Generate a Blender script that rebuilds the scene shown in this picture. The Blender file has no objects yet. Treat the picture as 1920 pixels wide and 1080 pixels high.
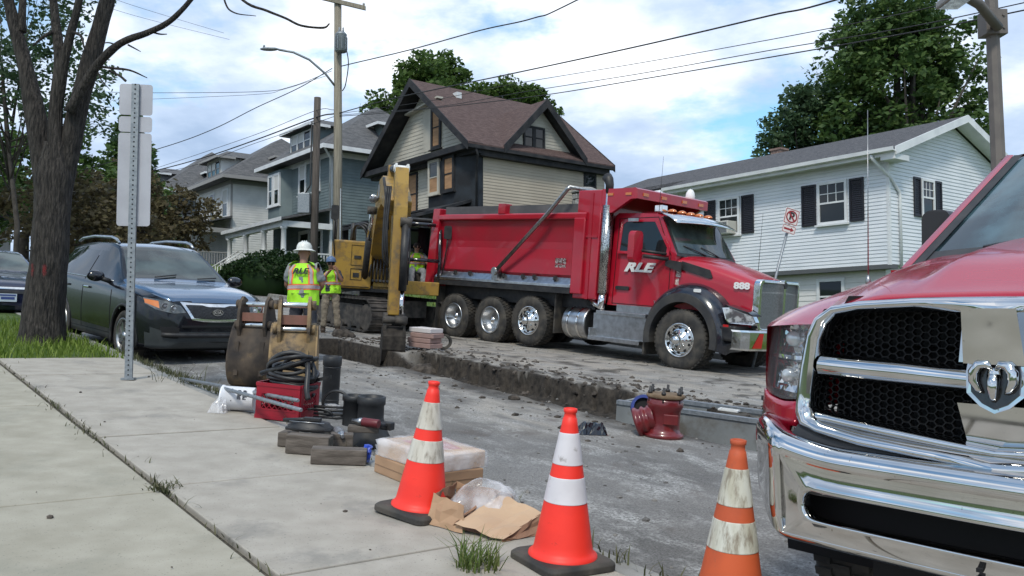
import bpy, bmesh, math, random
import numpy as np
from mathutils import Matrix, Vector, noise
from mathutils.bvhtree import BVHTree
random.seed(7); RNG = np.random.default_rng(7)
SC = bpy.context.scene
COL = SC.collection
R = math.radians
# ---------------------------------------------------------------- camera, sky, sun
cam_d = bpy.data.cameras.new('camera'); cam = bpy.data.objects.new('camera', cam_d); COL.objects.link(cam)
cam_d.sensor_width = 36.0; cam_d.lens = 36.0 * 1600 / 1920
cam_d.clip_start = 0.05; cam_d.clip_end = 4000
cam.location = (0, 0, 0); cam.rotation_euler = (R(90) + math.atan(77 / 1600), 0, 0)
SC.camera = cam
SUN_DIR = Vector((-0.12, -0.60, 0.79)).normalized()
w = bpy.data.worlds.new('World'); SC.world = w; w.use_nodes = True
nt = w.node_tree; nt.nodes.clear()
def wn(t, **k):
    n = nt.nodes.new(t)
    for a, b in k.items(): setattr(n, a, b)
    return n
out = wn('ShaderNodeOutputWorld'); bg = wn('ShaderNodeBackground'); sky = wn('ShaderNodeTexSky')
sky.sky_type = 'NISHITA'; sky.sun_disc = False
sky.sun_elevation = math.asin(SUN_DIR.z); sky.sun_rotation = math.atan2(SUN_DIR.x, SUN_DIR.y)
sky.air_density = 1.0; sky.dust_density = 1.5; sky.ozone_density = 1.0
tc = wn('ShaderNodeTexCoord')
# clouds: noise in a flattened direction space, so that they shrink towards the horizon
sep = wn('ShaderNodeSeparateXYZ'); nt.links.new(tc.outputs['Generated'], sep.inputs[0])
def mth(op, a, b=None):
    n = wn('ShaderNodeMath', operation=op)
    for i, v in enumerate((a, b)):
        if v is None: continue
        if isinstance(v, (int, float)): n.inputs[i].default_value = v
        else: nt.links.new(v, n.inputs[i])
    return n.outputs[0]
zz = mth('MAXIMUM', sep.outputs[2], 0.0); zz = mth('ADD', zz, 0.22)
cx = mth('DIVIDE', sep.outputs[0], zz); cy = mth('DIVIDE', sep.outputs[1], zz)
cmb = wn('ShaderNodeCombineXYZ'); nt.links.new(cx, cmb.inputs[0]); nt.links.new(cy, cmb.inputs[1])
CLOUD_OFF = (8.76, 9.92, 0.0)
mp = wn('ShaderNodeMapping'); mp.inputs['Location'].default_value = CLOUD_OFF; nt.links.new(cmb.outputs[0], mp.inputs[0])
n1 = wn('ShaderNodeTexNoise'); n1.inputs['Scale'].default_value = 1.3; n1.inputs['Detail'].default_value = 7; n1.inputs['Roughness'].default_value = 0.6
n2 = wn('ShaderNodeTexNoise'); n2.inputs['Scale'].default_value = 1.5; n2.inputs['Detail'].default_value = 8; n2.inputs['Roughness'].default_value = 0.55
mp2 = wn('ShaderNodeMapping'); mp2.inputs['Location'].default_value = (4.66, 4.62, 0); nt.links.new(cmb.outputs[0], mp2.inputs[0])
nt.links.new(mp.outputs[0], n1.inputs[0]); nt.links.new(mp2.outputs[0], n2.inputs[0])
r1 = wn('ShaderNodeValToRGB'); r1.color_ramp.elements[0].position = 0.38; r1.color_ramp.elements[1].position = 0.49
nt.links.new(n1.outputs[0], r1.inputs[0])
r2 = wn('ShaderNodeValToRGB')                                            # white heads, blue-grey bases
e = r2.color_ramp.elements; e[0].position = 0.40; e[0].color = (4.2, 5.6, 7.8, 1); e[1].position = 0.66; e[1].color = (12.6, 13.0, 13.6, 1)
m_ = e.new(0.51); m_.color = (6.2, 7.6, 9.8, 1)
nt.links.new(n2.outputs[0], r2.inputs[0])
mx = wn('ShaderNodeMix', data_type='RGBA'); nt.links.new(r1.outputs[0], mx.inputs[0])
gam = wn('ShaderNodeMix', data_type='RGBA', blend_type='MULTIPLY'); gam.inputs[0].default_value = 1.0
nt.links.new(sky.outputs[0], gam.inputs[6]); gam.inputs[7].default_value = (1.5, 2.05, 2.15, 1)
nt.links.new(gam.outputs[2], mx.inputs[6]); nt.links.new(r2.outputs[0], mx.inputs[7])
nt.links.new(mx.outputs[2], bg.inputs[0]); bg.inputs[1].default_value = 0.09
nt.links.new(bg.outputs[0], out.inputs[0])
sd = bpy.data.lights.new('sun', 'SUN'); sun = bpy.data.objects.new('sun', sd); COL.objects.link(sun)
sd.energy = 1.9; sd.angle = R(10); sd.color = (1.0, 0.93, 0.82)
sun.rotation_euler = SUN_DIR.to_track_quat('Z', 'Y').to_euler()
SC.view_settings.view_transform = 'Standard'; SC.view_settings.look = 'None'
SC.view_settings.exposure = 0.27; SC.view_settings.gamma = 1.0; SC.view_settings.use_curve_mapping = False
SC.cycles.max_bounces = 6; SC.cycles.transparent_max_bounces = 12
try: SC.cycles.use_denoising = True
except Exception: pass

# ---------------------------------------------------------------- street frame: s up the street, t across it
DX, DY = -0.6198, 0.7848
NX, NY = 0.7848, 0.6198
def XY(s, t): return s * DX + t * NX, s * DY + t * NY
def ST(x, y): return x * DX + y * DY, x * NX + y * NY
def gst(s, t): return -1.42 - 0.015 * t + 0.085 * s
def gz(x, y): return gst(*ST(x, y))
GX, GY = gz(1, 0) - gz(0, 0), gz(0, 1) - gz(0, 0)
GN = Vector((-GX, -GY, 1)).normalized()
HD = math.atan2(-DY, -DX)             # heading down the street
SW = 0.13                             # pavement height over the road
def GM(s, t, head=0.0, off=0.0, tilt=1.0):
    x, y = XY(s, t)
    n = Vector((-GX * tilt, -GY * tilt, 1)).normalized()
    X = Vector((math.cos(head), math.sin(head), 0)); X.z = -(n.x * X.x + n.y * X.y) / n.z; X.normalize()
    Y = n.cross(X)
    M4 = Matrix(((X.x, Y.x, n.x, x), (X.y, Y.y, n.y, y), (X.z, Y.z, n.z, gst(s, t) + off), (0, 0, 0, 1)))
    return M4
def WM(x, y, z, yaw=0.0): return Matrix.Translation((x, y, z)) @ Matrix.Rotation(yaw, 4, 'Z')
SHIFT = Matrix.Identity(4)
# ---------------------------------------------------------------- objects
def tag(o, label=None, cat=None, group=None, kind=None):
    if label: o['label'] = label
    if cat: o['category'] = cat
    if group: o['group'] = group
    if kind: o['kind'] = kind
    return o
def thing(name, label, cat, mat=None, group=None):
    o = bpy.data.objects.new(name, None); COL.objects.link(o); o.empty_display_size = 0.2
    if mat is not None: o.matrix_world = mat
    return tag(o, label, cat, group)
class MB:
    """collects faces, links them as one mesh object"""
    def __init__(s): s.v = []; s.f = []; s.mi = []; s.sm = []
    def add(s, vs, fs, mi=0, smooth=False):
        b = len(s.v); s.v.extend([tuple(p) for p in vs])
        for f in fs: s.f.append([i + b for i in f]); s.mi.append(mi); s.sm.append(smooth)
        return s
    def box(s, c, d, rot=None, mi=0):
        x, y, z = d[0] / 2, d[1] / 2, d[2] / 2
        vs = [Vector(p) for p in ((-x, -y, -z), (x, -y, -z), (x, y, -z), (-x, y, -z), (-x, -y, z), (x, -y, z), (x, y, z), (-x, y, z))]
        if rot is not None: vs = [rot @ p for p in vs]
        c = Vector(c); return s.hexa([p + c for p in vs], mi)
    def bb(s, a, b, mi=0):
        return s.box([(a[i] + b[i]) / 2 for i in range(3)], [abs(b[i] - a[i]) for i in range(3)], mi=mi)
    def hexa(s, v, mi=0): return s.add(v, [(3, 2, 1, 0), (4, 5, 6, 7), (0, 1, 5, 4), (1, 2, 6, 5), (2, 3, 7, 6), (3, 0, 4, 7)], mi)
    def prism(s, poly, a, b, fn=None, mi=0, smooth=False):
        """poly: 2D points; extruded from a to b along the third axis; fn(u,v,w)->xyz"""
        fn = fn or (lambda u, v, w: (u, v, w)); n = len(poly)
        vs = [fn(u, v, a) for u, v in poly] + [fn(u, v, b) for u, v in poly]
        fs = [list(range(n))[::-1], list(range(n, 2 * n))]
        s.add(vs, fs, mi, False)
        s.add(vs, [(i, (i + 1) % n, n + (i + 1) % n, n + i) for i in range(n)], mi, smooth); return s
    def ring(s, po, pi, a, b, fn, mi=0, smooth=False):
        n = len(po)
        vs = [fn(*p, a) for p in po] + [fn(*p, b) for p in po] + [fn(*p, a) for p in pi] + [fn(*p, b) for p in pi]
        fs = []
        for i in range(n):
            j = (i + 1) % n
            fs += [(i, j, n + j, n + i), (2 * n + j, 2 * n + i, 3 * n + i, 3 * n + j), (n + i, n + j, 3 * n + j, 3 * n + i), (j, i, 2 * n + i, 2 * n + j)]
        return s.add(vs, fs, mi, smooth)
    def tube(s, pts, r, n=8, mi=0, caps=True, smooth=True, closed=False, flat=1.0):
        pts = [Vector(p) for p in pts]; m = len(pts)
        rs = r if isinstance(r, (list, tuple)) else [r] * m
        vs = []; up = None
        for i, p in enumerate(pts):
            if closed: t = pts[(i + 1) % m] - pts[i - 1]
            else: t = pts[min(i + 1, m - 1)] - pts[max(i - 1, 0)]
            if t.length < 1e-9: t = Vector((0, 0, 1))
            t.normalize()
            if up is None:
                up = Vector((0, 0, 1)) if abs(t.z) < 0.9 else Vector((1, 0, 0))
            a = up - t * up.dot(t)
            if a.length < 1e-6: a = t.orthogonal()
            a.normalize(); b = t.cross(a); up = a
            for k in range(n):
                th = 2 * math.pi * k / n
                vs.append(p + (a * math.cos(th) * flat + b * math.sin(th)) * rs[i])
        fs = []
        for i in range(m if closed else m - 1):
            j = (i + 1) % m
            for k in range(n): fs.append((i * n + k, i * n + (k + 1) % n, j * n + (k + 1) % n, j * n + k))
        s.add(vs, fs, mi, smooth)
        if caps and not closed:
            b = len(s.v) - len(vs)
            s.f.append([b + k for k in range(n)][::-1]); s.mi.append(mi); s.sm.append(False)
            s.f.append([b + (m - 1) * n + k for k in range(n)]); s.mi.append(mi); s.sm.append(False)
        return s
    def lathe(s, prof, n=24, M4=None, mi=0, smooth=True, cap=True):
        """prof: (r, h) along local Z"""
        vs = []
        for r, h in prof:
            for k in range(n):
                a = 2 * math.pi * k / n; p = Vector((r * math.cos(a), r * math.sin(a), h))
                vs.append(M4 @ p if M4 is not None else p)
        fs = [(i * n + k, i * n + (k + 1) % n, (i + 1) * n + (k + 1) % n, (i + 1) * n + k) for i in range(len(prof) - 1) for k in range(n)]
        s.add(vs, fs, mi, smooth)
        if cap:
            b = len(s.v) - len(vs)
            for (r, _), i, rev in ((prof[0], 0, True), (prof[-1], len(prof) - 1, False)):
                if r > 1e-4:
                    f = [b + i * n + k for k in range(n)]; s.f.append(f[::-1] if rev else f); s.mi.append(mi); s.sm.append(False)
        return s
    def grid(s, rows, mi=0, smooth=True, flip=False, closeu=False):
        h, wd = len(rows), len(rows[0]); vs = [p for r_ in rows for p in r_]; fs = []
        for i in range(h - 1):
            for j in range(wd if closeu else wd - 1):
                k = (j + 1) % wd
                f = (i * wd + j, i * wd + k, (i + 1) * wd + k, (i + 1) * wd + j)
                fs.append(f[::-1] if flip else f)
        return s.add(vs, fs, mi, smooth)
    def sphere(s, c, r, n=10, m=6, mi=0, sq=(1, 1, 1), lo=-90, hi=90, M4=None):
        rows = []
        for i in range(m + 1):
            a = R(lo + (hi - lo) * i / m)
            row = []
            for k in range(n):
                b = 2 * math.pi * k / n
                p = Vector((r * math.cos(a) * math.cos(b) * sq[0], r * math.cos(a) * math.sin(b) * sq[1], r * math.sin(a) * sq[2]))
                if M4 is not None: p = M4 @ p
                row.append(Vector(c) + p)
            rows.append(row)
        return s.grid(rows, mi, True, closeu=True)
    def build(s, name, mat, parent=None, bevel=0, seg=2, M4=None, smooth=None, subd=0, label=None, solid=0):
        me = bpy.data.meshes.new(name); me.from_pydata(s.v, [], s.f)
        if not isinstance(mat, (list, tuple)): mat = [mat]
        for m in mat: me.materials.append(m)
        if s.f:
            me.polygons.foreach_set('material_index', s.mi)
            me.polygons.foreach_set('use_smooth', [True] * len(s.f) if smooth else s.sm)
        me.update()
        o = bpy.data.objects.new(name, me); COL.objects.link(o)
        if parent is not None: o.parent = parent
        if M4 is not None:
            if parent is None: o.matrix_world = M4
            else: o.matrix_local = M4
        if solid:
            b = o.modifiers.new('solid', 'SOLIDIFY'); b.thickness = solid; b.offset = 0
        if bevel:
            b = o.modifiers.new('bevel', 'BEVEL'); b.width = bevel; b.segments = seg; b.limit_method = 'ANGLE'; b.angle_limit = R(35)
            b.harden_normals = False
        if subd:
            b = o.modifiers.new('sub', 'SUBSURF'); b.levels = subd; b.render_levels = subd
        if label: o['label'] = label
        return o
def copy_tree(o, parent=None, M4=None, label=None):
    c = o.copy(); COL.objects.link(c)
    if parent is not None: c.parent = parent
    if M4 is not None: c.matrix_world = M4
    if label: c['label'] = label
    for ch in list(o.children):
        copy_tree(ch, c)
    return c
def text_part(name, body, mat, parent, M4, size, extrude=0.004, shear=0.0, bold=0.0, align='CENTER', sx=1.0, space=1.0):
    cu = bpy.data.curves.new(name, 'FONT'); cu.body = body; cu.size = size; cu.extrude = extrude; cu.shear = shear; cu.offset = bold
    cu.align_x = align; cu.align_y = 'CENTER'; cu.space_character = space; cu.materials.append(mat)
    o = bpy.data.objects.new(name, cu); COL.objects.link(o)
    me = bpy.data.meshes.new_from_object(o); bpy.data.objects.remove(o); bpy.data.curves.remove(cu); me.name = name
    o = bpy.data.objects.new(name, me); COL.objects.link(o); o.parent = parent; o.matrix_local = M4 @ Matrix.Diagonal((sx, 1, 1, 1)); o['kind'] = 'stuff'; return o
def rrect(w_, h_, r, n=5, cx=0, cy=0):
    pts = []
    for (x, y, a0) in ((w_ / 2 - r, h_ / 2 - r, 0), (-w_ / 2 + r, h_ / 2 - r, 90), (-w_ / 2 + r, -h_ / 2 + r, 180), (w_ / 2 - r, -h_ / 2 + r, 270)):
        for k in range(n + 1):
            a = R(a0 + 90 * k / n); pts.append((cx + x + r * math.cos(a), cy + y + r * math.sin(a)))
    return pts
def lerp(a, b, t): return a + (b - a) * t
def interp(tab, x):
    """piecewise smooth (monotone-ish) interpolation of a table [(x, v), ...] sorted by x"""
    xs = [p[0] for p in tab]
    return float(np.interp(x, xs, [p[1] for p in tab]))
def catmull(pts, n):
    pts = [np.array(p, float) for p in pts]; out_ = []
    P = [2 * pts[0] - pts[1]] + pts + [2 * pts[-1] - pts[-2]]
    for i in range(1, len(P) - 2):
        for k in range(n):
            t = k / n
            out_.append(0.5 * ((2 * P[i]) + (-P[i - 1] + P[i + 1]) * t + (2 * P[i - 1] - 5 * P[i] + 4 * P[i + 1] - P[i + 2]) * t * t + (-P[i - 1] + 3 * P[i] - 3 * P[i + 1] + P[i + 2]) * t ** 3))
    out_.append(pts[-1]); return [tuple(p) for p in out_]
# ---------------------------------------------------------------- materials
def mat(name, col, rough=0.6, metal=0.0, col2=None, scale=6.0, lo=0.4, hi=0.62, bump=0.0, bscale=60.0, detail=6, coat=0.0, spec=0.5, bdist=0.01, stretch=None, rough2=None, trans=0.0, ior=1.45, alpha=1.0, third=None, tscale=2.0, tlo=0.55, thi=0.65, coords='Object', speck=None):
    m = bpy.data.materials.new(name); m.use_nodes = True; t = m.node_tree; b = t.nodes['Principled BSDF']
    L = t.links.new
    b.inputs['Base Color'].default_value = (*col, 1); b.inputs['Roughness'].default_value = rough; b.inputs['Metallic'].default_value = metal
    b.inputs['Specular IOR Level'].default_value = spec; b.inputs['Coat Weight'].default_value = coat; b.inputs['Coat Roughness'].default_value = 0.04
    b.inputs['Transmission Weight'].default_value = trans; b.inputs['IOR'].default_value = ior; b.inputs['Alpha'].default_value = alpha
    tcn = t.nodes.new('ShaderNodeTexCoord'); src = tcn.outputs[coords]
    if stretch:
        mpn = t.nodes.new('ShaderNodeMapping'); mpn.inputs['Scale'].default_value = stretch; L(src, mpn.inputs[0]); src = mpn.outputs[0]
    cur = None
    if col2 is not None:
        nz = t.nodes.new('ShaderNodeTexNoise'); nz.inputs['Scale'].default_value = scale; nz.inputs['Detail'].default_value = detail; L(src, nz.inputs[0])
        rp = t.nodes.new('ShaderNodeValToRGB'); rp.color_ramp.elements[0].position = lo; rp.color_ramp.elements[1].position = hi
        rp.color_ramp.elements[0].color = (*col, 1); rp.color_ramp.elements[1].color = (*col2, 1); L(nz.outputs[0], rp.inputs[0]); cur = rp.outputs[0]
        if rough2 is not None:
            mr = t.nodes.new('ShaderNodeMapRange'); mr.inputs[1].default_value = lo; mr.inputs[2].default_value = hi; mr.inputs[3].default_value = rough; mr.inputs[4].default_value = rough2
            L(nz.outputs[0], mr.inputs[0]); L(mr.outputs[0], b.inputs['Roughness'])
    if third is not None:
        nz3 = t.nodes.new('ShaderNodeTexNoise'); nz3.inputs['Scale'].default_value = tscale; nz3.inputs['Detail'].default_value = 8; nz3.inputs['Roughness'].default_value = 0.65; L(src, nz3.inputs[0])
        rp3 = t.nodes.new('ShaderNodeValToRGB'); rp3.color_ramp.elements[0].position = tlo; rp3.color_ramp.elements[1].position = thi; L(nz3.outputs[0], rp3.inputs[0])
        mx3 = t.nodes.new('ShaderNodeMix'); mx3.data_type = 'RGBA'; L(rp3.outputs[0], mx3.inputs[0])
        if cur is None: mx3.inputs[6].default_value = (*col, 1)
        else: L(cur, mx3.inputs[6])
        mx3.inputs[7].default_value = (*third, 1); cur = mx3.outputs[2]
    if speck is not None:
        c4, s4, l4, h4 = speck
        nz4 = t.nodes.new('ShaderNodeTexNoise'); nz4.inputs['Scale'].default_value = s4; nz4.inputs['Detail'].default_value = 3; L(src, nz4.inputs[0])
        rp4 = t.nodes.new('ShaderNodeValToRGB'); rp4.color_ramp.elements[0].position = l4; rp4.color_ramp.elements[1].position = h4; L(nz4.outputs[0], rp4.inputs[0])
        mx4 = t.nodes.new('ShaderNodeMix'); mx4.data_type = 'RGBA'; L(rp4.outputs[0], mx4.inputs[0]); L(cur, mx4.inputs[6]); mx4.inputs[7].default_value = (*c4, 1); cur = mx4.outputs[2]
    if cur is not None: L(cur, b.inputs['Base Color'])
    if bump:
        nb = t.nodes.new('ShaderNodeTexNoise'); nb.inputs['Scale'].default_value = bscale; nb.inputs['Detail'].default_value = 5; L(src, nb.inputs[0])
        bp = t.nodes.new('ShaderNodeBump'); bp.inputs['Strength'].default_value = bump; bp.inputs['Distance'].default_value = bdist; L(nb.outputs[0], bp.inputs['Height']); L(bp.outputs[0], b.inputs['Normal'])
    return m
Mt = {}
Mt['chrome'] = mat('chrome', (0.78, 0.78, 0.77), 0.06, 1.0, col2=(0.70, 0.69, 0.67), scale=14, rough2=0.14)
Mt['chrome_clean'] = mat('chrome_clean', (0.62, 0.62, 0.625), 0.035, 1.0, col2=(0.56, 0.555, 0.55), scale=5, rough2=0.07, speck=((0.30, 0.28, 0.25), 55, 0.70, 0.76))
Mt['steel'] = mat('steel', (0.42, 0.42, 0.42), 0.35, 1.0, col2=(0.30, 0.29, 0.28), scale=20)
Mt['alu'] = mat('alu', (0.55, 0.56, 0.57), 0.32, 1.0, col2=(0.42, 0.42, 0.42), scale=9)
Mt['galv'] = mat('galvanised', (0.30, 0.32, 0.335), 0.5, 0.6, col2=(0.22, 0.24, 0.26), scale=25)
Mt['black'] = mat('black_plastic', (0.018, 0.018, 0.02), 0.5, col2=(0.035, 0.033, 0.032), scale=8)
Mt['black_gloss'] = mat('black_gloss', (0.012, 0.013, 0.018), 0.12, coat=0.6)
Mt['rubber'] = mat('tyre_rubber', (0.028, 0.027, 0.026), 0.8, col2=(0.075, 0.066, 0.055), scale=5, bump=0.3, bscale=40)
Mt['dark'] = mat('dark_void', (0.006, 0.006, 0.007), 0.8)
Mt['glass'] = mat('dark_glass', (0.012, 0.016, 0.018), 0.03, spec=0.55)
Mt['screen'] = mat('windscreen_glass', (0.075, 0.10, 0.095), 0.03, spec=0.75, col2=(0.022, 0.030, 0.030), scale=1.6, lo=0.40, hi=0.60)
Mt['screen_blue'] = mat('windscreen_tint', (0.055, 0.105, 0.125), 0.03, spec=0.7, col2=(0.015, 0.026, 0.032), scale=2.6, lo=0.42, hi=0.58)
Mt['truck_red'] = mat('truck_red', (0.40, 0.006, 0.022), 0.30, coat=0.55, col2=(0.34, 0.006, 0.02), scale=2.0, third=(0.27, 0.06, 0.055), tscale=2.2, tlo=0.56, thi=0.85)
Mt['truck_red_dusty'] = mat('truck_red_dusty', (0.36, 0.008, 0.024), 0.42, coat=0.25, col2=(0.30, 0.014, 0.026), scale=1.6, third=(0.30, 0.10, 0.09), tscale=3.0, tlo=0.62, thi=0.9)
Mt['ram_red'] = mat('pickup_red', (0.40, 0.004, 0.024), 0.24, coat=0.55, metal=0.25)
Mt['white_paint'] = mat('white_paint', (0.78, 0.78, 0.77), 0.55, col2=(0.68, 0.68, 0.66), scale=3)
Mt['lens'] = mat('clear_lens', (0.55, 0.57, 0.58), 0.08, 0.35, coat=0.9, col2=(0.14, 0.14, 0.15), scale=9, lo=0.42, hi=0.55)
Mt['amber'] = mat('amber_lens', (0.55, 0.16, 0.03), 0.15, coat=0.7)
Mt['red_lens'] = mat('red_lens', (0.45, 0.02, 0.02), 0.2, coat=0.6)
Mt['hi_vis'] = mat('hi_vis_lime', (0.42, 0.85, 0.03), 0.7, col2=(0.36, 0.74, 0.03), scale=9)
Mt['orange_tape'] = mat('orange_tape', (0.85, 0.18, 0.06), 0.6)
Mt['silver_tape'] = mat('silver_tape', (0.42, 0.36, 0.36), 0.5)
# ================================================================ SETTING
# ---- road with the trench
def asphalt_mat():
    m = bpy.data.materials.new('asphalt'); m.use_nodes = True; t = m.node_tree; b = t.nodes['Principled BSDF']; L = t.links.new
    b.inputs['Roughness'].default_value = 0.9
    b.inputs['Specular IOR Level'].default_value = 0.3
    tcn = t.nodes.new('ShaderNodeTexCoord')
    def nz(sc, det=6, rough=0.55, st=None, dist=0.0):
        n = t.nodes.new('ShaderNodeTexNoise'); n.inputs['Scale'].default_value = sc; n.inputs['Detail'].default_value = det; n.inputs['Roughness'].default_value = rough; n.inputs['Distortion'].default_value = dist
        if st:
            q = t.nodes.new('ShaderNodeMapping'); q.vector_type = 'TEXTURE'; q.inputs['Rotation'].default_value = (0, 0, -st[3]); q.inputs['Scale'].default_value = st[:3]
            L(tcn.outputs['Object'], q.inputs[0]); L(q.outputs[0], n.inputs[0])
        else: L(tcn.outputs['Object'], n.inputs[0])
        return n.outputs[0]
    def ramp(v, a, b_, ca=(0, 0, 0), cb=(1, 1, 1)):
        r_ = t.nodes.new('ShaderNodeValToRGB'); r_.color_ramp.elements[0].position = a; r_.color_ramp.elements[1].position = b_
        r_.color_ramp.elements[0].color = (*ca, 1); r_.color_ramp.elements[1].color = (*cb, 1); L(v, r_.inputs[0]); return r_.outputs[0]
    def mix(f, a, b_):
        n = t.nodes.new('ShaderNodeMix'); n.data_type = 'RGBA'
        L(f, n.inputs[0])
        for i, v in ((6, a), (7, b_)):
            if isinstance(v, tuple): n.inputs[i].default_value = (*v, 1)
            else: L(v, n.inputs[i])
        return n.outputs[2]
    def mul(a, b_):
        n = t.nodes.new('ShaderNodeMath'); n.operation = 'MULTIPLY'; L(a, n.inputs[0])
        if isinstance(b_, float): n.inputs[1].default_value = b_
        else: L(b_, n.inputs[1])
        return n.outputs[0]
    ang = -math.atan2(DY, DX)
    base = ramp(nz(75, 5, 0.8), 0.36, 0.66, (0.086, 0.083, 0.080), (0.26, 0.252, 0.243))      # aggregate
    big = ramp(nz(0.55, 5), 0.35, 0.65, (0.62, 0.62, 0.62), (1.25, 1.25, 1.25))
    n = t.nodes.new('ShaderNodeMix'); n.data_type = 'RGBA'; n.blend_type = 'MULTIPLY'; n.inputs[0].default_value = 1; L(base, n.inputs[6]); L(big, n.inputs[7]); base = n.outputs[2]
    streak = ramp(nz(2.6, 10, 0.70, (1.7, 0.9, 1, ang), 0.25), 0.47, 0.62)              # pale dust dragged along the street
    speck = ramp(nz(46, 5, 0.75), 0.42, 0.58)
    st_ = mul(streak, speck)
    base = mix(st_, base, (0.42, 0.415, 0.40))
    a_d = t.nodes.new('ShaderNodeAttribute'); a_d.attribute_name = 'dust'
    a_m = t.nodes.new('ShaderNodeAttribute'); a_m.attribute_name = 'dirt'
    dn = ramp(nz(2.2, 9, 0.68, (1.8, 0.8, 1, ang), 0.2), 0.34, 0.62)
    base = mix(mul(dn, a_d.outputs['Fac']), base, mix(ramp(nz(60, 5, 0.7), 0.35, 0.65), (0.225, 0.20, 0.17), (0.42, 0.385, 0.335)))
    mud = mix(ramp(nz(9, 8, 0.7), 0.36, 0.66), (0.012, 0.010, 0.008), (0.056, 0.046, 0.037))
    md = ramp(nz(1.7, 8, 0.66), 0.60, 0.70)
    base = mix(mul(md, 0.6), base, (0.105, 0.086, 0.076))
    base = mix(a_m.outputs['Fac'], base, mud)
    L(base, b.inputs['Base Color'])
    bp = t.nodes.new('ShaderNodeBump'); bp.inputs['Strength'].default_value = 0.5; bp.inputs['Distance'].default_value = 0.012
    L(nz(110, 5, 0.7), bp.inputs['Height']); L(bp.outputs[0], b.inputs['Normal'])
    return m
def fbm(x, y, sc, oct=4):
    return noise.fractal(Vector((x * sc, y * sc, 3.7)), 0.9, 2.0, oct)
def sstep(a, b, x):
    t_ = min(1, max(0, (x - a) / (b - a))); return t_ * t_ * (3 - 2 * t_)
def road_h(s, t):
    """height over the street plane, dirt, dust"""
    x = s; h = -0.05 * (1 - sstep(3.0, 5.0, t)); dirt = 0.0
    h += 0.006 * fbm(s, t, 1.3)
    e = 0.12 * fbm(s, 1.0, 1.1) + 0.09 * fbm(s, 9.0, 4.0)
    # shallow trench, backfilled
    tn = 7.05 + e * 0.8 + 0.02 * (s - 8); tf = 8.12 + e + 0.06 * fbm(s, 2, 6)
    end = sstep(4.6, 5.4, s) * (1 - sstep(12.6, 13.6, s))
    inside = sstep(tn - 0.45, tn + 0.05, t) * (1 - sstep(tf - 0.05, tf + 0.02, t)) * end
    h -= 0.29 * inside * (1 + 0.18 * fbm(s, t, 2.6))
    dirt = max(dirt, inside, sstep(tn, tn + .1, t) * (1 - sstep(tf + 0.05, tf + 0.16, t)) * end, 0.9 * sstep(tn - 0.95, tn - 0.3, t + 0.35 * fbm(s, t, 1.7)) * (1 - sstep(tf, tf + 0.14, t)) * end)
    # deep pit
    e2 = 0.10 * fbm(s, 4.0, 1.4)
    pin = sstep(6.30 + e2, 6.40 + e2, t) * (1 - sstep(7.80 + e2, 7.86 + e2, t)) * sstep(11.25 + 0.3 * fbm(t, 5, 1.2), 11.55 + 0.3 * fbm(t, 5, 1.2), s) * (1 - sstep(15.6, 15.75, s))
    if pin > 0: h = lerp(h, -1.35 + 0.10 * fbm(s, t, 2), pin)
    pd = sstep(6.18 + e2, 6.3 + e2, t) * (1 - sstep(7.92 + e2, 8.05 + e2, t)) * sstep(11.0, 11.3, s) * (1 - sstep(15.8, 16.0, s)); dirt = max(dirt, pin, pd)
    # spoil along the far lip and around the pit
    lip = math.exp(-((t - tf - 0.25) / 0.33) ** 2) * end
    h += lip * (0.05 + 0.08 * max(0, fbm(s, t, 3.4)))
    dirt = max(dirt, 0.85 * lip * sstep(-0.25, 0.35, fbm(s, t, 2.4)))
    far = sstep(8.1, 8.7, t) * (1 - sstep(13.2, 14.3, t)) * (1 - sstep(22, 30, s))
    dust = max(far * (0.95 + 0.1 * fbm(s, t, 0.6)), sstep(4.6, 6.2, t + 0.5 * fbm(s, t, 0.9)) * sstep(4.5, 7.5, s) * (1 - sstep(17, 24, s)) * 0.85, 0.95 * math.exp(-((s - 7.2) / 1.6) ** 2 - ((t - 5.6) / 0.8) ** 2), 0.10)
    crumbs = sstep(0.30, 0.55, fbm(s, t, 2.2)) * far
    h += 0.02 * crumbs * max(0, fbm(s, t, 7)); dirt = max(dirt, 0.75 * crumbs)
    near = sstep(5.2, 7.0, t) * (1 - sstep(7, 7.4, t)) * sstep(0.05, 0.4, fbm(s + 3, t, 1.3)) * end
    dirt = max(dirt, 0.7 * near)
    gut = (1 - sstep(3.05, 3.45 + 0.2 * fbm(s, t, 1.4), t)); dirt = max(dirt, 0.75 * gut)
    return h, min(1, dirt), min(1, max(0, dust))
ss = np.unique(np.concatenate([np.arange(-14, 1, 0.6), np.arange(1, 17.01, 0.075), np.arange(17, 30, 0.4), np.arange(30, 92, 2.0)]).round(4))
ts = np.unique(np.concatenate([np.arange(3.0, 6.2, 0.11), np.arange(6.2, 8.8, 0.045), np.arange(8.8, 14.96, 0.16)]).round(4))
vs, fs, dirt_, dust_ = [], [], [], []
for s_ in ss:
    for t_ in ts:
        h, di, du = road_h(float(s_), float(t_)); x, y = XY(s_, t_)
        vs.append((x, y, gst(s_, t_) + h)); dirt_.append(di); dust_.append(du)
W_ = len(ts)
for i in range(len(ss) - 1):
    for j in range(W_ - 1):
        fs.append((i * W_ + j, (i + 1) * W_ + j, (i + 1) * W_ + j + 1, i * W_ + j + 1))
rb = MB(); rb.add(vs, fs, 0, True); Mt['asphalt'] = asphalt_mat()
road = rb.build('road', Mt['asphalt']); tag(road, kind='structure')
for nm, dat in (('dirt', dirt_), ('dust', dust_)):
    a = road.data.attributes.new(nm, 'FLOAT', 'POINT'); a.data.foreach_set('value', dat)
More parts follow.
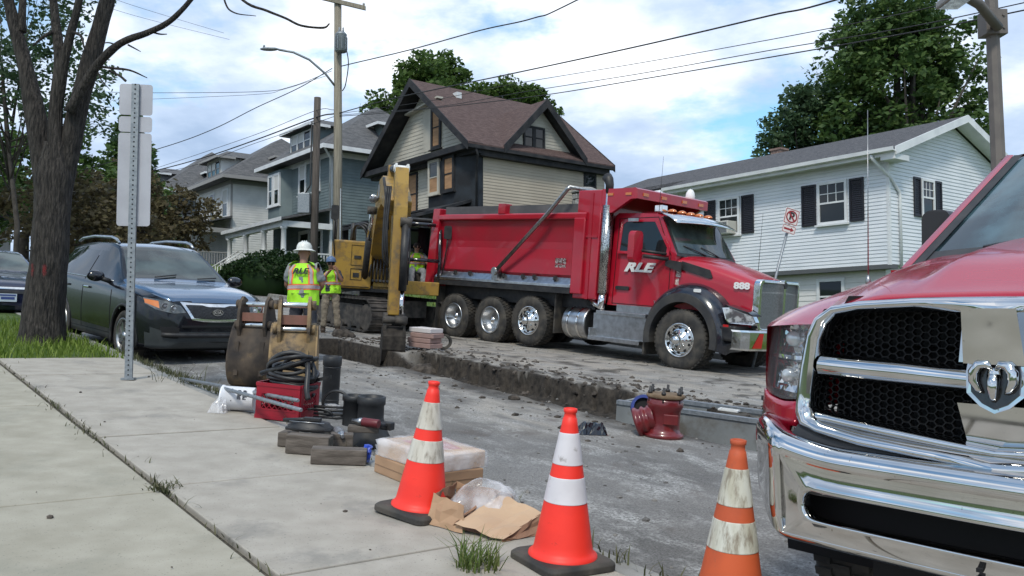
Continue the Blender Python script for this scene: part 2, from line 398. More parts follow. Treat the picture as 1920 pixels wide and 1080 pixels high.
# ---- ground sheet out to the horizon (verges, lawns, terraces)
Mt['lawn'] = mat('lawn', (0.045, 0.085, 0.018), 0.95, col2=(0.085, 0.13, 0.03), scale=1.3, third=(0.10, 0.10, 0.045), tscale=0.8, tlo=0.52, thi=0.7, bump=0.8, bscale=30, bdist=0.03)
def ground_h(s, t):
    sc_ = min(max(s, -25), 95); z = -1.42 + 0.085 * sc_ - 0.015 * min(max(t, -20), 40)
    if t < 2.95: return z + (0.10 if s > 11.5 else -0.25)
    if t < 14.95: return z - 2.6
    if t < 15.6: return z + 0.10
    up = sstep(15.6, 17.6, t) * 1.05 * (sstep(15.5, 21, s))
    low = -0.0
    return z + 0.14 + up + low + 0.02 * fbm(s, t, 0.4)
gs = np.unique(np.concatenate([np.arange(-1500, -60, 240), np.arange(-60, -6, 6), np.arange(-6, 11.4, 1.2), [11.48, 11.52], np.arange(12, 60, 1.5), np.arange(60, 110, 5), np.arange(120, 1600, 240)]).round(3))
gt = np.unique(np.concatenate([np.arange(-1500, -60, 240), np.arange(-60, -4, 7), np.arange(-4, 2.9, 0.9), [2.90, 2.96, 8.0, 14.93, 14.97, 15.55], np.arange(15.6, 24, 0.8), np.arange(24, 60, 4), np.arange(60, 120, 15), np.arange(150, 1600, 240)]).round(3))
vs, fs = [], []
for s_ in gs:
    for t_ in gt:
        x, y = XY(s_, t_); vs.append((x, y, ground_h(float(s_), float(t_))))
W_ = len(gt)
for i in range(len(gs) - 1):
    for j in range(W_ - 1): fs.append((i * W_ + j, (i + 1) * W_ + j, (i + 1) * W_ + j + 1, i * W_ + j + 1))
g = MB(); g.add(vs, fs, 0, True); tag(g.build('ground', Mt['lawn']), kind='structure')
# ---- pavement: each slab a piece of its own
Mt['concrete'] = mat('concrete', (0.31, 0.28, 0.235), 0.85, col2=(0.40, 0.365, 0.312), scale=5, detail=12, lo=0.30, hi=0.70, third=(0.20, 0.188, 0.168), tscale=1.9, tlo=0.55, thi=0.74, speck=((0.17, 0.16, 0.145), 85, 0.64, 0.72), bump=0.35, bscale=140, bdist=0.004)
Mt['concrete_old'] = mat('concrete_old', (0.29, 0.265, 0.205), 0.88, col2=(0.38, 0.35, 0.282), scale=4.5, detail=12, lo=0.30, hi=0.70, third=(0.25, 0.24, 0.19), tscale=1.6, tlo=0.54, thi=0.75, speck=((0.18, 0.17, 0.14), 95, 0.64, 0.72), bump=0.35, bscale=120, bdist=0.004)
Mt['kerb'] = mat('kerb_stone', (0.30, 0.295, 0.275), 0.88, col2=(0.22, 0.215, 0.20), scale=5, bump=0.5, bscale=60)
pav = thing('sidewalk', None, None, GM(6, 1.4, HD + math.pi, 0)); tag(pav, kind='structure')
def st_slab(nm, s0, s1, t0, t1, top, depth, m, parent, jz=0.0, bev=0.006, label=None):
    b = MB(); vs = []
    for z in (-depth, 0):
        for (a, c) in ((s0, t0), (s0, t1), (s1, t1), (s1, t0)):
            x, y = XY(a, c); vs.append((x, y, gst(a, c) + top + z + jz))
    b.hexa(vs); o = b.build(nm, m, None, bevel=bev, seg=2); o.parent = parent
    o.matrix_parent_inverse = parent.matrix_world.inverted(); return o
bpy.context.view_layer.update()
cuts = [-4.9, -3.2, -1.5, 0.25, 1.85, 3.42, 5.04, 6.54, 8.36, 9.95, 11.49]
for i in range(len(cuts) - 1):
    a, c = cuts[i] + 0.011, cuts[i + 1] - 0.011
    st_slab('slab', a, c, 1.472, 2.80, SW, 0.16, Mt['concrete'], pav, random.uniform(-0.004, 0.004))
cutl = [-5, -3.4, -1.8, -0.1, 1.55, 3.3, 4.96, 6.52, 8.1, 9.75, 11.49]
for i in range(len(cutl) - 1):
    a, c = cutl[i] + 0.010, cutl[i + 1] - 0.010
    st_slab('slab', a, c, -0.36, 1.43, SW - 0.012, 0.16, Mt['concrete_old'], pav, random.uniform(-0.005, 0.005))
    st_slab('slab', a, c, -2.2, -0.375, SW - 0.012, 0.16, Mt['concrete_old'], pav, random.uniform(-0.005, 0.005))
kc = [-14, -10, -6, -3, -0.4, 1.9, 4.4, 6.9, 9.4, 11.9, 14.5, 17, 20, 24, 28, 33]
for i in range(len(kc) - 1):
    st_slab('kerb_stone', kc[i] + 0.008, kc[i + 1] - 0.008, 2.812, 3.005, SW - 0.01, 0.5, Mt['kerb'], pav, random.uniform(-0.006, 0.006), bev=0.022)
b = MB()
for (s0, s1) in ((-12, 11.4),):
    vs = []
    for z in (-0.3, 0):
        for (a, c) in ((s0, -3), (s0, 2.82), (s1, 2.82), (s1, -3)):
            x, y = XY(a, c); vs.append((x, y, gst(a, c) + SW - 0.035 + z))
    b.hexa(vs)
Mt['joint_dirt'] = mat('joint_dirt', (0.05, 0.045, 0.035), 0.95, col2=(0.09, 0.08, 0.06), scale=20, bump=0.6, bscale=40)
tag(b.build('ground_soil', Mt['joint_dirt']), kind='structure')
far = thing('kerb', None, None, GM(20, 15, HD, 0)); tag(far, kind='structure'); bpy.context.view_layer.update()
for i in range(-9, 60, 3):
    st_slab('kerb_stone', i + 0.01, i + 2.99, 14.9, 15.1, SW, 0.6, Mt['kerb'], far, bev=0.02)
# ---- loose stones and crumbs of dirt
def scatter_stones(name, n, fn, r0, r1, m):
    b = MB()
    ico = [(0, 0, 1)] + [(0.894 * math.cos(1.2566 * k), 0.894 * math.sin(1.2566 * k), 0.447) for k in range(5)] + [(0.894 * math.cos(1.2566 * k + .628), 0.894 * math.sin(1.2566 * k + .628), -0.447) for k in range(5)]
    fc = [f for k in range(5) for f in ((0, 1 + k, 1 + (k + 1) % 5), (1 + k, 6 + k, 1 + (k + 1) % 5), (1 + (k + 1) % 5, 6 + k, 6 + (k + 1) % 5))]
    for _ in range(n):
        p = fn()
        if p is None: continue
        r_ = r0 + (r1 - r0) * random.random() ** 3; a = random.random() * 6.3; ca, sa = math.cos(a), math.sin(a)
        vs = []
        for (x, y, z) in ico:
            k = random.uniform(0.72, 1.22) * r_
            vs.append((p[0] + k * (x * ca - y * sa), p[1] + k * (x * sa + y * ca), p[2] + k * z * 0.7))
        b.add(vs, fc)
    o = b.build(name, m); tag(o, kind='stuff'); return o
Mt['soil'] = mat('soil', (0.035, 0.029, 0.024), 0.95, col2=(0.10, 0.083, 0.068), scale=9, bump=0.8, bscale=30, bdist=0.02)
Mt['grit'] = mat('grit', (0.10, 0.095, 0.09), 0.95, col2=(0.22, 0.21, 0.195), scale=12)
def onroad(s, t):
    x, y = XY(s, t); return (x, y, gst(s, t) + road_h(s, t)[0])
tag(scatter_stones('dirt_crumbs', 1500, lambda: onroad(random.uniform(4.5, 16), random.gauss(8.6, 0.5)), 0.006, 0.055, Mt['soil']), 'dark crumbs of soil spilled along the trench edge', None)
tag(scatter_stones('gravel', 2200, lambda: onroad(random.uniform(2, 18), random.uniform(3.1, 13.5)), 0.006, 0.032, Mt['grit']), 'grit and pebbles scattered over the dusty road', None)
tag(scatter_stones('rubble', 260, lambda: onroad(random.uniform(5, 15), random.uniform(5.2, 7.2)), 0.010, 0.05, Mt['soil']), 'small clods on the near side of the trench', None)
def onpave():
    s_, t_ = random.uniform(1, 11), random.uniform(-1.5, 2.75); x, y = XY(s_, t_); return (x, y, gst(s_, t_) + SW)
tag(scatter_stones('debris', 55, onpave, 0.004, 0.020, Mt['soil']), 'specks of grit on the pavement', None)

def onwall(): 
    s_ = random.uniform(4.8, 13.2); e_ = 0.12 * fbm(s_, 1.0, 1.1) + 0.09 * fbm(s_, 9.0, 4.0); return onroad(s_, 8.0 + e_ + random.uniform(-0.42, 0.16))
tag(scatter_stones('trench_rubble', 190, onwall, 0.012, 0.07, Mt['soil']), 'broken clods tumbled along the trench wall', None)
# ================================================================ HOUSES
Mt['siding_white'] = mat('siding_white', (0.72, 0.74, 0.765), 0.55, col2=(0.65, 0.68, 0.71), scale=1.2)
Mt['trim_white'] = mat('trim_white', (0.72, 0.73, 0.73), 0.5, col2=(0.62, 0.63, 0.64), scale=2)
Mt['shutter'] = mat('shutter_black', (0.012, 0.012, 0.018), 0.5)
Mt['roof_grey'] = mat('shingles_grey', (0.055, 0.055, 0.06), 0.9, col2=(0.13, 0.125, 0.13), scale=9, stretch=(1, 1, 6), third=(0.04, 0.04, 0.045), tscale=30, tlo=0.5, thi=0.6, bump=0.5, bscale=30, bdist=0.02)
Mt['roof_brown'] = mat('shingles_brown', (0.075, 0.045, 0.040), 0.9, col2=(0.13, 0.085, 0.075), scale=4, stretch=(1, 1, 5), third=(0.055, 0.034, 0.032), tscale=22, tlo=0.48, thi=0.62, bump=0.5, bscale=25, bdist=0.02)
Mt['roof_slate'] = mat('shingles_slate', (0.085, 0.085, 0.088), 0.9, col2=(0.15, 0.145, 0.145), scale=3, stretch=(1, 1, 5), third=(0.06, 0.062, 0.066), tscale=20, tlo=0.48, thi=0.62, bump=0.4, bscale=20, bdist=0.02)
Mt['cream'] = mat('siding_cream', (0.50, 0.47, 0.40), 0.7, col2=(0.40, 0.375, 0.32), scale=0.9, third=(0.30, 0.28, 0.25), tscale=1.7, tlo=0.6, thi=0.8)
Mt['tan'] = mat('siding_tan', (0.40, 0.345, 0.27), 0.7, col2=(0.45, 0.39, 0.305), scale=0.7)
Mt['char'] = mat('charred_trim', (0.014, 0.015, 0.018), 0.75, col2=(0.035, 0.033, 0.034), scale=2.5)
Mt['char_blue'] = mat('charred_blue', (0.020, 0.026, 0.034), 0.7, col2=(0.010, 0.011, 0.014), scale=1.6)
Mt['board'] = mat('plywood', (0.40, 0.23, 0.12), 0.75, col2=(0.30, 0.17, 0.09), scale=2, stretch=(1, 1, 5))
Mt['teal'] = mat('siding_teal', (0.115, 0.15, 0.158), 0.7, col2=(0.15, 0.19, 0.195), scale=1.2)
Mt['grey_siding'] = mat('siding_grey', (0.68, 0.67, 0.65), 0.7, col2=(0.58, 0.575, 0.56), scale=1.0)
Mt['grey_dark'] = mat('siding_dark', (0.16, 0.165, 0.17), 0.7, col2=(0.12, 0.12, 0.125), scale=1.0)
Mt['stone'] = mat('stone_grey', (0.22, 0.215, 0.21), 0.9, col2=(0.34, 0.335, 0.32), scale=7, bump=0.9, bscale=9, bdist=0.05)
Mt['curtain'] = mat('curtain', (0.55, 0.55, 0.53), 0.8)
Mt['brick'] = mat('brick_red', (0.20, 0.13, 0.11), 0.9, col2=(0.28, 0.20, 0.17), scale=9)
class House:
    def __init__(s, name, label, x, y, z0, yaw, group=None):
        s.z0 = z0; s.e = thing(name, label, 'house', WM(x, y, z0, yaw), group)
    def part(s, name, mb, m, parent=None, bevel=0, label=None):
        mb.v = [(p[0], p[1], p[2] - s.z0) for p in mb.v]
        return mb.build(name, m, parent or s.e, bevel=bevel, label=label)
def front(u, z, w): return (u, -w, z)                 # wall facing -Y: u along X, w outwards
def side(u, z, w): return (w, u, z)                   # wall facing +X: u along Y
def shifted(fn, d): return lambda u, z, w: fn(u, z, w + d)
def rect(u0, z0, u1, z1): return [(u0, z0), (u1, z0), (u1, z1), (u0, z1)]
def window(H, fn, u0, z0, u1, z1, fm, lights=(2, 1), lower_board=None, curtain=False, fw=0.09, board=False, muntin=None, depth=0.10, wide_trim=0.0, lower_glass=True):
    """frame, panes (upper, lower), meeting rail, muntins, sill"""
    b = MB(); b.ring(rect(u0 - fw - wide_trim, z0 - fw, u1 + fw + wide_trim, z1 + fw), rect(u0, z0, u1, z1), -0.05, depth * 0.6, fn)
    wd = H.part('window', b, fm)
    zm = (z0 + z1) / 2
    b = MB(); b.prism(rect(u0, zm, u1, z1), -0.01, 0.031, fn); H.part('pane', b, Mt['board'] if board else (Mt['curtain'] if curtain else Mt['glass']), wd)
    b = MB(); b.prism(rect(u0, z0, u1, zm - 0.001), -0.02, 0.024, fn); H.part('pane', b, Mt['board'] if (board or lower_board) else Mt['glass'], wd)
    b = MB(); b.prism(rect(u0 + 0.002, zm - 0.025, u1 - 0.002, zm + 0.025), 0.0315, 0.046, fn); H.part('sash', b, fm, wd)
    if muntin:
        b = MB(); nx, nz = muntin
        for i in range(1, nx):
            u = lerp(u0, u1, i / nx); b.prism(rect(u - 0.011, zm + 0.027, u + 0.011, z1 - 0.002), 0.0312, 0.040, fn)
        for j in range(1, nz):
            z = lerp(zm, z1, j / nz); b.prism(rect(u0 + 0.003, z - 0.011, u1 - 0.003, z + 0.011), 0.0313, 0.0405, fn)
        o = H.part('muntin', b, fm, wd); o['kind'] = 'stuff'
    b = MB(); b.prism(rect(u0 - fw - 0.05 - wide_trim, z0 - fw - 0.05, u1 + fw + 0.05 + wide_trim, z0 - fw - 0.001), -0.05, depth + 0.03, fn); H.part('sill', b, fm, wd)
    return wd
def courses(H, fn, u0, u1, z0, z1, pitch, m, clip=None, each=True, name='siding_board', depth=0.018):
    """clapboards; clip(z) -> (u0, u1) narrows them under a gable"""
    n = int(round((z1 - z0) / pitch)); p = (z1 - z0) / n; allb = MB()
    for i in range(n):
        a, c = z0 + i * p, z0 + (i + 1) * p - 0.002
        ua, ub, uc, ud = u0, u1, u0, u1
        if clip:
            ua, ub = clip(a); uc, ud = clip(c)
            if ub - ua < 0.08: continue
            if ud - uc < 0.02: uc = ud = (uc + ud) / 2; uc -= .01; ud += .01
        b = MB() if each else allb
        vs = [fn(ua, a, -0.03), fn(ub, a, -0.03), fn(ub, a, depth), fn(ua, a, depth), fn(uc, c, -0.03), fn(ud, c, -0.03), fn(ud, c, 0.003), fn(uc, c, 0.003)]
        b.hexa(vs)
        if each: H.part(name, b, m)
    if not each:
        o = H.part(name, allb, m); o['kind'] = 'stuff'
def shutter(H, fn, u0, z0, u1, z1):
    b = MB(); b.ring(rect(u0, z0, u1, z1), rect(u0 + 0.05, z0 + 0.06, u1 - 0.05, z1 - 0.06), 0.018, 0.055, fn)
    s_ = H.part('shutter', b, Mt['shutter'])
    b = MB(); n = int((z1 - z0 - 0.12) / 0.055)
    for i in range(n):
        z = z0 + 0.06 + i * (z1 - z0 - 0.12) / n
        b.prism([(0.020, z), (0.045, z), (0.024, z + 0.052)], u0 + 0.05, u1 - 0.05, lambda w_, zz_, u: fn(u, zz_, w_))
    o = H.part('louvre', b, Mt['shutter'], s_); o['kind'] = 'stuff'
def roofslab(H, pts, m, th=0.12, name='roof', parent=None):
    b = MB(); p = [Vector(q) for q in pts]
    n = (p[1] - p[0]).cross(p[2] - p[0]).normalized()
    if n.z < 0: p = p[::-1]; n = -n
    k = len(p); vs = [q - Vector((0, 0, th)) for q in p] + p
    fs = [tuple(range(k))[::-1], tuple(range(k, 2 * k))] + [(i, (i + 1) % k, k + (i + 1) % k, k + i) for i in range(k)]
    b.add(vs, fs); return H.part(name, b, m, parent)
# ---------------------------------------------------------------- white house by the far kerb
W = House('white_house', 'white sided two storey house with black shutters, behind the dump truck cab', 10.0, 22.5, -0.9, math.atan2(-math.cos(R(36)), math.sin(R(36))))
b = MB(); b.bb((-7.5, 0.035, 1.72), (-0.035, 6.75, 4.70)); b.bb((-7.5, 0.3, -2.2), (-0.3, 6.5, 1.72)); b.bb((-12.1, 1.2, -2.2), (-7.5, 6.5, 4.7))
b.prism([(0.035, 4.7), (6.765, 4.7), (3.4, 5.93)], -12.0, -0.035, lambda u, v, w_: (w_, u, v)); H_wall = W.part('wall', b, Mt['siding_white'])
courses(W, front, -7.5, -0.06, 1.72, 4.62, 0.10, Mt['siding_white'])
sl = 1.38 / 3.8
def clipW(z):
    if z < 4.62: return (0.06, 6.74)
    d = (z - 4.55) / sl * 1.0
    return (min(3.4, 0.0 + d), max(3.4, 6.8 - d))
courses(W, side, 0.06, 6.74, 1.72, 5.75, 0.10, Mt['siding_white'], clip=clipW)
courses(W, lambda u, z, w_: front(u, z, w_ - 0.28), -7.5, -0.3, -0.9, 1.60, 0.16, Mt['grey_siding'], each=True)
b = MB(); b.bb((-0.06, -0.022, 1.70), (0.022, 0.06, 4.62)); W.part('corner_trim', b, Mt['trim_white'])
b = MB(); b.bb((-7.5, -0.02, 1.60), (0.02, 0.34, 1.715)); W.part('band_board', b, mat('band_grey', (0.10, 0.105, 0.11), 0.7))
for (a, c, mun) in ((-2.14, -1.22, (3, 2)), (-5.76, -4.92, (3, 2))):
    window(W, front, a + 0.08, 3.02, c - 0.06, 4.08, Mt['trim_white'], muntin=mun, fw=0.075)
window(W, side, 1.66, 3.20, 2.22, 4.10, Mt['trim_white'], muntin=(3, 2), fw=0.06)
for (a, c) in ((-2.66, -2.19), (-1.13, -0.70), (-6.33, -5.87), (-4.83, -4.37)): shutter(W, front, a, 2.95, c, 4.14)
for (a, c) in ((1.20, 1.55), (2.34, 2.68)): shutter(W, side, a, 3.08, c, 4.17)
window(W, lambda u, z, w_: front(u, z, w_ - 0.28), -2.3, 0.5, -1.6, 1.35, Mt['trim_white'])
window(W, lambda u, z, w_: front(u, z, w_ - 0.28), -5.4, 0.4, -4.5, 1.35, Mt['trim_white'])
ac = thing('air_conditioner', 'white window air conditioner in the window beside the truck cab', 'air conditioner'); ac.matrix_world = W.e.matrix_world @ Matrix.Translation((-5.33, -0.22, 3.17 + 0.9))
b = MB(); b.box((0, 0, 0), (0.60, 0.50, 0.40)); b.build('housing', mat('ac_shell', (0.52, 0.51, 0.47), 0.5), ac, bevel=0.02)
b = MB()
for i in range(9): b.box((0.1, -0.255, -0.15 + 0.037 * i), (0.34, 0.012, 0.018))
b.build('grille', Mt['grey_dark'], ac)['kind'] = 'stuff'
b = MB(); b.box((-0.20, -0.256, 0), (0.14, 0.012, 0.30)); b.build('panel', mat('ac_panel', (0.30, 0.30, 0.28), 0.5), ac)
ez, rz, ry, rx = 4.72, 6.10, 3.4, 0.46
roofslab(W, [(-7.75, -0.42, ez), (rx, -0.42, ez), (rx, ry, rz), (-12.3, ry, rz), (-12.3, 0.75, ez + (0.75 + .42) * (rz - ez) / (ry + .42)), (-7.75, 0.75, ez + (0.75 + .42) * (rz - ez) / (ry + .42))], Mt['roof_grey'])
roofslab(W, [(-12.3, 7.22, ez), (rx, 7.22, ez), (rx, ry, rz - 0.002), (-12.3, ry, rz - 0.002)], Mt['roof_grey'])
b = MB()                                                                # rake boards, soffits, returns
for (ya, yb) in ((-0.43, ry), (7.23, ry)):
    b.hexa([(rx - 0.02, ya, ez - 0.20), (rx + 0.025, ya, ez - 0.20), (rx + 0.025, yb, rz - 0.20), (rx - 0.02, yb, rz - 0.20), (rx - 0.02, ya, ez + 0.012), (rx + 0.025, ya, ez + 0.012), (rx + 0.025, yb, rz + 0.012), (rx - 0.02, yb, rz + 0.012)])
    W.part('rake_board', b, Mt['trim_white']); b = MB()
b = MB(); b.hexa([(0.02, -0.40, ez - 0.15), (rx - 0.022, -0.40, ez - 0.15), (rx - 0.022, ry, rz - 0.15), (0.02, ry, rz - 0.15), (0.02, -0.40, ez - 0.13), (rx - 0.022, -0.40, ez - 0.13), (rx - 0.022, ry, rz - 0.13), (0.02, ry, rz - 0.13)])
b.hexa([(0.02, 7.2, ez - 0.15), (rx - 0.022, 7.2, ez - 0.15), (rx - 0.022, ry, rz - 0.151), (0.02, ry, rz - 0.151), (0.02, 7.2, ez - 0.13), (rx - 0.022, 7.2, ez - 0.13), (rx - 0.022, ry, rz - 0.131), (0.02, ry, rz - 0.131)])
b.bb((-7.7, -0.40, ez - 0.16), (0.018, 0.0, ez - 0.13)); b.bb((0.03, -0.42, ez - 0.30), (rx - 0.03, 0.28, ez - 0.152)); W.part('soffit', b, Mt['trim_white'])
b = MB(); b.prism([(-0.42, ez - 0.12), (-0.55, ez - 0.10), (-0.56, ez + 0.0), (-0.54, ez + 0.0), (-0.53, ez - 0.07), (-0.42, ez - 0.09)], -7.75, rx, lambda u, v, w_: (w_, u, v)); b.bb((-7.75, -0.417, ez - 0.2), (rx, -0.40, ez - 0.09)); W.part('gutter', b, Mt['trim_white'])
b = MB(); b.tube([(-0.2, -0.48, ez - 0.12), (-0.18, -0.46, ez - 0.22), (0.04, 0.06, ez - 0.72), (0.055, 0.42, ez - 1.05), (0.055, 0.45, ez - 1.15), (0.055, 0.45, 1.5)], 0.042, 8); W.part('downspout', b, Mt['trim_white'])
b = MB(); b.bb((-7.5, 5.0, 5.0), (-7.08, 5.42, 6.62)); b.bb((-7.54, 4.96, 6.62), (-7.04, 5.46, 6.69)); W.part('chimney', b, Mt['brick'])
# ---------------------------------------------------------------- fire damaged brown roofed house
B = House('burnt_house', 'fire damaged tan house with brown gable roof and boarded windows', -1.42, 34.0, 1.2, math.atan2(-DY, -DX))
EZ, AZ, AX = 7.36, 10.85, -3.9
hw = 4.35; slB = (AZ - EZ) / hw
b = MB(); b.bb((-7.5, 0.04, 0.8), (-0.04, 7.2, EZ - 0.05)); b.prism([(-7.5, EZ - 0.05), (-0.04, EZ - 0.05), (AX, AZ - 0.35)], 0.04, 7.2, lambda u, v, w_: (u, w_, v)); B.part('wall', b, Mt['cream'])
def clipB(z):
    d = (z - (EZ + 0.1)) / slB; return (min(AX, AX - hw + 0.55 + d), max(AX, AX + hw - 0.55 - d))
courses(B, front, -7.6, -0.1, EZ + 0.05, AZ - 0.55, 0.17, Mt['cream'], clip=clipB)
courses(B, side, 0.25, 7.15, 4.6, 6.98, 0.125, Mt['tan'])
courses(B, side, 0.25, 7.15, 1.0, 4.55, 0.15, Mt['tan'], each=False, name='lower_siding')
courses(B, front, -7.5, -3.5, 4.9, EZ - 0.35, 0.14, Mt['cream'])
roofslab(B, [(AX + hw, -0.75, EZ), (AX + hw, 7.35, EZ), (AX, 7.35, AZ), (AX, -0.75, AZ)], Mt['roof_brown'])
roofslab(B, [(AX - hw, -0.75, EZ), (AX - hw, 7.35, EZ), (AX, 7.35, AZ - 0.002), (AX, -0.75, AZ - 0.002)], Mt['roof_brown'])
b = MB()
for sg in (-1, 1):
    xa = AX + sg * (hw + 0.01)
    for (ya, yb) in ((-0.80, -0.752), (7.352, 7.39)):
        b.hexa([(xa, ya, EZ - 0.30), (AX, ya, AZ - 0.34), (AX, yb, AZ - 0.34), (xa, yb, EZ - 0.30), (xa, ya, EZ + 0.03), (AX, ya, AZ + 0.03), (AX, yb, AZ + 0.03), (xa, yb, EZ + 0.03)]); B.part('rake_board', b, Mt['char']); b = MB()
b = MB()
for sg in (-1, 1):
    xa = AX + sg * (hw - 0.02); b.hexa([(xa, -0.74, EZ - 0.16), (AX, -0.74, AZ - 0.20), (AX, 0.03, AZ - 0.20), (xa, 0.03, EZ - 0.16), (xa, -0.74, EZ - 0.13), (AX, -0.74, AZ - 0.17), (AX, 0.03, AZ - 0.17), (xa, 0.03, EZ - 0.13)])
B.part('soffit', b, Mt['char'])
b = MB(); b.bb((AX - hw, -0.70, EZ - 0.22), (AX + hw, -0.012, EZ + 0.02)); b.bb((AX - hw + 0.2, -0.35, EZ - 0.36), (AX + hw - 0.1, -0.01, EZ - 0.221)); B.part('cornice', b, Mt['char'])
b = MB(); b.bb((0.0, -0.02, EZ - 0.42), (0.30, 7.2, EZ - 0.17)); b.bb((0.30, -0.74, EZ - 0.20), (0.47, 7.35, EZ - 0.06)); B.part('eave', b, Mt['char'])
b = MB(); b.tube([(0.40, -0.35, EZ - 0.2), (0.36, -0.20, EZ - 0.45), (0.07, -0.05, EZ - 0.8), (0.07, -0.05, 4.5)], 0.05, 8); B.part('downspout', b, Mt['char'])
# gable window in its recess
b = MB(); b.bb((-3.95, -0.03, 7.72), (-2.5, 0.0, 9.75)); B.part('recess', b, Mt['cream'])
window(B, shifted(front, 0.03), -3.15, 7.85, -2.65, 9.45, Mt['char'], board=True, fw=0.14)
b = MB(); b.hexa([(-5.1, -0.30, 9.55), (-2.45, -0.30, 9.80), (-2.45, 0, 9.80), (-5.1, 0, 9.55), (-5.1, -0.30, 9.62), (-2.45, -0.30, 9.88), (-2.45, 0, 9.88), (-5.1, 0, 9.62)]); B.part('hood', b, Mt['cream'])
# bay, charred
b = MB(); b.prism([(-3.35, -0.02), (-2.9, -0.42), (-1.0, -0.42), (0.03, -0.03), (0.03, 0.3), (-3.35, 0.3)], 4.6, EZ - 0.37, lambda u, v, w_: (u, v, w_)); B.part('bay', b, Mt['char_blue'])
window(B, shifted(front, 0.43), -2.75, 5.75, -2.15, 7.0, Mt['cream'], lower_board=True, fw=0.12)
window(B, shifted(front, 0.43), -1.62, 5.75, -1.05, 7.0, Mt['char'], board=True, fw=0.12)
window(B, front, -6.6, 5.55, -5.9, 6.85, Mt['cream'], fw=0.13)
window(B, front, -5.3, 5.15, -4.5, 6.85, Mt['char'], board=True, fw=0.10)
# side dormer
dA = (3.35, 9.72); dl, dr = 1.05, 5.65; dz = EZ + 0.12
b = MB(); b.prism([(dl + 0.25, dz), (dr - 0.25, dz), (dA[0], dA[1] - 0.3)], -3.0, -0.05, lambda u, v, w_: (w_, u, v)); B.part('dormer', b, Mt['cream'])
sd_ = (dA[1] - dz) / (dr - dA[0])
courses(B, shifted(side, -0.03), dl, dr, dz + 0.05, dA[1] - 0.4, 0.14, Mt['cream'], clip=lambda z: (min(dA[0], dl + 0.3 + (z - dz) / sd_), max(dA[0], dr - 0.3 - (z - dz) / sd_)))
for sg, ye in ((-1, dl), (1, dr)):
    roofslab(B, [(0.45, ye, dz - 0.03), (0.45, dA[0], dA[1]), (-3.2, dA[0], dA[1] + 0.0), (-0.55, ye, dz - 0.03)], Mt['roof_brown'])
    b = MB(); b.hexa([(0.44, ye, dz - 0.36), (0.44, dA[0], dA[1] - 0.36), (0.49, dA[0], dA[1] - 0.36), (0.49, ye, dz - 0.36), (0.44, ye, dz + 0.0), (0.44, dA[0], dA[1] + 0.03), (0.49, dA[0], dA[1] + 0.03), (0.49, ye, dz + 0.0)])
    B.part('rake_board', b, Mt['char']); b = MB()
    b.hexa([(0.0, ye, dz - 0.2), (0.0, dA[0], dA[1] - 0.22), (0.438, dA[0], dA[1] - 0.22), (0.438, ye, dz - 0.2), (0.0, ye, dz - 0.17), (0.0, dA[0], dA[1] - 0.19), (0.438, dA[0], dA[1] - 0.19), (0.438, ye, dz - 0.17)])
    B.part('rake_board', b, Mt['char'])
for (a, c) in ((2.50, 2.92), (3.08, 3.50)): window(B, shifted(side, -0.02), a, 7.72, c, 8.50, Mt['char'], fw=0.09)
window(B, side, 5.95, 5.9, 6.5, 6.85, Mt['char'], fw=0.1)
b = MB(); b.bb((-7.0, -2.4, 4.55), (-0.2, 0.0, 4.62)); B.part('porch_beam', b, Mt['char'])
roofslab(B, [(-7.4, -2.6, 4.45), (0.3, -2.6, 4.45), (-0.2, 0.0, 5.25), (-7.2, 0.0, 5.25)], Mt['char'], name='porch_roof')
b = MB()
for x in (-6.9, -4.6, -2.4, -0.3): b.bb((x - 0.12, -2.4, 1.6), (x + 0.12, -2.15, 4.5))
o = B.part('porch_posts', b, Mt['char']); o['kind'] = 'stuff'
b = MB(); b.bb((-7.0, -2.5, 0.8), (0.0, 0.0, 2.0)); B.part('porch_floor', b, Mt['stone'])
b = MB(); b.bb((0.05, 0.0, 4.42), (1.6, 3.2, 4.5)); b.hexa([(0.02, -0.6, 4.3), (1.5, -0.6, 4.0), (1.5, 4.6, 4.0), (0.02, 4.6, 4.3), (0.02, -0.6, 4.7), (1.5, -0.6, 4.1), (1.5, 4.6, 4.1), (0.02, 4.6, 4.7)]); B.part('lean_to_roof', b, Mt['char'])
b = MB(); b.bb((-3.35, 1.1, 10.15), (-3.0, 1.35, 10.42)); B.part('roof_vent', b, Mt['trim_white'])
ch = thing('stone_chimney', 'grey stone chimney stack rising behind the dump truck bed, before the tan wall', 'chimney', WM(3.05, 35.0, 0.8, -0.9))
rr = 0
for zc in np.arange(0, 4.75, 0.25):
    rr += 1
    for k in range(9):
        a = 2 * math.pi * (k + 0.5 * (rr % 2)) / 9
        if random.random() < 0.0: continue
        b = MB(); b.box((0.44 * math.cos(a), 0.44 * math.sin(a), zc + 0.12), (0.26, 0.30 + random.uniform(-.02, .02), 0.235), Matrix.Rotation(a + random.uniform(-.08, .08), 3, 'Z'))
        b.build('stone', Mt['stone'], ch, bevel=0.03, seg=1)
b = MB(); b.lathe([(0.6, 4.78), (0.62, 4.86), (0.3, 5.02), (0.0, 5.05)], 12); b.build('cap', Mt['stone'], ch)
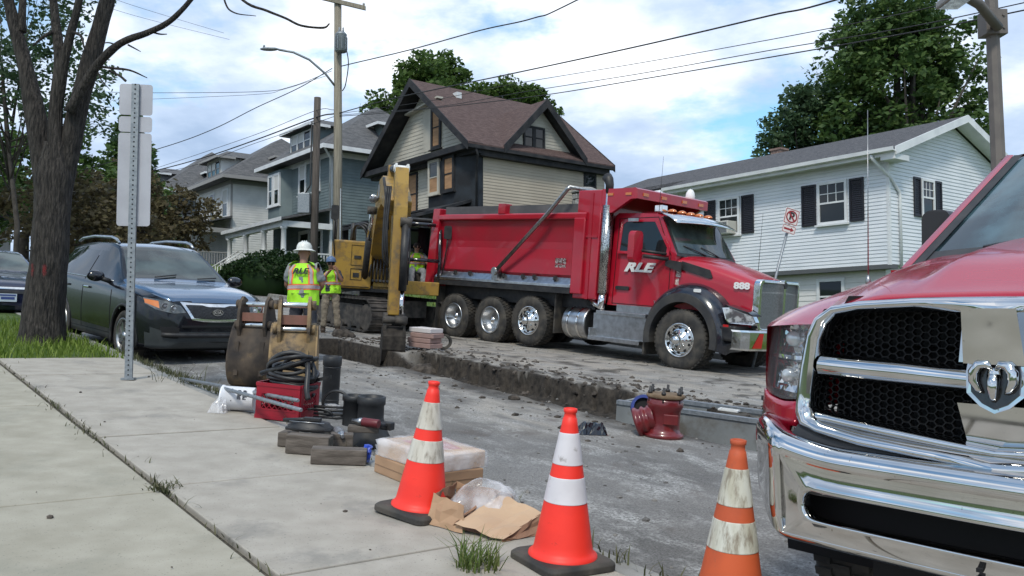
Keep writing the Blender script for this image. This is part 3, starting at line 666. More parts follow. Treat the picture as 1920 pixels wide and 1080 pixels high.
# ---------------------------------------------------------------- the foursquare houses up the street
def foursquare(name, label, s, t, z0, Wd, Dp, eave, ridge, m, roofm, trim, dormers=True, porch=True, win=True, side_dormer=True, ov=0.85):
    x, y = XY(s, t); H = House(name, label, x, y, z0, math.atan2(-DY, -DX))
    b = MB(); b.bb((-Wd, 0.04, z0 - 0.6), (-0.04, Dp, eave - 0.1)); H.part('wall', b, m)
    courses(H, front, -Wd, -0.06, z0 + 0.6, eave - 0.3, 0.16, m, each=False, name='siding')
    courses(H, side, 0.06, Dp, z0 + 0.6, eave - 0.3, 0.16, m, each=False, name='siding')
    ra, rb_ = (-Wd / 2 - 0.9, Dp / 2), (-Wd / 2 + 0.9, Dp / 2)
    A, B_, C_, D_ = (-Wd - ov, -ov, eave), (ov, -ov, eave), (ov, Dp + ov, eave), (-Wd - ov, Dp + ov, eave)
    P, Q = (ra[0], ra[1], ridge), (rb_[0], rb_[1], ridge)
    b = MB(); vs = [A, B_, C_, D_, P, Q] + [(v[0], v[1], eave - 0.14) for v in (A, B_, C_, D_)]
    b.add(vs, [(0, 1, 5, 4), (1, 2, 5), (2, 3, 4, 5), (3, 0, 4)]); b.add(vs, [(6, 7, 1, 0), (7, 8, 2, 1), (8, 9, 3, 2), (9, 6, 0, 3), (9, 8, 7, 6)]); H.part('roof', b, roofm)
    b = MB()
    b.ring([(-Wd - ov - .03, -ov - .03), (ov + .03, -ov - .03), (ov + .03, Dp + ov + .03), (-Wd - ov - .03, Dp + ov + .03)], [(-Wd - ov - .0, -ov), (ov, -ov), (ov, Dp + ov), (-Wd - ov, Dp + ov)], eave - 0.2, eave + 0.02, lambda u, v, w_: (u, v, w_)); H.part('fascia', b, trim)
    b = MB(); b.bb((-Wd - 0.03, -0.03, eave - 0.42), (0.03, 0.0, eave - 0.141)); b.bb((0.0, -0.028, eave - 0.42), (0.03, Dp, eave - 0.142)); b.bb((-0.09, -0.026, z0 + 0.5), (0.026, 0.09, eave - 0.43)); H.part('trim', b, trim)
    def dormer(fn, uc, wd, w_in, z0d, zr, base_in):
        b = MB(); b.prism(rect(uc - wd / 2, z0d - 0.5, uc + wd / 2, zr), -w_in, base_in, fn); d = H.part('dormer', b, m)
        o_ = 0.45; zt = zr
        vs = [fn(uc - wd / 2 - o_, zt, base_in + o_), fn(uc + wd / 2 + o_, zt, base_in + o_), fn(uc + wd / 2 + o_, zt, -w_in), fn(uc - wd / 2 - o_, zt, -w_in), fn(uc, zt + 0.75, base_in - 0.9), fn(uc, zt + 0.75, -w_in - 0.6)]
        b = MB(); b.add(vs, [(0, 1, 4), (1, 2, 5, 4), (3, 0, 4, 5), (2, 1, 0, 3)]); H.part('dormer_roof', b, roofm, d)
        b = MB(); b.ring(rect(uc - wd / 2 - o_ - .02, -base_in - o_ - .02, uc + wd / 2 + o_ + .02, 1), rect(uc - wd / 2 - o_ + .01, -base_in - o_ + .01, uc + wd / 2 + o_ - .01, 0.9), zt - 0.12, zt + 0.03, lambda u, v, w_: fn(u, w_, -v)); H.part('dormer_fascia', b, trim, d)
        return d
    sl_ = (ridge - eave) / (Dp / 2 + ov)
    if dormers:
        zb = eave + 0.25; bi = -0.15
        dormer(front, -Wd * 0.55, Wd * 0.40, 3.2, zb, eave + 1.75, bi)
        u0 = -Wd * 0.55 - Wd * 0.17
        for k in range(3):
            a = u0 + k * Wd * 0.117; window(H, shifted(front, bi), a + 0.06, eave + 0.55, a + Wd * 0.117 - 0.06, eave + 1.5, trim, curtain=(k < 2), fw=0.07)
    if side_dormer:
        dormer(side, Dp * 0.48, 2.1, 3.2, eave + 0.3, eave + 1.75, -0.15); window(H, shifted(side, -0.15), Dp * 0.48 - 0.45, eave + 0.6, Dp * 0.48 + 0.45, eave + 1.45, trim, curtain=True, fw=0.1)
    if porch:
        pz = z0 + 3.35
        roofslab(H, [(-Wd - 0.5, -2.9, pz), (0.5, -2.9, pz), (0.3, 0.0, pz + 0.75), (-Wd - 0.5, 0.0, pz + 0.75)], roofm, name='porch_roof')
        b = MB(); b.bb((-Wd - 0.3, -2.75, pz - 0.42), (0.3, -2.45, pz - 0.125)); b.bb((0.05, -2.44, pz - 0.42), (0.3, -0.03, pz - 0.125)); b.bb((-Wd - 0.52, -2.93, pz - 0.16), (0.52, -2.905, pz + 0.03)); H.part('porch_beam', b, trim)
        for k in range(4):
            px_ = lerp(-Wd, 0.12, k / 3); b = MB(); b.lathe([(0.19, z0 + 0.9), (0.19, z0 + 1.0), (0.145, z0 + 1.02), (0.125, pz - 0.55), (0.18, pz - 0.5), (0.18, pz - 0.42)], 12, Matrix.Translation((px_, -2.6, 0))); H.part('column', b, trim)
        b = MB(); b.bb((-Wd - 0.3, -2.8, z0 - 0.5), (0.35, -0.02, z0 + 0.85)); H.part('porch_floor', b, Mt['grey_dark'])
        b = MB(); b.bb((-Wd, -2.62, z0 + 1.62), (0.1, -2.56, z0 + 1.70)); b.bb((-Wd, -2.62, z0 + 0.98), (0.1, -2.56, z0 + 1.04))
        for k in range(int((Wd) / 0.16)): b.bb((-Wd + 0.16 * k, -2.605, z0 + 1.04), (-Wd + 0.16 * k + 0.05, -2.575, z0 + 1.62))
        b.bb((0.06, -2.5, z0 + 1.62), (0.12, -0.1, z0 + 1.70))
        for k in range(14): b.bb((0.075, -2.45 + 0.17 * k, z0 + 0.9), (0.105, -2.40 + 0.17 * k, z0 + 1.62))
        H.part('railing', b, trim)['kind'] = 'stuff'
    return H
T = foursquare('teal_house', 'dark teal house with grey hip roof, dormers and white columned porch', 40.6, 20.0, 2.2, 7.4, 8.5, 9.45, 12.9, Mt['teal'], Mt['roof_slate'], Mt['trim_white'])
b = MB(); b.prism([(-7.35, -0.0), (-6.9, -0.55), (-5.3, -0.55), (-4.8, 0.0)], 6.3, 9.05, lambda u, v, w_: (u, v, w_)); T.part('bay', b, Mt['teal'])
window(T, shifted(front, 0.55), -6.75, 7.15, -6.3, 8.75, Mt['trim_white'], fw=0.14)
window(T, shifted(front, 0.55), -5.95, 7.15, -5.4, 8.75, Mt['trim_white'], fw=0.14, curtain=True)
for (a, c) in ((-3.75, -3.1), (-1.95, -1.35)): window(T, front, a, 7.55, c, 9.0, Mt['trim_white'], fw=0.16, curtain=True)
for (a, c) in ((-1.75, -1.05), (-3.6, -2.6)): window(T, front, a, 3.5, c, 5.2, Mt['trim_white'], fw=0.2)
b = MB(); b.tube([(0.75, -0.75, 9.3), (0.1, -0.08, 8.9), (0.1, -0.08, 6.2)], 0.06, 8); T.part('downspout', b, Mt['trim_white'])
G3 = foursquare('grey_house', 'pale grey house with dark hip roof, between the teal house and the trees', 55.0, 20.0, 3.3, 7.0, 9.0, 9.95, 13.6, Mt['grey_siding'], Mt['roof_slate'], mat('trim_dull', (0.30, 0.29, 0.28), 0.7))
for (a, c) in ((-1.5, -0.65), (-3.9, -3.2)): window(G3, front, a, 7.5, c, 9.2, Mt['trim_white'], curtain=(a > -2), fw=0.13)
G4 = foursquare('slate_house', 'furthest grey roofed house up the street, half hidden by the brown tree', 69.0, 20.0, 4.5, 8.0, 9.0, 10.9, 15.0, Mt['grey_dark'], Mt['roof_slate'], Mt['trim_white'], porch=True)
for (a, c) in ((-1.5, -0.65),): window(G4, front, a, 8.5, c, 10.2, Mt['trim_white'], fw=0.13)
cg = thing('garage', 'low grey garage with dark roof beyond the parked blue car', 'garage', WM(-27.5, 38.0, 2.4, 0.35))
b = MB(); b.bb((-4, -2.5, 0), (4, 2.5, 2.6)); b.build('wall', Mt['grey_siding'], cg)
b = MB(); b.prism([(-2.9, 2.55), (2.9, 2.55), (0, 3.9)], -4.4, 4.4, lambda u, v, w_: (w_, u, v)); b.build('roof', Mt['roof_grey'], cg)
b = MB(); b.bb((-1.6, -2.53, 0.1), (1.6, -2.5, 2.1)); b.build('door', Mt['grey_dark'], cg)
# stone retaining wall before the lawn, each stone a piece
rw = thing('retaining_wall', 'low dark stone retaining wall at the foot of the lawn', 'wall', GM(35, 16.2, HD, 0.0, 0.0))
b = MB(); b.box((0, 0.2, 0.30), (12.0, 0.3, 0.9)); b.build('core', Mt['joint_dirt'], rw)
Mt['dark_stone'] = mat('dark_stone', (0.07, 0.07, 0.072), 0.9, col2=(0.13, 0.125, 0.12), scale=3)
for r_ in range(3):
    x = -6.0
    while x < 5.7:
        l = random.uniform(0.45, 0.95); b = MB(); b.box((x + l / 2, 0.03 + random.uniform(-0.02, 0.02), 0.0 + 0.30 * r_ + 0.08), (l - 0.03, 0.16, 0.27)); b.build('stone', Mt['dark_stone'], rw, bevel=0.03, seg=1); x += l
st_ = thing('porch_steps', 'concrete steps with white handrail beside the round hedge', 'steps', GM(46.5, 16.0, HD, 0.0, 0.0))
for i in range(6):
    b = MB(); b.box((0, 0.3 * i, 0.12 + 0.18 * i), (1.3, 0.32, 0.24)); b.build('step', Mt['concrete'], st_)
b = MB()
for x in (-0.6, 0.6):
    b.tube([(x, 0, 1.05), (x, 1.6, 2.1)], 0.03, 6)
    for i in range(6): b.tube([(x, 0.3 * i, 0.2 + 0.18 * i), (x, 0.3 * i, 1.05 + 0.197 * i)], 0.022, 6)
b.build('handrail', Mt['trim_white'], st_)['kind'] = 'stuff'
# ================================================================ TREES AND PLANTS
def leaf_mat(name, c1, c2, c3, rough=0.5, transl=0.38):
    m = bpy.data.materials.new(name); m.use_nodes = True; t = m.node_tree; b = t.nodes['Principled BSDF']; L = t.links.new
    b.inputs['Roughness'].default_value = rough; b.inputs['Specular IOR Level'].default_value = 0.25
    g_ = t.nodes.new('ShaderNodeNewGeometry'); rp = t.nodes.new('ShaderNodeValToRGB'); e = rp.color_ramp.elements
    e[0].position = 0.0; e[0].color = (*c1, 1); e[1].position = 1.0; e[1].color = (*c3, 1); q = e.new(0.5); q.color = (*c2, 1)
    L(g_.outputs['Random Per Island'], rp.inputs[0]); L(rp.outputs[0], b.inputs['Base Color'])
    tr = t.nodes.new('ShaderNodeBsdfTranslucent'); L(rp.outputs[0], tr.inputs[0]); mx_ = t.nodes.new('ShaderNodeMixShader'); mx_.inputs[0].default_value = transl
    L(b.outputs[0], mx_.inputs[1]); L(tr.outputs[0], mx_.inputs[2]); L(mx_.outputs[0], t.nodes['Material Output'].inputs[0]); return m
Mt['leaf_dark'] = leaf_mat('leaf_dark', (0.045, 0.088, 0.025), (0.072, 0.13, 0.037), (0.125, 0.19, 0.052))
Mt['leaf_mid'] = leaf_mat('leaf_mid', (0.045, 0.085, 0.02), (0.075, 0.13, 0.03), (0.12, 0.185, 0.045))
Mt['leaf_blue'] = leaf_mat('leaf_blue', (0.038, 0.075, 0.036), (0.062, 0.11, 0.052), (0.10, 0.155, 0.07))
Mt['leaf_brown'] = leaf_mat('leaf_brown', (0.07, 0.058, 0.032), (0.115, 0.092, 0.048), (0.17, 0.145, 0.07))
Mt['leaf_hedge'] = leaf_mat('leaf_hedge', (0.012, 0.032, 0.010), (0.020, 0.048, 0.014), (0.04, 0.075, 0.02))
Mt['grass'] = leaf_mat('grass_blade', (0.09, 0.15, 0.02), (0.16, 0.235, 0.035), (0.25, 0.31, 0.065), 0.6, 0.35)
Mt['tuft'] = leaf_mat('tuft_leaf', (0.06, 0.10, 0.022), (0.12, 0.165, 0.04), (0.22, 0.23, 0.09), 0.65, 0.3)
Mt['weed'] = leaf_mat('weed_leaf', (0.055, 0.06, 0.03), (0.085, 0.095, 0.04), (0.15, 0.135, 0.08), 0.7, 0.25)
Mt['bark'] = mat('bark', (0.022, 0.019, 0.017), 0.95, col2=(0.070, 0.060, 0.052), scale=7, stretch=(5, 5, 0.8), lo=0.38, hi=0.64, bump=1.0, bscale=8, bdist=0.09, third=(0.115, 0.10, 0.088), tscale=9, tlo=0.60, thi=0.74)
Mt['bark_far'] = mat('bark_far', (0.045, 0.038, 0.032), 0.95, col2=(0.08, 0.07, 0.06), scale=4)
def leaf_cloud(centers, radii, n_per, size, flat=0.35):
    """leaf quads (two triangles folded along the midrib) round clump centres -> verts, faces"""
    c = np.repeat(np.asarray(centers, float), n_per, 0); r = np.repeat(np.asarray(radii, float), n_per)
    n = len(c); d = RNG.normal(size=(n, 3)); d /= np.linalg.norm(d, axis=1)[:, None]
    p = c + d * (r * RNG.uniform(0.25, 1.0, n) ** 0.6)[:, None] * np.array([1, 1, 0.75])
    a = RNG.normal(size=(n, 3)); a[:, 2] *= 0.5; a /= np.linalg.norm(a, axis=1)[:, None]
    q = RNG.normal(size=(n, 3)); b_ = np.cross(a, q); b_ /= np.linalg.norm(b_, axis=1)[:, None]
    sz = size * RNG.uniform(0.6, 1.3, n)[:, None]
    v = np.stack([p - a * sz, p + b_ * sz * 0.55, p + a * sz, p - b_ * sz * 0.55], 1).reshape(-1, 3)
    return v, np.arange(4 * n).reshape(-1, 4)
def mesh_np(name, v, f, m, parent=None):
    me = bpy.data.meshes.new(name); n = len(v); k = f.shape[1]
    me.vertices.add(n); me.vertices.foreach_set('co', v.astype(np.float32).ravel())
    me.loops.add(f.size); me.loops.foreach_set('vertex_index', f.astype(np.int32).ravel())
    me.polygons.add(len(f)); me.polygons.foreach_set('loop_start', np.arange(0, f.size, k, dtype=np.int32)); me.polygons.foreach_set('loop_total', np.full(len(f), k, dtype=np.int32))
    me.materials.append(m); me.update(calc_edges=True); me.validate()
    o = bpy.data.objects.new(name, me); COL.objects.link(o)
    if parent is not None: o.parent = parent
    return o
def tree(name, label, x, y, z, h, crown, m, leaf=0.16, n_clumps=160, per=55, clump_r=0.75, trunk_r=0.25, group=None, limbs=10, bark='bark_far', seed=1, hollow=0.35, cat='tree'):
    """crown: list of (dx, dy, dz, rx, ry, rz) lobes over the base"""
    rg = np.random.default_rng(seed); rs_ = random.Random(seed)
    e = thing(name, label, cat, WM(x, y, z), group)
    b = MB(); cz = max(c[2] for c in crown); top = (crown[0][0], crown[0][1], crown[0][2])
    b.tube([(0, 0, -0.3), (0.02, 0, h * 0.2), (top[0] * 0.4, top[1] * 0.4, top[2] * 0.6), (top[0], top[1], cz)], [trunk_r * 1.25, trunk_r, trunk_r * 0.7, trunk_r * 0.15], 9)
    cs, rr_ = [], []
    vol = np.array([c[3] * c[4] * c[5] for c in crown]); vol = vol ** 0.8; vol = vol / vol.sum()
    for ci, c in enumerate(crown):
        k = max(3, int(n_clumps * vol[ci]))
        d = rg.normal(size=(k, 3)); d /= np.linalg.norm(d, axis=1)[:, None]; rad = rg.uniform(hollow, 1.0, k) ** 0.7
        jit = rg.uniform(0.85, 1.12, k)
        cs.append(np.array(c[:3]) + d * (rad * jit)[:, None] * np.array(c[3:])); rr_.append(clump_r * rg.uniform(0.55, 1.25, k))
    cs = np.concatenate(cs); rr_ = np.concatenate(rr_)
    for i in range(min(limbs, len(cs))):
        q = cs[(i * 7) % len(cs)]; a = Vector((top[0] * 0.3, top[1] * 0.3, top[2] * rs_.uniform(0.35, 0.75))); d = Vector(q)
        mid = a.lerp(d, 0.5) + Vector((rs_.uniform(-.3, .3), rs_.uniform(-.3, .3), 0.2 * h * 0.1))
        b.tube([a, mid, d], [trunk_r * 0.4, trunk_r * 0.25, trunk_r * 0.06], 6)
    b.build('trunk', Mt[bark], e)
    v, f = leaf_cloud(cs, rr_, per, leaf); mesh_np('crown', v, f, m, e); return e
# big tree behind the white house
tree('maple_tree', 'tall dense dark green tree rising behind the white house roof', 17.6, 38.5, -0.5, 17, [(0, 0, 11.4, 3.4, 4.0, 4.0), (-2.0, -0.6, 9.0, 2.2, 3.0, 2.6), (1.9, 0.4, 10.2, 2.0, 3.0, 3.0), (0.0, 0, 15.2, 2.7, 3.2, 2.6), (1.2, 0, 13.2, 2.2, 3, 2.4), (-1.2, 0, 13.0, 2.2, 3, 2.4), (2.6, 0, 8.2, 1.7, 3.0, 2.2), (0, 0, 8.0, 3.4, 3.6, 2.2)], Mt['leaf_dark'], leaf=0.15, n_clumps=400, per=92, clump_r=0.78, trunk_r=0.4, seed=3, limbs=26)
tree('ash_tree', 'paler bushy tree beside the dark tree behind the white house', 13.4, 39.5, -0.5, 12, [(-0.1, 0, 10.2, 1.2, 1.8, 2.0), (-0.9, 0, 8.9, 1.1, 1.6, 1.3), (0.7, 0, 11.2, 1.1, 1.6, 1.4), (0.9, 0, 9.3, 1.2, 1.6, 1.6)], Mt['leaf_blue'], leaf=0.12, n_clumps=110, per=80, clump_r=0.7, seed=5)
tree('oak_tree', 'broad mid green tree rising behind the burnt house gable', -5.3, 56.0, 3.5, 15, [(0.2, 0, 11.3, 3.4, 3.4, 3.2), (-3.0, 0, 9.4, 2.2, 2.2, 2.2), (1.7, 0, 11.6, 2.6, 2.5, 2.3), (-0.4, 0, 13.3, 1.9, 2.0, 1.8), (3.1, 0, 9.6, 2.2, 2.2, 2.0), (-3.7, 0, 7.9, 2.1, 2, 2.0)], Mt['leaf_mid'], leaf=0.18, n_clumps=260, per=105, clump_r=0.85, trunk_r=0.4, seed=8, limbs=22)
tree('leafy_tree', 'low green tree top showing over the burnt house ridge', 2.0, 55.0, 4.0, 10, [(-0.4, 0, 10.3, 1.5, 2, 1.2), (-2.2, 0, 10.9, 1.9, 2, 1.4)], Mt['leaf_mid'], leaf=0.17, n_clumps=60, per=90, clump_r=0.7, seed=9)
tree('shade_tree', 'small green tree top over the teal house roof', -10.0, 62.0, 5.0, 9, [(-1.0, 0, 7.2, 2.0, 2, 1.8), (1.2, 0, 7.8, 2.2, 2, 2.2)], Mt['leaf_mid'], leaf=0.18, n_clumps=60, per=80, clump_r=0.8, seed=10)
tree('sapling', 'sparse sapling top beside the white house roof, over the truck canopy', 8.1, 38.0, -0.4, 8, [(0, 0, 6.9, 0.45, 0.5, 0.65)], Mt['leaf_dark'], leaf=0.13, n_clumps=10, per=30, clump_r=0.35, seed=11, trunk_r=0.06, limbs=4)
tree('yard_tree', 'purple leaved tree at the right end of the white house', 23.0, 34.0, -0.8, 8, [(0, 0, 6.2, 1.6, 1.8, 2.0), (0.6, 0, 4.6, 1.8, 1.8, 2.0)], leaf_mat('leaf_purple', (0.03, 0.02, 0.03), (0.05, 0.032, 0.045), (0.085, 0.06, 0.075)), leaf=0.16, n_clumps=80, per=50, clump_r=0.6, seed=12)
# spruce up the street
def spruce(name, label, x, y, z, h, r0, m, seed):
    rg = np.random.default_rng(seed); e = thing(name, label, 'tree', WM(x, y, z)); b = MB(); b.tube([(0, 0, -0.3), (0, 0, h)], [0.28, 0.03], 8); b.build('trunk', Mt['bark_far'], e)
    cs, rr_ = [], []
    for i in range(30):
        zz_ = h * (0.10 + 0.88 * i / 29); r_ = r0 * (1 - i / 30.0) ** 0.85 * rg.uniform(0.8, 1.1); k = max(3, int(15 * r_ / r0) + 2)
        for j in range(k):
            a = 6.283 * (j + rg.random()) / k
            for q in (0.35, 0.65, 0.95): cs.append((math.cos(a) * r_ * q, math.sin(a) * r_ * q, zz_ - 0.35 * r_ * q)); rr_.append(0.16 * r_ + 0.22)
    v, f = leaf_cloud(cs, rr_, 26, 0.17); mesh_np('crown', v, f, m, e)
spruce('spruce_tree', 'dark drooping spruce behind the grey sign back', -23.5, 52.0, 4.0, 10.0, 3.4, Mt['leaf_dark'], 4)
# trees at the far left, up the street on this side
tree('street_tree', 'green tree behind the foreground trunk, over the parked blue car', -17.5, 30.0, 1.3, 12, [(-1, 0, 9, 3.0, 3, 3.2), (1.2, 0, 7.2, 2.6, 2.6, 2.4), (-3.2, 0, 6.5, 2.8, 2.8, 2.6), (1.4, 0, 10.6, 2.2, 2, 2.2)], Mt['leaf_blue'], leaf=0.10, n_clumps=300, per=36, clump_r=0.55, trunk_r=0.09, seed=21, limbs=26, hollow=0.2)
tree('elm_tree', 'shady green tree at the very edge behind the blue car', -25.5, 36.0, 2.0, 11, [(-1.5, 0, 5.0, 4.2, 3.2, 3.2), (2.5, 0, 4.2, 2.6, 2.8, 2.4), (-2, 0, 9.0, 3.6, 3.2, 3.4)], Mt['leaf_dark'], leaf=0.15, n_clumps=230, per=80, clump_r=0.8, trunk_r=0.3, seed=22)
tree('linden_tree', 'mid green tree filling the gap between the tree trunk and the sign', -27.0, 47.0, 3.3, 9, [(1.6, 0, 5.2, 3.0, 3, 2.8), (-2.6, 0, 4.4, 3.2, 3, 2.8), (4.4, 0, 3.6, 2.4, 2.4, 2.2)], Mt['leaf_mid'], leaf=0.16, n_clumps=200, per=80, clump_r=0.8, seed=23)
tree('bronze_tree', 'bronze leaved small tree in front of the grey house', -17.8, 42.0, 2.3, 6, [(-1.6, 0, 4.0, 2.3, 2.0, 2.2), (1.5, 0, 3.2, 1.9, 1.6, 1.9), (-4.3, 0, 3.8, 2.4, 2, 2.1), (0.2, 0, 1.9, 2.6, 2.0, 1.5)], Mt['leaf_brown'], leaf=0.13, n_clumps=190, per=50, clump_r=0.55, trunk_r=0.14, seed=24, limbs=18, hollow=0.15)
tree('dogwood_tree', 'low bronze green tree left of the dark sport utility vehicle roof', -17.6, 33.0, 1.8, 5, [(0, 0, 2.7, 2.4, 1.8, 1.7), (2.6, 0, 2.1, 1.7, 1.5, 1.4)], Mt['leaf_brown'], leaf=0.12, n_clumps=110, per=48, clump_r=0.5, trunk_r=0.12, seed=25)
# hills of far trees closing the street
def hedge(name, label, x, y, z, lobes, m, n, per, leaf, seed, cat='hedge', kind=None, clump=0.3):
    rg = np.random.default_rng(seed); e = thing(name, label, cat, WM(x, y, z))
    cs, rr_ = [], []
    for c in lobes:
        d = rg.normal(size=(n, 3)); d[:, 2] = np.abs(d[:, 2]); d /= np.linalg.norm(d, axis=1)[:, None]
        cs.append(np.array(c[:3]) + d * rg.uniform(0.75, 1.0, n)[:, None] * np.array(c[3:])); rr_.append(np.full(n, clump))
    v, f = leaf_cloud(np.concatenate(cs), np.concatenate(rr_), per, leaf); mesh_np('foliage', v, f, m, e)
    b = MB()
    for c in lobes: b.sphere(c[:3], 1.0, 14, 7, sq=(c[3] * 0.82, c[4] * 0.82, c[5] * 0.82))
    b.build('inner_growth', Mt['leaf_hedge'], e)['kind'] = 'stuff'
    for k in range(3): MB().tube([(0.3 * k - 0.3, 0, -0.4), (0.4 * k - 0.4, 0, 0.6)], 0.05, 6).build('stem', Mt['bark_far'], e)
    return e
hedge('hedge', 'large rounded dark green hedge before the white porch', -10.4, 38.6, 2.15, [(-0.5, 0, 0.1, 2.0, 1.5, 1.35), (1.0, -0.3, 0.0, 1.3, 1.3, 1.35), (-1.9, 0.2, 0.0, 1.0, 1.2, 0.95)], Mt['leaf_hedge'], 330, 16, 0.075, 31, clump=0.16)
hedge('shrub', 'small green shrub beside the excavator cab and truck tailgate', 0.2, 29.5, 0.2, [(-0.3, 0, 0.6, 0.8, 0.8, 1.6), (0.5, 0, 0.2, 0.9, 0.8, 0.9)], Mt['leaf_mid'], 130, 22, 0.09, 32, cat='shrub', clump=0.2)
# ---------------------------------------------------------------- the near tree
TX, TY = -6.64, 12.02; TZ = gz(TX, TY) + 0.1
nt_ = thing('street_tree', 'big bare trunked tree with three forks and a red paint mark, on the grass verge', 'tree', WM(TX, TY, TZ))
PXM = 12.02 / 1600.0
def tp(px, py, dy=0.0):
    """a point of the trunk read off the photograph at the tree's own distance"""
    k = (TY + dy); r_ = ((px - 960) / 1600.0, math.cos(math.atan(77 / 1600)), 0)
    u = (540 - py) / 1600.0; c, s = math.cos(math.atan(77 / 1600)), math.sin(math.atan(77 / 1600))
    dirv = Vector(((px - 960) / 1600.0, c - u * s, s + u * c)); dirv *= k / dirv.y
    return Vector((dirv.x - TX, dirv.y - TY, dirv.z - TZ))
def limb(mb, pix, widths, n=12, rough_=0.05, sub=6, kw=0.80):
    pts = catmull([tuple(tp(*q)) for q in pix], sub); rs_ = []
    ws = [w_ * PXM / 2 * kw for w_ in widths]
    for i in range(len(pts)): rs_.append(float(np.interp(i / (len(pts) - 1) * (len(ws) - 1), range(len(ws)), ws)))
    b0 = len(mb.v); mb.tube(pts, rs_, n)
    for i in range(b0, len(mb.v)):
        p = Vector(mb.v[i]); k = noise.fractal(p * 3.0 + Vector((9, 2, 1)), 0.8, 2, 4); q = noise.noise(Vector((p.x * 9, p.y * 9, p.z * 1.2)))
        r_ = rs_[min(len(rs_) - 1, (i - b0) // n)]
        ax = Vector(pts[min(len(pts) - 1, (i - b0) // n)]); d = p - ax
        if d.length > 1e-5: mb.v[i] = tuple(p + d.normalized() * r_ * (rough_ * k + 0.10 * q))
b = MB()
limb(b, [(76, 672), (80, 600), (90, 500), (98, 400), (104, 330), (110, 270)], [128, 96, 88, 84, 88, 66], 28, sub=9, kw=0.75)
b.build('trunk', Mt['bark'], nt_)
for nm_, pix, wd in (('limb', [(92, 380, 0.02), (72, 250), (58, 170), (36, 80), (16, 0), (-8, -130), (-40, -260)], [52, 50, 40, 30, 24, 18, 10]),
                     ('limb', [(104, 340, -0.12), (104, 220, -0.1), (112, 120, -0.1), (104, 40, 0), (98, -40, 0.1), (96, -180, 0.3)], [34, 32, 26, 20, 16, 8]),
                     ('limb', [(108, 200, -0.08), (126, 90, -0.15), (144, 20, -0.2), (160, -60, -0.2), (190, -220, -0.3)], [24, 20, 17, 14, 7]),
                     ('limb', [(112, 380, 0.05), (140, 230, 0.0), (168, 120), (190, 40), (206, -20), (228, -140), (262, -300)], [50, 46, 42, 36, 32, 26, 12]),
                     ('branch', [(130, 210, -0.2), (178, 128, -0.3), (225, 82, -0.4), (275, 62, -0.5), (318, 40, -0.6), (362, -6, -0.7), (420, -90, -0.9), (470, -190, -1.0)], [26, 20, 16, 14, 12, 10, 8, 4]),
                     ('branch', [(40, 60, 0), (44, -20, 0.1), (52, -160, 0.3)], [20, 15, 7]),
                     ('twig', [(182, 124, -0.3), (212, 128, -0.3), (244, 132, -0.25), (276, 146, -0.2)], [6, 6, 5, 2]),
                     ('twig', [(182, 132, -0.3), (190, 150, -0.3), (206, 168, -0.3)], [4, 3, 1.5]),
                     ('twig', [(222, 86, -0.4), (204, 80, -0.4), (190, 82, -0.3)], [4, 3, 1.5]),
                     ('twig', [(285, 60, -0.5), (300, 64, -0.5), (313, 64, -0.5)], [5, 4, 2]),
                     ('twig', [(240, 84, -0.45), (255, 92, -0.45), (264, 97, -0.4)], [4, 3, 1.5]),
                     ('twig', [(204, 132, -0.3), (224, 142, -0.3), (236, 152, -0.3)], [5, 5, 6]),
                     ('twig', [(98, 60, -0.1), (80, 70, -0.2), (62, 86, -0.3)], [9, 7, 4]),
                     ('twig', [(136, 60, -0.2), (152, 68, -0.3), (158, 90, -0.35)], [8, 6, 3]),
                     ('dead_branch', [(410, -60, -1.2), (422, 4, -1.2), (440, 24, -1.2), (480, 30, -1.2)], [4, 4, 3, 1.5]),
                     ('dead_branch', [(395, -70, -1.0), (455, 0, -1.1), (500, 20, -1.1), (535, 34, -1.1), (565, 48, -1.1), (606, 52, -1.1), (618, 44, -1.1)], [10, 6, 5.5, 5, 5, 5, 3])):
    b = MB(); limb(b, pix, wd, 10 if nm_ != 'limb' else 16, sub=6); b.build(nm_, Mt['bark'], nt_)
rg = np.random.default_rng(77); cs = []
for k in range(150):
    a = rg.uniform(0, 6.28); r_ = rg.uniform(0.3, 3.2); cs.append((r_ * math.cos(a) - 0.2, r_ * math.sin(a), 6.6 + rg.uniform(0, 3.0)))
v, f = leaf_cloud(cs, np.full(len(cs), 0.5), 34, 0.06); mesh_np('crown', v, f, Mt['leaf_blue'], nt_)
b = MB(); rows = []
for i in range(7):
    row = []
    for j in range(7):
        q = tp(91, 508); a = lerp(-0.55, 0.55, j / 6); row.append((q.x + 0.275 * math.sin(a), q.y - 0.275 * math.cos(a), q.z + lerp(-0.19, 0.19, i / 6)))
    rows.append(row)
b.grid(rows)
pm = bpy.data.materials.new('red_spray'); pm.use_nodes = True; t_ = pm.node_tree; bs = t_.nodes['Principled BSDF']; bs.inputs['Base Color'].default_value = (0.22, 0.02, 0.022, 1); bs.inputs['Roughness'].default_value = 0.9
nz_ = t_.nodes.new('ShaderNodeTexNoise'); nz_.inputs['Scale'].default_value = 22; tcx = t_.nodes.new('ShaderNodeTexCoord'); t_.links.new(tcx.outputs['Object'], nz_.inputs[0])
gr = t_.nodes.new('ShaderNodeTexGradient'); gr.gradient_type = 'SPHERICAL'; mpx = t_.nodes.new('ShaderNodeMapping'); mpx.inputs['Location'].default_value = (-1, -1, -1); mpx.inputs['Scale'].default_value = (2, 2, 2); t_.links.new(tcx.outputs['Generated'], mpx.inputs[0]); t_.links.new(mpx.outputs[0], gr.inputs[0])
mm = t_.nodes.new('ShaderNodeMath'); mm.operation = 'MULTIPLY'; t_.links.new(nz_.outputs[0], mm.inputs[0]); t_.links.new(gr.outputs[0], mm.inputs[1])
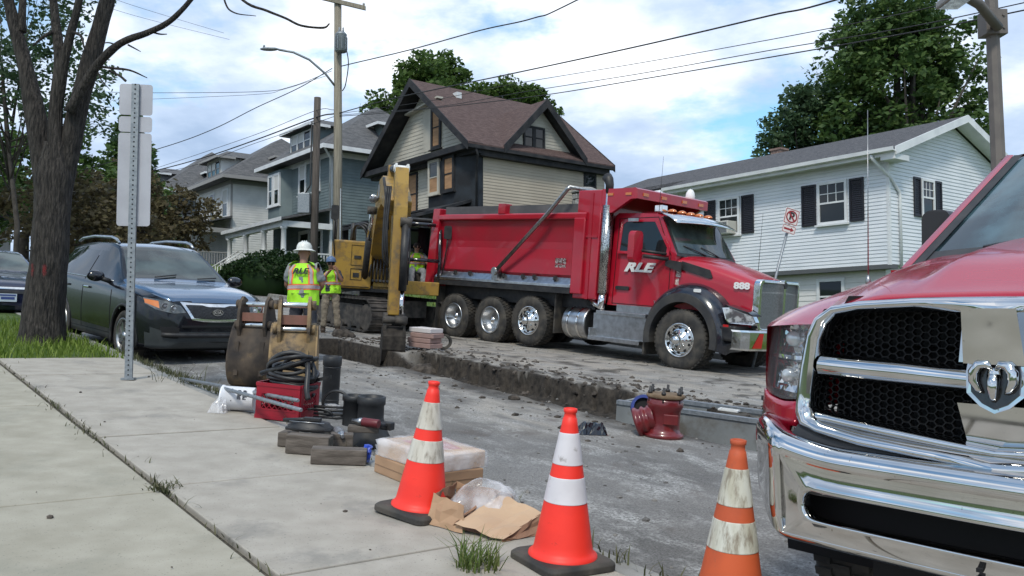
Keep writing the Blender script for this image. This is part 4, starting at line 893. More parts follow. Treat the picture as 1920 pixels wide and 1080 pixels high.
rp_ = t_.nodes.new('ShaderNodeValToRGB'); rp_.color_ramp.elements[0].position = 0.08; rp_.color_ramp.elements[1].position = 0.26; t_.links.new(mm.outputs[0], rp_.inputs[0]); t_.links.new(rp_.outputs[0], bs.inputs['Alpha'])
b.build('paint_mark', pm, nt_)
# ---------------------------------------------------------------- grass and weeds
def blades(pts, h0, h1, wid, lean, m, name, parent=None):
    n = len(pts); p = np.asarray(pts, float); h = RNG.uniform(h0, h1, n); a = RNG.uniform(0, 6.283, n); l = RNG.uniform(0.1, lean, n) * h
    dx, dy = np.cos(a) * l, np.sin(a) * l; wx, wy = -np.sin(a) * wid, np.cos(a) * wid
    z0_ = np.zeros(n)
    v = np.stack([p + np.stack([wx, wy, z0_], 1), p - np.stack([wx, wy, z0_], 1), p + np.stack([dx * .35 - wx * .8, dy * .35 - wy * .8, h * .6], 1), p + np.stack([dx * .35 + wx * .8, dy * .35 + wy * .8, h * .6], 1), p + np.stack([dx, dy, h * 0.97], 1), p + np.stack([dx + wx * .1, dy + wy * .1, h * 0.97], 1)], 1).reshape(-1, 3)
    i = np.arange(n) * 6
    f = np.concatenate([np.stack([i, i + 1, i + 2, i + 3], 1), np.stack([i + 3, i + 2, i + 4, i + 5], 1)])
    return mesh_np(name, v, f, m, parent)
pts = []
for _ in range(15000):
    s_ = random.uniform(11.42, 17.5); t_ = random.uniform(-2.5, 2.86)
    dens = 1.0 if s_ < 14 else 0.6
    if random.random() > dens: continue
    x, y = XY(s_, t_); pts.append((x, y, gst(s_, t_) + 0.09))
tag(blades(pts, 0.05, 0.19, 0.006, 1.0, Mt['grass'], 'grass'), 'long bright grass on the verge round the tree', None, None, 'stuff')
pts = []
for _ in range(9000):
    s_ = random.uniform(15, 48); t_ = random.uniform(15.9, 19.5); x, y = XY(s_, t_); pts.append((x, y, ground_h(s_, t_) - 0.01))
tag(blades(pts, 0.05, 0.16, 0.02, 0.9, Mt['grass'], 'lawn_grass'), 'short grass of the sloping lawns across the street', None, None, 'stuff')
pts = []
for _ in range(5000):
    s_ = random.uniform(2, 26); t_ = random.uniform(15.78, 18); x, y = XY(s_, t_); pts.append((x, y, ground_h(s_, t_) - 0.01))
tag(blades(pts, 0.06, 0.22, 0.012, 0.9, Mt['grass'], 'verge_grass'), 'grass at the far kerb seen under the dump truck', None, None, 'stuff')
# weeds in the pavement joint and along the kerb
pts = []
for _ in range(260):
    s_ = random.uniform(3.0, 11) if random.random() < 0.6 else random.choice((5.0, 5.05, 6.5, 6.9, 7.4, 8.0)) + random.gauss(0, 0.14)
    t_ = 1.452 + random.gauss(0, 0.012) if random.random() < .55 else 1.46 + random.gauss(0, 0.06); x, y = XY(s_, t_); pts.append((x, y, gst(s_, t_) + SW - 0.02))
tag(blades(pts, 0.012, 0.06, 0.004, 1.9, Mt['weed'], 'weeds'), 'weeds growing along the pavement joint', None, None, 'stuff')
pts = []
for _ in range(1500):
    s_ = random.uniform(7.6, 12.2) if random.random() < 0.8 else random.uniform(2, 7); t_ = 2.9 + abs(random.gauss(0, 0.1)); x, y = XY(s_, t_); pts.append((x, y, gst(s_, t_) + (0.10 if t_ < 3.0 else -0.05)))
tag(blades(pts, 0.02, 0.11, 0.005, 1.2, Mt['weed'], 'kerb_weeds'), 'weeds growing out of the kerb joint', None, None, 'stuff')
def tuft(label, s, t, n, rad, h0, h1, m, off=SW, cat='weed', group='weed tufts at the kerb'):
    pts = []
    for _ in range(n):
        r_ = rad * math.sqrt(random.random()); a = random.random() * 6.28; pts.append((r_ * math.cos(a), r_ * math.sin(a), -0.02))
    e = thing('weed_tuft', label, cat, GM(s, t, 0, off), group); blades(pts, h0, h1, 0.0042, 1.5, m, 'leaves', e); return e
tuft('green weed tuft in front of the torn paper sack', 3.13, 2.27, 150, 0.10, 0.03, 0.17, Mt['tuft'])
tuft('yellowish weed growing behind the torn paper sack', 3.95, 3.05, 60, 0.13, 0.04, 0.15, Mt['weed'], 0.05)
tuft('flat weed patch where two pavement joints cross', 5.02, 1.48, 90, 0.11, 0.015, 0.06, Mt['weed'])
tuft('seeding weed stalks at the kerb beside the sign post', 9.3, 2.95, 70, 0.35, 0.10, 0.36, Mt['weed'], 0.02)
# ================================================================ DUMP TRUCK
def YZ(x_): return lambda u, v, w_: (w_, u, v)          # polygon in (y, z) pushed along x
XZ = lambda u, v, w_: (u, w_, v)                        # polygon in (x, z) pushed along y
XYp = lambda u, v, w_: (u, v, w_)
YZf = lambda u, v, w_: (w_, u, v)
def wheel(parent, x, y, z, r, width, rim_r, side, rim_m, dual=False, holes=10, hub='deep', tread=True, spokes=0, label=None):
    """side = -1: outer face at -y.  > tyre, rim, hub"""
    e = bpy.data.objects.new('wheel', None); COL.objects.link(e); e.parent = parent; e.location = (x, y, z); e.empty_display_size = .1
    A = Matrix.Rotation(R(90) * (-side) * -1, 4, 'X') if False else (Matrix.Rotation(R(90), 4, 'X') if side < 0 else Matrix.Rotation(R(-90), 4, 'X'))
    # lathe axis +Z maps onto the outward direction
    def tyre_profile(h0, h1):
        m = (h0 + h1) / 2; hw = (h1 - h0) / 2
        return [(rim_r, h0 + 0.02), (rim_r + 0.03, h0), (r * 0.86, h0 - 0.012), (r * 0.965, h0 + 0.012), (r * 0.995, h0 + 0.04), (r, m), (r * 0.995, h1 - 0.04), (r * 0.965, h1 - 0.012), (r * 0.86, h1 + 0.012), (rim_r + 0.03, h1), (rim_r, h1 - 0.02)]
    b = MB(); b.lathe(tyre_profile(-width, 0), 44, A, cap=False)
    if tread:
        for k in range(44):
            a = 2 * math.pi * k / 44
            for q, off in ((-0.80, 0), (-0.5, .5), (-0.2, 0)):
                aa = a + off * 2 * math.pi / 44
                b.box(A @ Vector((math.cos(aa) * (r + 0.002), math.sin(aa) * (r + 0.002), width * q)), (0.02, 2 * math.pi * r / 44 * 0.62, width * 0.26), (A @ Matrix.Rotation(aa, 4, 'Z')).to_3x3())
    b.build('tyre', Mt['rubber'], e)
    if dual:
        b = MB(); b.lathe(tyre_profile(-2 * width - 0.05, -width - 0.05), 36, A, cap=False); b.build('tyre', Mt['rubber'], e)
    b = MB()
    if hub == 'deep':
        b.lathe([(rim_r, -0.03), (rim_r + 0.006, 0.004), (rim_r - 0.018, 0.006), (rim_r - 0.03, -0.03), (rim_r - 0.055, -width * 0.75), (rim_r * 0.62, -width * 0.82)], 40, A, cap=False)
    else:
        b.lathe([(rim_r, -0.03), (rim_r + 0.006, 0.004), (rim_r - 0.018, 0.006), (rim_r - 0.03, -0.03), (rim_r - 0.045, -0.07), (rim_r * 0.80, -0.055), (rim_r * 0.62, 0.005), (rim_r * 0.40, 0.015)], 40, A, cap=False)
    b.build('rim', rim_m, e, smooth=True)
    b = MB(); d = -width * 0.80 if hub == 'deep' else 0.0
    b.lathe([(rim_r * 0.63, d - 0.02), (rim_r * 0.60, d + 0.01), (rim_r * 0.30, d + 0.02), (rim_r * 0.29, d + 0.10), (rim_r * 0.20, d + 0.155), (0.0, d + 0.165)], 24, A); b.build('hub', Mt['chrome'] if rim_m != Mt['black'] else Mt['black'], e)
    b = MB(); dh = d + 0.012 if hub == 'deep' else 0.012
    for k in range(holes):
        a = 2 * math.pi * (k + .5) / holes
        b.lathe([(0.021, 0), (0.021, 0.014)], 8, A @ Matrix.Translation((math.cos(a) * rim_r * 0.72, math.sin(a) * rim_r * 0.72, (d - 0.012) if hub == 'deep' else -0.022)) @ Matrix.Diagonal((1.3, 1.3, 1, 1)))
    b.build('hand_hole', Mt['dark'], e)['kind'] = 'stuff'
    b = MB()
    for k in range(holes):
        a = 2 * math.pi * k / holes; b.lathe([(0.014, 0), (0.014, 0.03), (0.009, 0.035)], 6, A @ Matrix.Translation((math.cos(a) * rim_r * 0.48, math.sin(a) * rim_r * 0.48, d + 0.012)))
    b.build('lug_nut', Mt['chrome'], e)['kind'] = 'stuff'
    return e
K = thing('dump_truck', 'red tri axle dump truck parked on the far side of the trench', 'dump truck', GM(10.55, 13.25, R(-45.77), -0.03))
RED, REDD = Mt['truck_red'], Mt['truck_red_dusty']
b = MB(); b.bb((-7.4, -0.42, 0.72), (1.0, -0.30, 1.0)); b.bb((-7.4, 0.30, 0.72), (1.0, 0.42, 1.0)); b.bb((-7.6, -1.0, 0.95), (-2.2, 1.0, 1.30))
for x in (-6.85, -5.39, -4.0, 0.05): b.tube([(x, -0.8, 0.52), (x, 0.8, 0.52)], 0.09, 8)
b.build('chassis', Mt['black'], K)
for sd_ in (-1, 1):
    for x in (-6.85, -5.39): wheel(K, x, 1.25 * sd_, 0.52, 0.52, 0.26, 0.30, sd_, Mt['alu'], dual=True, holes=5)
    wheel(K, -4.0, 1.25 * sd_, 0.60, 0.53, 0.36, 0.31, sd_, Mt['chrome'], hub='shallow')
    wheel(K, 0.05, 1.25 * sd_, 0.55, 0.555, 0.40, 0.31, sd_, Mt['chrome'], hub='shallow')
# dump body
yb = 1.24
b = MB()
for sg in (-1, 1):
    P = lambda y_, z_: (sg * y_, z_)
    poly = [P(1.16, 1.56), P(1.20, 1.62), P(1.12, 2.15), P(1.12, 2.30), P(1.18, 2.78), P(1.10, 2.78), P(1.04, 2.3), P(1.04, 1.56)]
    if sg > 0: poly = poly[::-1]
    b.prism(poly, -7.75, -2.45, YZf)
b.bb((-7.75, -1.1, 1.30), (-2.45, 1.1, 1.56)); body = b.build('dump_body', REDD, K)
b = MB()
for sg in (-1, 1): b.prism(rrect(0.12, 0.14, 0.035, 3, sg * 1.21, 2.84), -7.72, -2.35, YZf)
b.build('top_rail', RED, K)
b = MB()
for sg in (-1, 1):
    b.bb((-7.6, sg * 1.13, 2.91), (-2.5, sg * 1.08, 3.10))
b.build('sideboard', mat('sideboard_grey', (0.075, 0.078, 0.082), 0.8, col2=(0.11, 0.11, 0.112), scale=3), K)
for sg in (-1, 1):
    b = MB(); b.hexa([(-8.18, sg * 1.27, 1.02), (-7.80, sg * 1.27, 1.02), (-7.80, sg * 1.0, 1.02), (-8.18, sg * 1.0, 1.02), (-7.95, sg * 1.27, 3.05), (-7.66, sg * 1.27, 3.05), (-7.66, sg * 1.0, 3.05), (-7.95, sg * 1.0, 3.05)] if sg < 0 else [(-8.18, 1.0, 1.02), (-7.80, 1.0, 1.02), (-7.80, 1.27, 1.02), (-8.18, 1.27, 1.02), (-7.95, 1.0, 3.05), (-7.66, 1.0, 3.05), (-7.66, 1.27, 3.05), (-7.95, 1.27, 3.05)])
    b.build('rear_post', RED, K, bevel=0.015)
    b = MB(); b.bb((-5.3, sg * 1.28, 2.9), (-5.05, sg * 1.06, 3.13)); b.build('stake_pocket', RED, K, bevel=0.01)
    b = MB(); b.bb((-2.66, sg * 1.29, 1.25), (-2.36, sg * 1.05, 2.80)); b.build('front_post', RED, K, bevel=0.02)
    b = MB(); b.hexa([(-7.70, sg * 1.29, 1.36), (-2.66, sg * 1.29, 1.36), (-2.66, sg * 1.12, 1.40), (-7.70, sg * 1.12, 1.40), (-7.70, sg * 1.29, 1.42), (-2.66, sg * 1.29, 1.42), (-2.66, sg * 1.17, 1.57), (-7.70, sg * 1.17, 1.57)] if sg < 0 else [(-7.70, 1.12, 1.40), (-2.66, 1.12, 1.40), (-2.66, 1.29, 1.36), (-7.70, 1.29, 1.36), (-7.70, 1.17, 1.57), (-2.66, 1.17, 1.57), (-2.66, 1.29, 1.42), (-7.70, 1.29, 1.42)])
    b.build('side_rail', Mt['alu'], K, bevel=0.01)
    b = MB(); b.bb((-7.72, sg * 1.285, 1.24), (-2.66, sg * 1.13, 1.355)); b.build('side_skirt', Mt['black'], K)
b = MB(); b.hexa([(-8.12, -1.0, 1.05), (-8.02, -1.0, 1.05), (-8.02, 1.0, 1.05), (-8.12, 1.0, 1.05), (-7.9, -1.0, 3.0), (-7.8, -1.0, 3.0), (-7.8, 1.0, 3.0), (-7.9, 1.0, 3.0)]); b.build('tailgate', RED, K)
b = MB(); b.bb((-2.64, -1.22, 1.16), (-2.02, 1.22, 3.36)); b.build('bulkhead', RED, K, bevel=0.02)
b = MB(); b.bb((-2.30, -1.235, 1.16), (-2.22, -1.22, 3.30)); b.bb((-2.66, -1.24, 2.40), (-2.05, -1.221, 2.44)); b.build('seam_rib', REDD, K)
# cab shield
prof = [(-2.02, 3.37), (-1.20, 3.38), (-1.14, 3.35), (-1.14, 3.17), (-1.30, 3.16), (-1.75, 2.90), (-2.02, 2.90)]
b = MB()
for sg in (-1, 1): b.prism(prof if sg > 0 else prof[::-1], sg * 1.12, sg * 1.21, XZ)
b.build('cab_shield_side', RED, K)['kind'] = 'stuff'
b = MB()
top = [(-2.02, 3.37), (-1.20, 3.38), (-1.14, 3.35), (-1.14, 3.17)]
b.prism(top + [(-1.20, 3.17), (-1.22, 3.31), (-2.02, 3.31)], -1.12, 1.12, XZ); b.build('cab_shield', RED, K)
b = MB()
for (x, z) in ((-1.80, 3.26), (-1.35, 3.26)): b.bb((x - 0.07, -1.225, z - 0.025), (x + 0.07, -1.21, z + 0.025))
b.build('marker_light', Mt['amber'], K)['kind'] = 'stuff'
b = MB()
for y in (-0.95, -0.35, 0.35, 0.95): b.bb((-1.139, y - 0.08, 3.23), (-1.125, y + 0.08, 3.29))
b.build('front_light', Mt['amber'], K)['kind'] = 'stuff'
# tarp arm
b = MB(); b.tube([(-5.2, -1.33, 1.62), (-3.45, -1.36, 2.88), (-3.3, -1.36, 3.0), (-2.85, -1.36, 3.38), (-2.78, -1.34, 3.42)], 0.045, 10); b.tube([(-2.80, -1.38, 3.42), (-2.80, 1.38, 3.42)], 0.04, 8); b.build('tarp_arm', Mt['steel'], K)
b = MB(); b.tube([(-5.2, -1.20, 1.62), (-5.2, -1.39, 1.62)], 0.09, 12); b.box((-5.2, -1.31, 1.52), (0.2, 0.08, 0.2)); b.build('tarp_pivot', Mt['steel'], K)
b = MB()
for x in (-6.9, -6.3, -5.0, -4.3, -3.9, -3.2): b.box((x, -1.235, 1.54), (0.07, 0.06, 0.09))
b.build('latch', Mt['black'], K)['kind'] = 'stuff'
b = MB()
for i in range(3):
    for j in range(2): b.box((-3.24 + 0.12 * i, -1.17 - 0.002, 1.78 + 0.13 * j), (0.10, 0.012, 0.11), Matrix.Rotation(0.1, 3, 'X'))
b.build('plate', mat('plate_text', (0.45, 0.40, 0.40), 0.6, col2=(0.08, 0.03, 0.03), scale=34, lo=0.46, hi=0.52), K)['kind'] = 'stuff'
# exhaust
b = MB(); b.tube([(-2.38, -0.95, 1.10), (-2.1, -1.10, 1.10), (-1.92, -1.14, 1.02), (-1.90, -1.14, 1.30)], 0.085, 12); b.tube([(-1.90, -1.14, 1.28), (-1.90, -1.14, 3.36)], 0.075, 14); b.build('exhaust_pipe', Mt['chrome'], K)
hm = mat('heat_shield', (0.60, 0.60, 0.58), 0.25, 1.0, col2=(0.10, 0.10, 0.10), scale=60, lo=0.5, hi=0.56)
b = MB(); b.lathe([(0.115, 1.30), (0.115, 3.05)], 18, Matrix.Translation((-1.90, -1.14, 0))); b.build('heat_shield', hm, K)
b = MB(); b.tube([(-1.90, -1.14, 3.30), (-1.90, -1.14, 3.46), (-1.93, -1.14, 3.56), (-2.0, -1.12, 3.62)], [0.08, 0.085, 0.095, 0.105], 14); b.build('exhaust_tip', Mt['black'], K)
b = MB(); b.tube([(-2.03, -1.12, 1.5), (-2.03, -1.12, 2.35)], 0.055, 10); b.build('air_pipe', Mt['alu'], K)
# cab
cw = 1.03
b = MB()
secs = []
for (y_, x0, x1, z0, z1) in ():
    pass
side_p = [(-1.86, 1.08), (-0.42, 1.08), (-0.30, 1.4), (-0.28, 2.12), (-0.72, 2.83), (-0.86, 2.90), (-1.78, 2.92), (-1.86, 2.86)]
def cab_y(z): return cw if z < 2.12 else cw - (z - 2.12) / 0.8 * 0.10
rows = []
for sg in (-1, 1):
    vs = [(x, sg * cab_y(z), z) for x, z in side_p]
    b.add(vs, [list(range(8)) if sg < 0 else list(range(8))[::-1]])
for i in range(8):
    (xa, za), (xb, zb_) = side_p[i], side_p[(i + 1) % 8]
    b.add([(xa, -cab_y(za), za), (xb, -cab_y(zb_), zb_), (xb, cab_y(zb_), zb_), (xa, cab_y(za), za)], [(0, 3, 2, 1)])
b.build('cab', RED, K, bevel=0.05, seg=3)
def cabside(u, v, w_): return (u, -cab_y(v) - w_, v)
b = MB(); wp = [(-1.62, 2.16), (-0.50, 2.14), (-0.50, 2.24), (-0.86, 2.74), (-1.55, 2.74), (-1.62, 2.68)]
b.prism(wp, 0.002, 0.012, cabside); b.build('door_window', Mt['glass'], K)
b = MB(); wo = [(-1.67, 2.11), (-0.44, 2.09), (-0.44, 2.25), (-0.83, 2.79), (-1.57, 2.79), (-1.67, 2.71)]; b.ring(wo, wp, 0.0, 0.02, cabside); b.build('window_trim', RED, K)
b = MB()
for (p, q) in (((-1.74, 1.12), (-1.74, 2.80)), ((-0.40, 1.12), (-0.40, 2.10)), ((-1.74, 1.12), (-0.40, 1.12)), ((-0.40, 2.10), (-0.80, 2.83)), ((-1.74, 2.8), (-0.80, 2.83))):
    b.tube([(p[0], -cab_y(p[1]) - 0.001, p[1]), (q[0], -cab_y(q[1]) - 0.001, q[1])], 0.007, 5)
b.build('door_seam', Mt['dark'], K)
b = MB(); b.prism(rrect(0.34, 0.075, 0.035, 4, -1.50, 1.43), 0.0, 0.02, cabside); b.build('door_handle', Mt['black'], K)
b = MB(); b.bb((-1.45, -cw - 0.02, 2.74), (-1.2, -cw - 0.0, 2.80)); b.build('rain_guard', Mt['alu'], K)
# windscreen
wsq = [(-0.955, 2.13), (0.955, 2.13), (0.86, 2.80), (-0.86, 2.80)]
def wsf(u, v, w_):
    t = (v - 2.12) / 0.71; return (-0.28 - 0.44 * t + w_ + 0.10 * (1 - (u / 0.95) ** 2), u, v)
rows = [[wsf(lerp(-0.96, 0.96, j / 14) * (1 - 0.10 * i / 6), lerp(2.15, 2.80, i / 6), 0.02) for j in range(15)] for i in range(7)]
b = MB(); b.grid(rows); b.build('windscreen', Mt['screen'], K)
rows2 = [[wsf(lerp(-1.02, 1.02, j / 14) * (1 - 0.10 * i / 6), lerp(2.09, 2.86, i / 6), 0.012) for j in range(15)] for i in range(7)]
b = MB(); b.grid(rows2); b.build('windscreen_seal', Mt['black'], K)
b = MB()
for (y0, y1) in ((-0.2, -0.75), (0.25, -0.25)): b.tube([wsf(y0, 2.15, 0.03), wsf((y0 + y1) / 2, 2.22, 0.05), wsf(y1, 2.30, 0.035)], 0.010, 5)
b.build('wiper', Mt['black'], K)['kind'] = 'stuff'
# chrome sun visor
rows = []
for i in range(5):
    t = i / 4; row = []
    for j in range(17):
        u = lerp(-1.02, 1.02, j / 16); bow = 0.16 * (1 - (u / 1.02) ** 2)
        row.append((-0.72 + 0.42 * t + bow * (0.6 + 0.5 * t), u * (1 + 0.03 * t), 2.90 - 0.06 * t - 0.13 * t * t + 0.03 * (1 - (u / 1.02) ** 2)))
    rows.append(row)
b = MB(); b.grid(rows); b.build('sun_visor', Mt['chrome'], K, solid=0.015)
b = MB()
for u in (-0.62, -0.3, 0.0, 0.3, 0.62): b.sphere((-0.78 + 0.05, u, 2.96), 0.07, 10, 4, sq=(1.5, 1, 0.8), lo=0)
b.build('roof_light', Mt['amber'], K)['kind'] = 'stuff'
b = MB(); b.lathe([(0.10, 3.06), (0.10, 3.22), (0.085, 3.30), (0.05, 3.36), (0, 3.38)], 14, Matrix.Translation((-1.35, 0.85, 0.22))); b.build('beacon', Mt['white_paint'], K)
b = MB(); b.bb((-1.02, -0.80, 2.95), (-0.84, -0.62, 3.08)); b.bb((-1.3, -0.83, 2.93), (-0.84, -0.6, 2.95)); b.build('horn_box', Mt['chrome'], K, bevel=0.01)
# hood
rows = []
for i in range(15):
    t = i / 14; x = lerp(-0.34, 1.24, t)
    ww = lerp(0.99, 0.70, t ** 0.9); zt = 2.13 - 0.30 * t - 0.16 * t * t; zbt = lerp(1.15, 0.86, t)
    half = [(0.0, zt + 0.03), (0.28 * ww, zt + 0.028), (0.56 * ww, zt + 0.015), (0.78 * ww, zt - 0.01), (0.90 * ww, zt - 0.045), (0.965 * ww, zt - 0.10), (0.995 * ww, zt - 0.18), (1.0 * ww, zt - 0.32), (1.005 * ww, lerp(zt - 0.32, zbt, .4)), (1.0 * ww, lerp(zt - 0.32, zbt, .75)), (0.99 * ww, zbt)]
    row = [(x, -y_, z_) for y_, z_ in half[::-1]] + [(x, y_, z_) for y_, z_ in half[1:]]
    rows.append(row)
b = MB(); b.grid(rows); b.build('hood', RED, K, smooth=True)
def hoodside(x, z, w_):
    t = (x + 0.34) / 1.58; ww = lerp(0.99, 0.70, max(0, t) ** 0.9); return (x, -ww - w_ - 0.004, z)
b = MB(); b.prism([(-0.18, 2.0), (0.36, 1.86), (0.42, 1.72), (0.36, 1.70), (-0.18, 1.84)], 0.0, 0.02, hoodside); b.build('intake_vent', Mt['black'], K)
for sg in (-1, 1): b = MB(); b.prism([(-0.50, 2.02), (-0.14, 1.98), (-0.14, 1.78), (-0.50, 1.90)], 0.006, 0.03, lambda u, v, w_: (u, sg * (cw + w_), v)); b.build('cowl_panel', Mt['black'], K)
# grille
gx_ = 1.24
po = rrect(1.44, 0.92, 0.10, 4, 0, 1.27); pi_ = rrect(1.32, 0.80, 0.06, 4, 0, 1.27)
def gf(u, v, w_): return (gx_ + w_ + 0.07 * (1 - (u / 0.72) ** 2), u, v + (0.04 * (1 - (u / 0.72) ** 2) if v > 1.5 else 0))
b = MB(); b.ring(po, pi_, -0.06, 0.07, gf, smooth=False); b.prism(rrect(0.075, 0.86, 0.03, 3, 0, 1.28), 0.0, 0.09, gf); b.build('grille_surround', Mt['chrome'], K, bevel=0.012)
gm = mat('grille_mesh', (0.34, 0.35, 0.36), 0.6, 0.6, col2=(0.24, 0.245, 0.25), scale=40)
b = MB()
for sg in (-1, 1):
    b.prism(rect(min(sg * 0.04, sg * 0.66), 0.87, max(sg * 0.04, sg * 0.66), 1.67), 0.0, 0.005, gf)
    for k in range(60):
        z = 0.88 + 0.79 * k / 60; b.prism(rect(min(sg * 0.04, sg * 0.66), z, max(sg * 0.04, sg * 0.66), z + 0.006), 0.006, 0.016, gf)
b.build('grille', gm, K)['kind'] = 'stuff'
b = MB(); b.prism([(0.05 * math.cos(a * .7854), 1.62 + 0.06 * math.sin(a * .7854)) for a in range(8)], 0.09, 0.11, gf); b.build('badge', Mt['black'], K)
# fenders
for sg in (-1, 1):
    rows = []
    for i in range(25):
        a = R(lerp(-12, 168, i / 24)); ca, sa = math.cos(a), math.sin(a)
        ro = 0.86 if True else 0
        xo, zo = 0.05 + ca * 0.92, 0.60 + sa * 0.99
        xi, zi = 0.05 + ca * 0.70, 0.58 + sa * 0.72
        top_in = (xo * 0.96, sg * lerp(0.60, 0.86, i / 24), zo + 0.02)
        rows.append([(xo + .02 * ca, sg * 0.62 if i < 15 else sg * 0.80, zo + 0.03), (xo, sg * 0.95, zo + 0.02), (xo - 0.015 * ca, sg * 1.10, zo - 0.03), (lerp(xo, xi, .35), sg * 1.20, lerp(zo, zi, .35)), (lerp(xo, xi, .66), sg * 1.245, lerp(zo, zi, .66))])
    b = MB(); b.grid(rows, flip=(sg < 0)); b.build('fender', mat('fender_black', (0.012, 0.013, 0.020), 0.18, coat=0.6, col2=(0.02, 0.02, 0.026), scale=3), K, smooth=True)
    rows = []
    for i in range(25):
        a = R(lerp(-10, 190, i / 24)); ca, sa = math.cos(a), math.sin(a)
        rows.append([(0.05 + ca * 0.79, sg * 1.235, 0.58 + sa * 0.83), (0.05 + ca * 0.79, sg * 1.275, 0.58 + sa * 0.83), (0.05 + ca * 0.66, sg * 1.275, 0.57 + sa * 0.68), (0.05 + ca * 0.66, sg * 0.75, 0.57 + sa * 0.68)])
    b = MB(); b.grid(rows, smooth=False); b.build('fender_flare', mat('flare_grey', (0.030, 0.030, 0.032), 0.65, col2=(0.055, 0.052, 0.048), scale=4), K)
    b = MB(); b.bb((0.78, sg * 0.62, 0.62), (1.15, sg * 1.18, 0.90)); b.build('fender_apron', Mt['black'], K, bevel=0.04)
    # headlight
    hp = [(0.90, 1.20), (1.02, 1.21), (1.36, 1.08), (1.40, 0.98), (1.36, 0.93), (1.02, 0.94), (0.97, 1.0)]
    def hf(u, v, w_): return (u, sg * (1.235 - 0.75 * max(0, u - 0.92) ** 1.3 + w_), v)
    b = MB(); b.prism(hp, -0.12, 0.0, hf); hl = b.build('headlight', Mt['chrome'], K, bevel=0.008)
    b = MB(); b.prism([(lerp(u, 1.15, .10), lerp(v, 1.06, .12)) for u, v in hp], 0.0, 0.012, hf); b.build('lens', Mt['lens'], hl)
    b = MB(); b.prism(hp[:3] + [(1.28, 1.15), (0.95, 1.26)], -0.3, -0.02, hf); b.build('headlight_bezel', Mt['black_gloss'], K)
    b = MB(); b.bb((0.94, sg * 1.22, 0.87), (1.04, sg * 1.245, 0.91)); b.build('side_marker', Mt['red_lens'], K)
    b = MB(); b.prism(rrect(0.30, 0.60, 0.10, 4), -0.07, 0.07, lambda u, v, w_: (-0.93 + w_ + 0.06 * abs(v), sg * (1.46 + u * 0.9), 2.22 + v)); mi_ = b.build('mirror', RED, K, bevel=0.03, seg=3)
    b = MB(); b.prism(rrect(0.24, 0.50, 0.06, 3), -0.085, -0.071, lambda u, v, w_: (-0.93 + w_ + 0.06 * abs(v), sg * (1.46 + u * 0.9), 2.22 + v)); b.build('mirror_glass', Mt['chrome_clean'], mi_)
    b = MB(); b.tube([(-0.45, sg * 1.03, 2.02), (-0.80, sg * 1.35, 2.06)], 0.035, 8); b.tube([(-0.5, sg * 1.03, 2.12), (-0.88, sg * 1.36, 2.16)], 0.03, 8); b.build('mirror_arm', Mt['black'], K)
    b = MB(); b.tube([(-2.90, sg * 0.92, 0.66), (-2.25, sg * 0.92, 0.66)], 0.335, 26); tk = b.build('fuel_tank', Mt['alu'], K, bevel=0.03)
    b = MB(); [b.lathe([(0.338, -0.03), (0.345, 0), (0.338, 0.03)], 26, Matrix.Translation((x, sg * 0.92, 0.66)) @ Matrix.Rotation(R(90), 4, 'Y'), cap=False) for x in (-2.72, -2.45)]; b.build('tank_strap', Mt['chrome'], tk)
    yo = sg * 1.22
    b = MB(); b.bb((-2.12, sg * 0.55, 0.42), (-0.80, sg * 1.12, 0.90)); b.build('step_box', Mt['alu'], K, bevel=0.01)
    b = MB(); b.bb((-1.98, sg * 0.9, 0.885), (-0.76, sg * 1.22, 0.96)); b.bb((-2.14, sg * 0.9, 0.36), (-0.86, sg * 1.24, 0.44)); b.bb((-2.14, sg * 1.0, 0.44), (-2.10, sg * 1.23, 0.60)); b.build('step', Mt['alu'], K, bevel=0.008)
    b = MB(); b.bb((-1.60, sg * 0.8, 0.965), (-0.70, sg * 1.05, 1.10)); b.build('kick_panel', Mt['alu'], K)
    b = MB(); b.bb((-0.78, sg * 0.75, 0.20), (-0.74, sg * 1.22, 0.66)); b.bb((-7.62, sg * 0.62, 0.20), (-7.58, sg * 1.25, 1.2)); b.bb((-3.20, sg * 0.70, 0.40), (-3.16, sg * 1.2, 1.24)); b.build('mud_flap', Mt['rubber'], K)['kind'] = 'stuff'
# bumper
b = MB(); rows = []
pl = [(-1.22, 1.12), (-1.19, 1.27), (-1.08, 1.38), (-0.6, 1.46), (0, 1.49), (0.6, 1.46), (1.08, 1.38), (1.19, 1.27), (1.22, 1.12)]
for z in (0.49, 0.52, 0.66, 0.80, 0.83):
    k = -0.03 if z in (0.49, 0.83) else 0.0; rows.append([(x + k, y, z) for y, x in pl])
b.grid(rows, smooth=False, flip=True); b.build('bumper', Mt['chrome'], K, solid=0.02)
b = MB()
for (ya, yb_, yc, yd) in ((-1.02, -0.78, -0.96, -0.74), (0.55, 0.8, 0.6, 0.85)):
    fx = lambda y: float(np.interp(y, [p[0] for p in pl], [p[1] for p in pl])) + 0.016
    b.add([(fx(ya), ya, 0.53), (fx(yb_), yb_, 0.53), (fx(yd), yd, 0.79), (fx(yd - 0.1), yd - 0.1, 0.79)], [(0, 1, 2, 3)])
b.build('reflective_stripe', Mt['red_lens'], K)['kind'] = 'stuff'
wt = mat('lettering_white', (0.72, 0.72, 0.70), 0.4)
tm = Matrix(((1, 0, 0, 0), (0, 0, -1, 0), (0, 1, 0, 0), (0, 0, 0, 1)))
text_part('lettering', 'RLE', wt, K, Matrix.Translation((-1.16, -cw - 0.004, 1.84)) @ tm, 0.235, 0.003, shear=0.35, bold=0.012, sx=1.75)
text_part('number', '888', wt, K, Matrix.Translation((0.98, -0.778, 1.60)) @ Matrix.Rotation(0.185, 4, 'Z') @ tm, 0.155, 0.003, bold=0.008, sx=1.25)
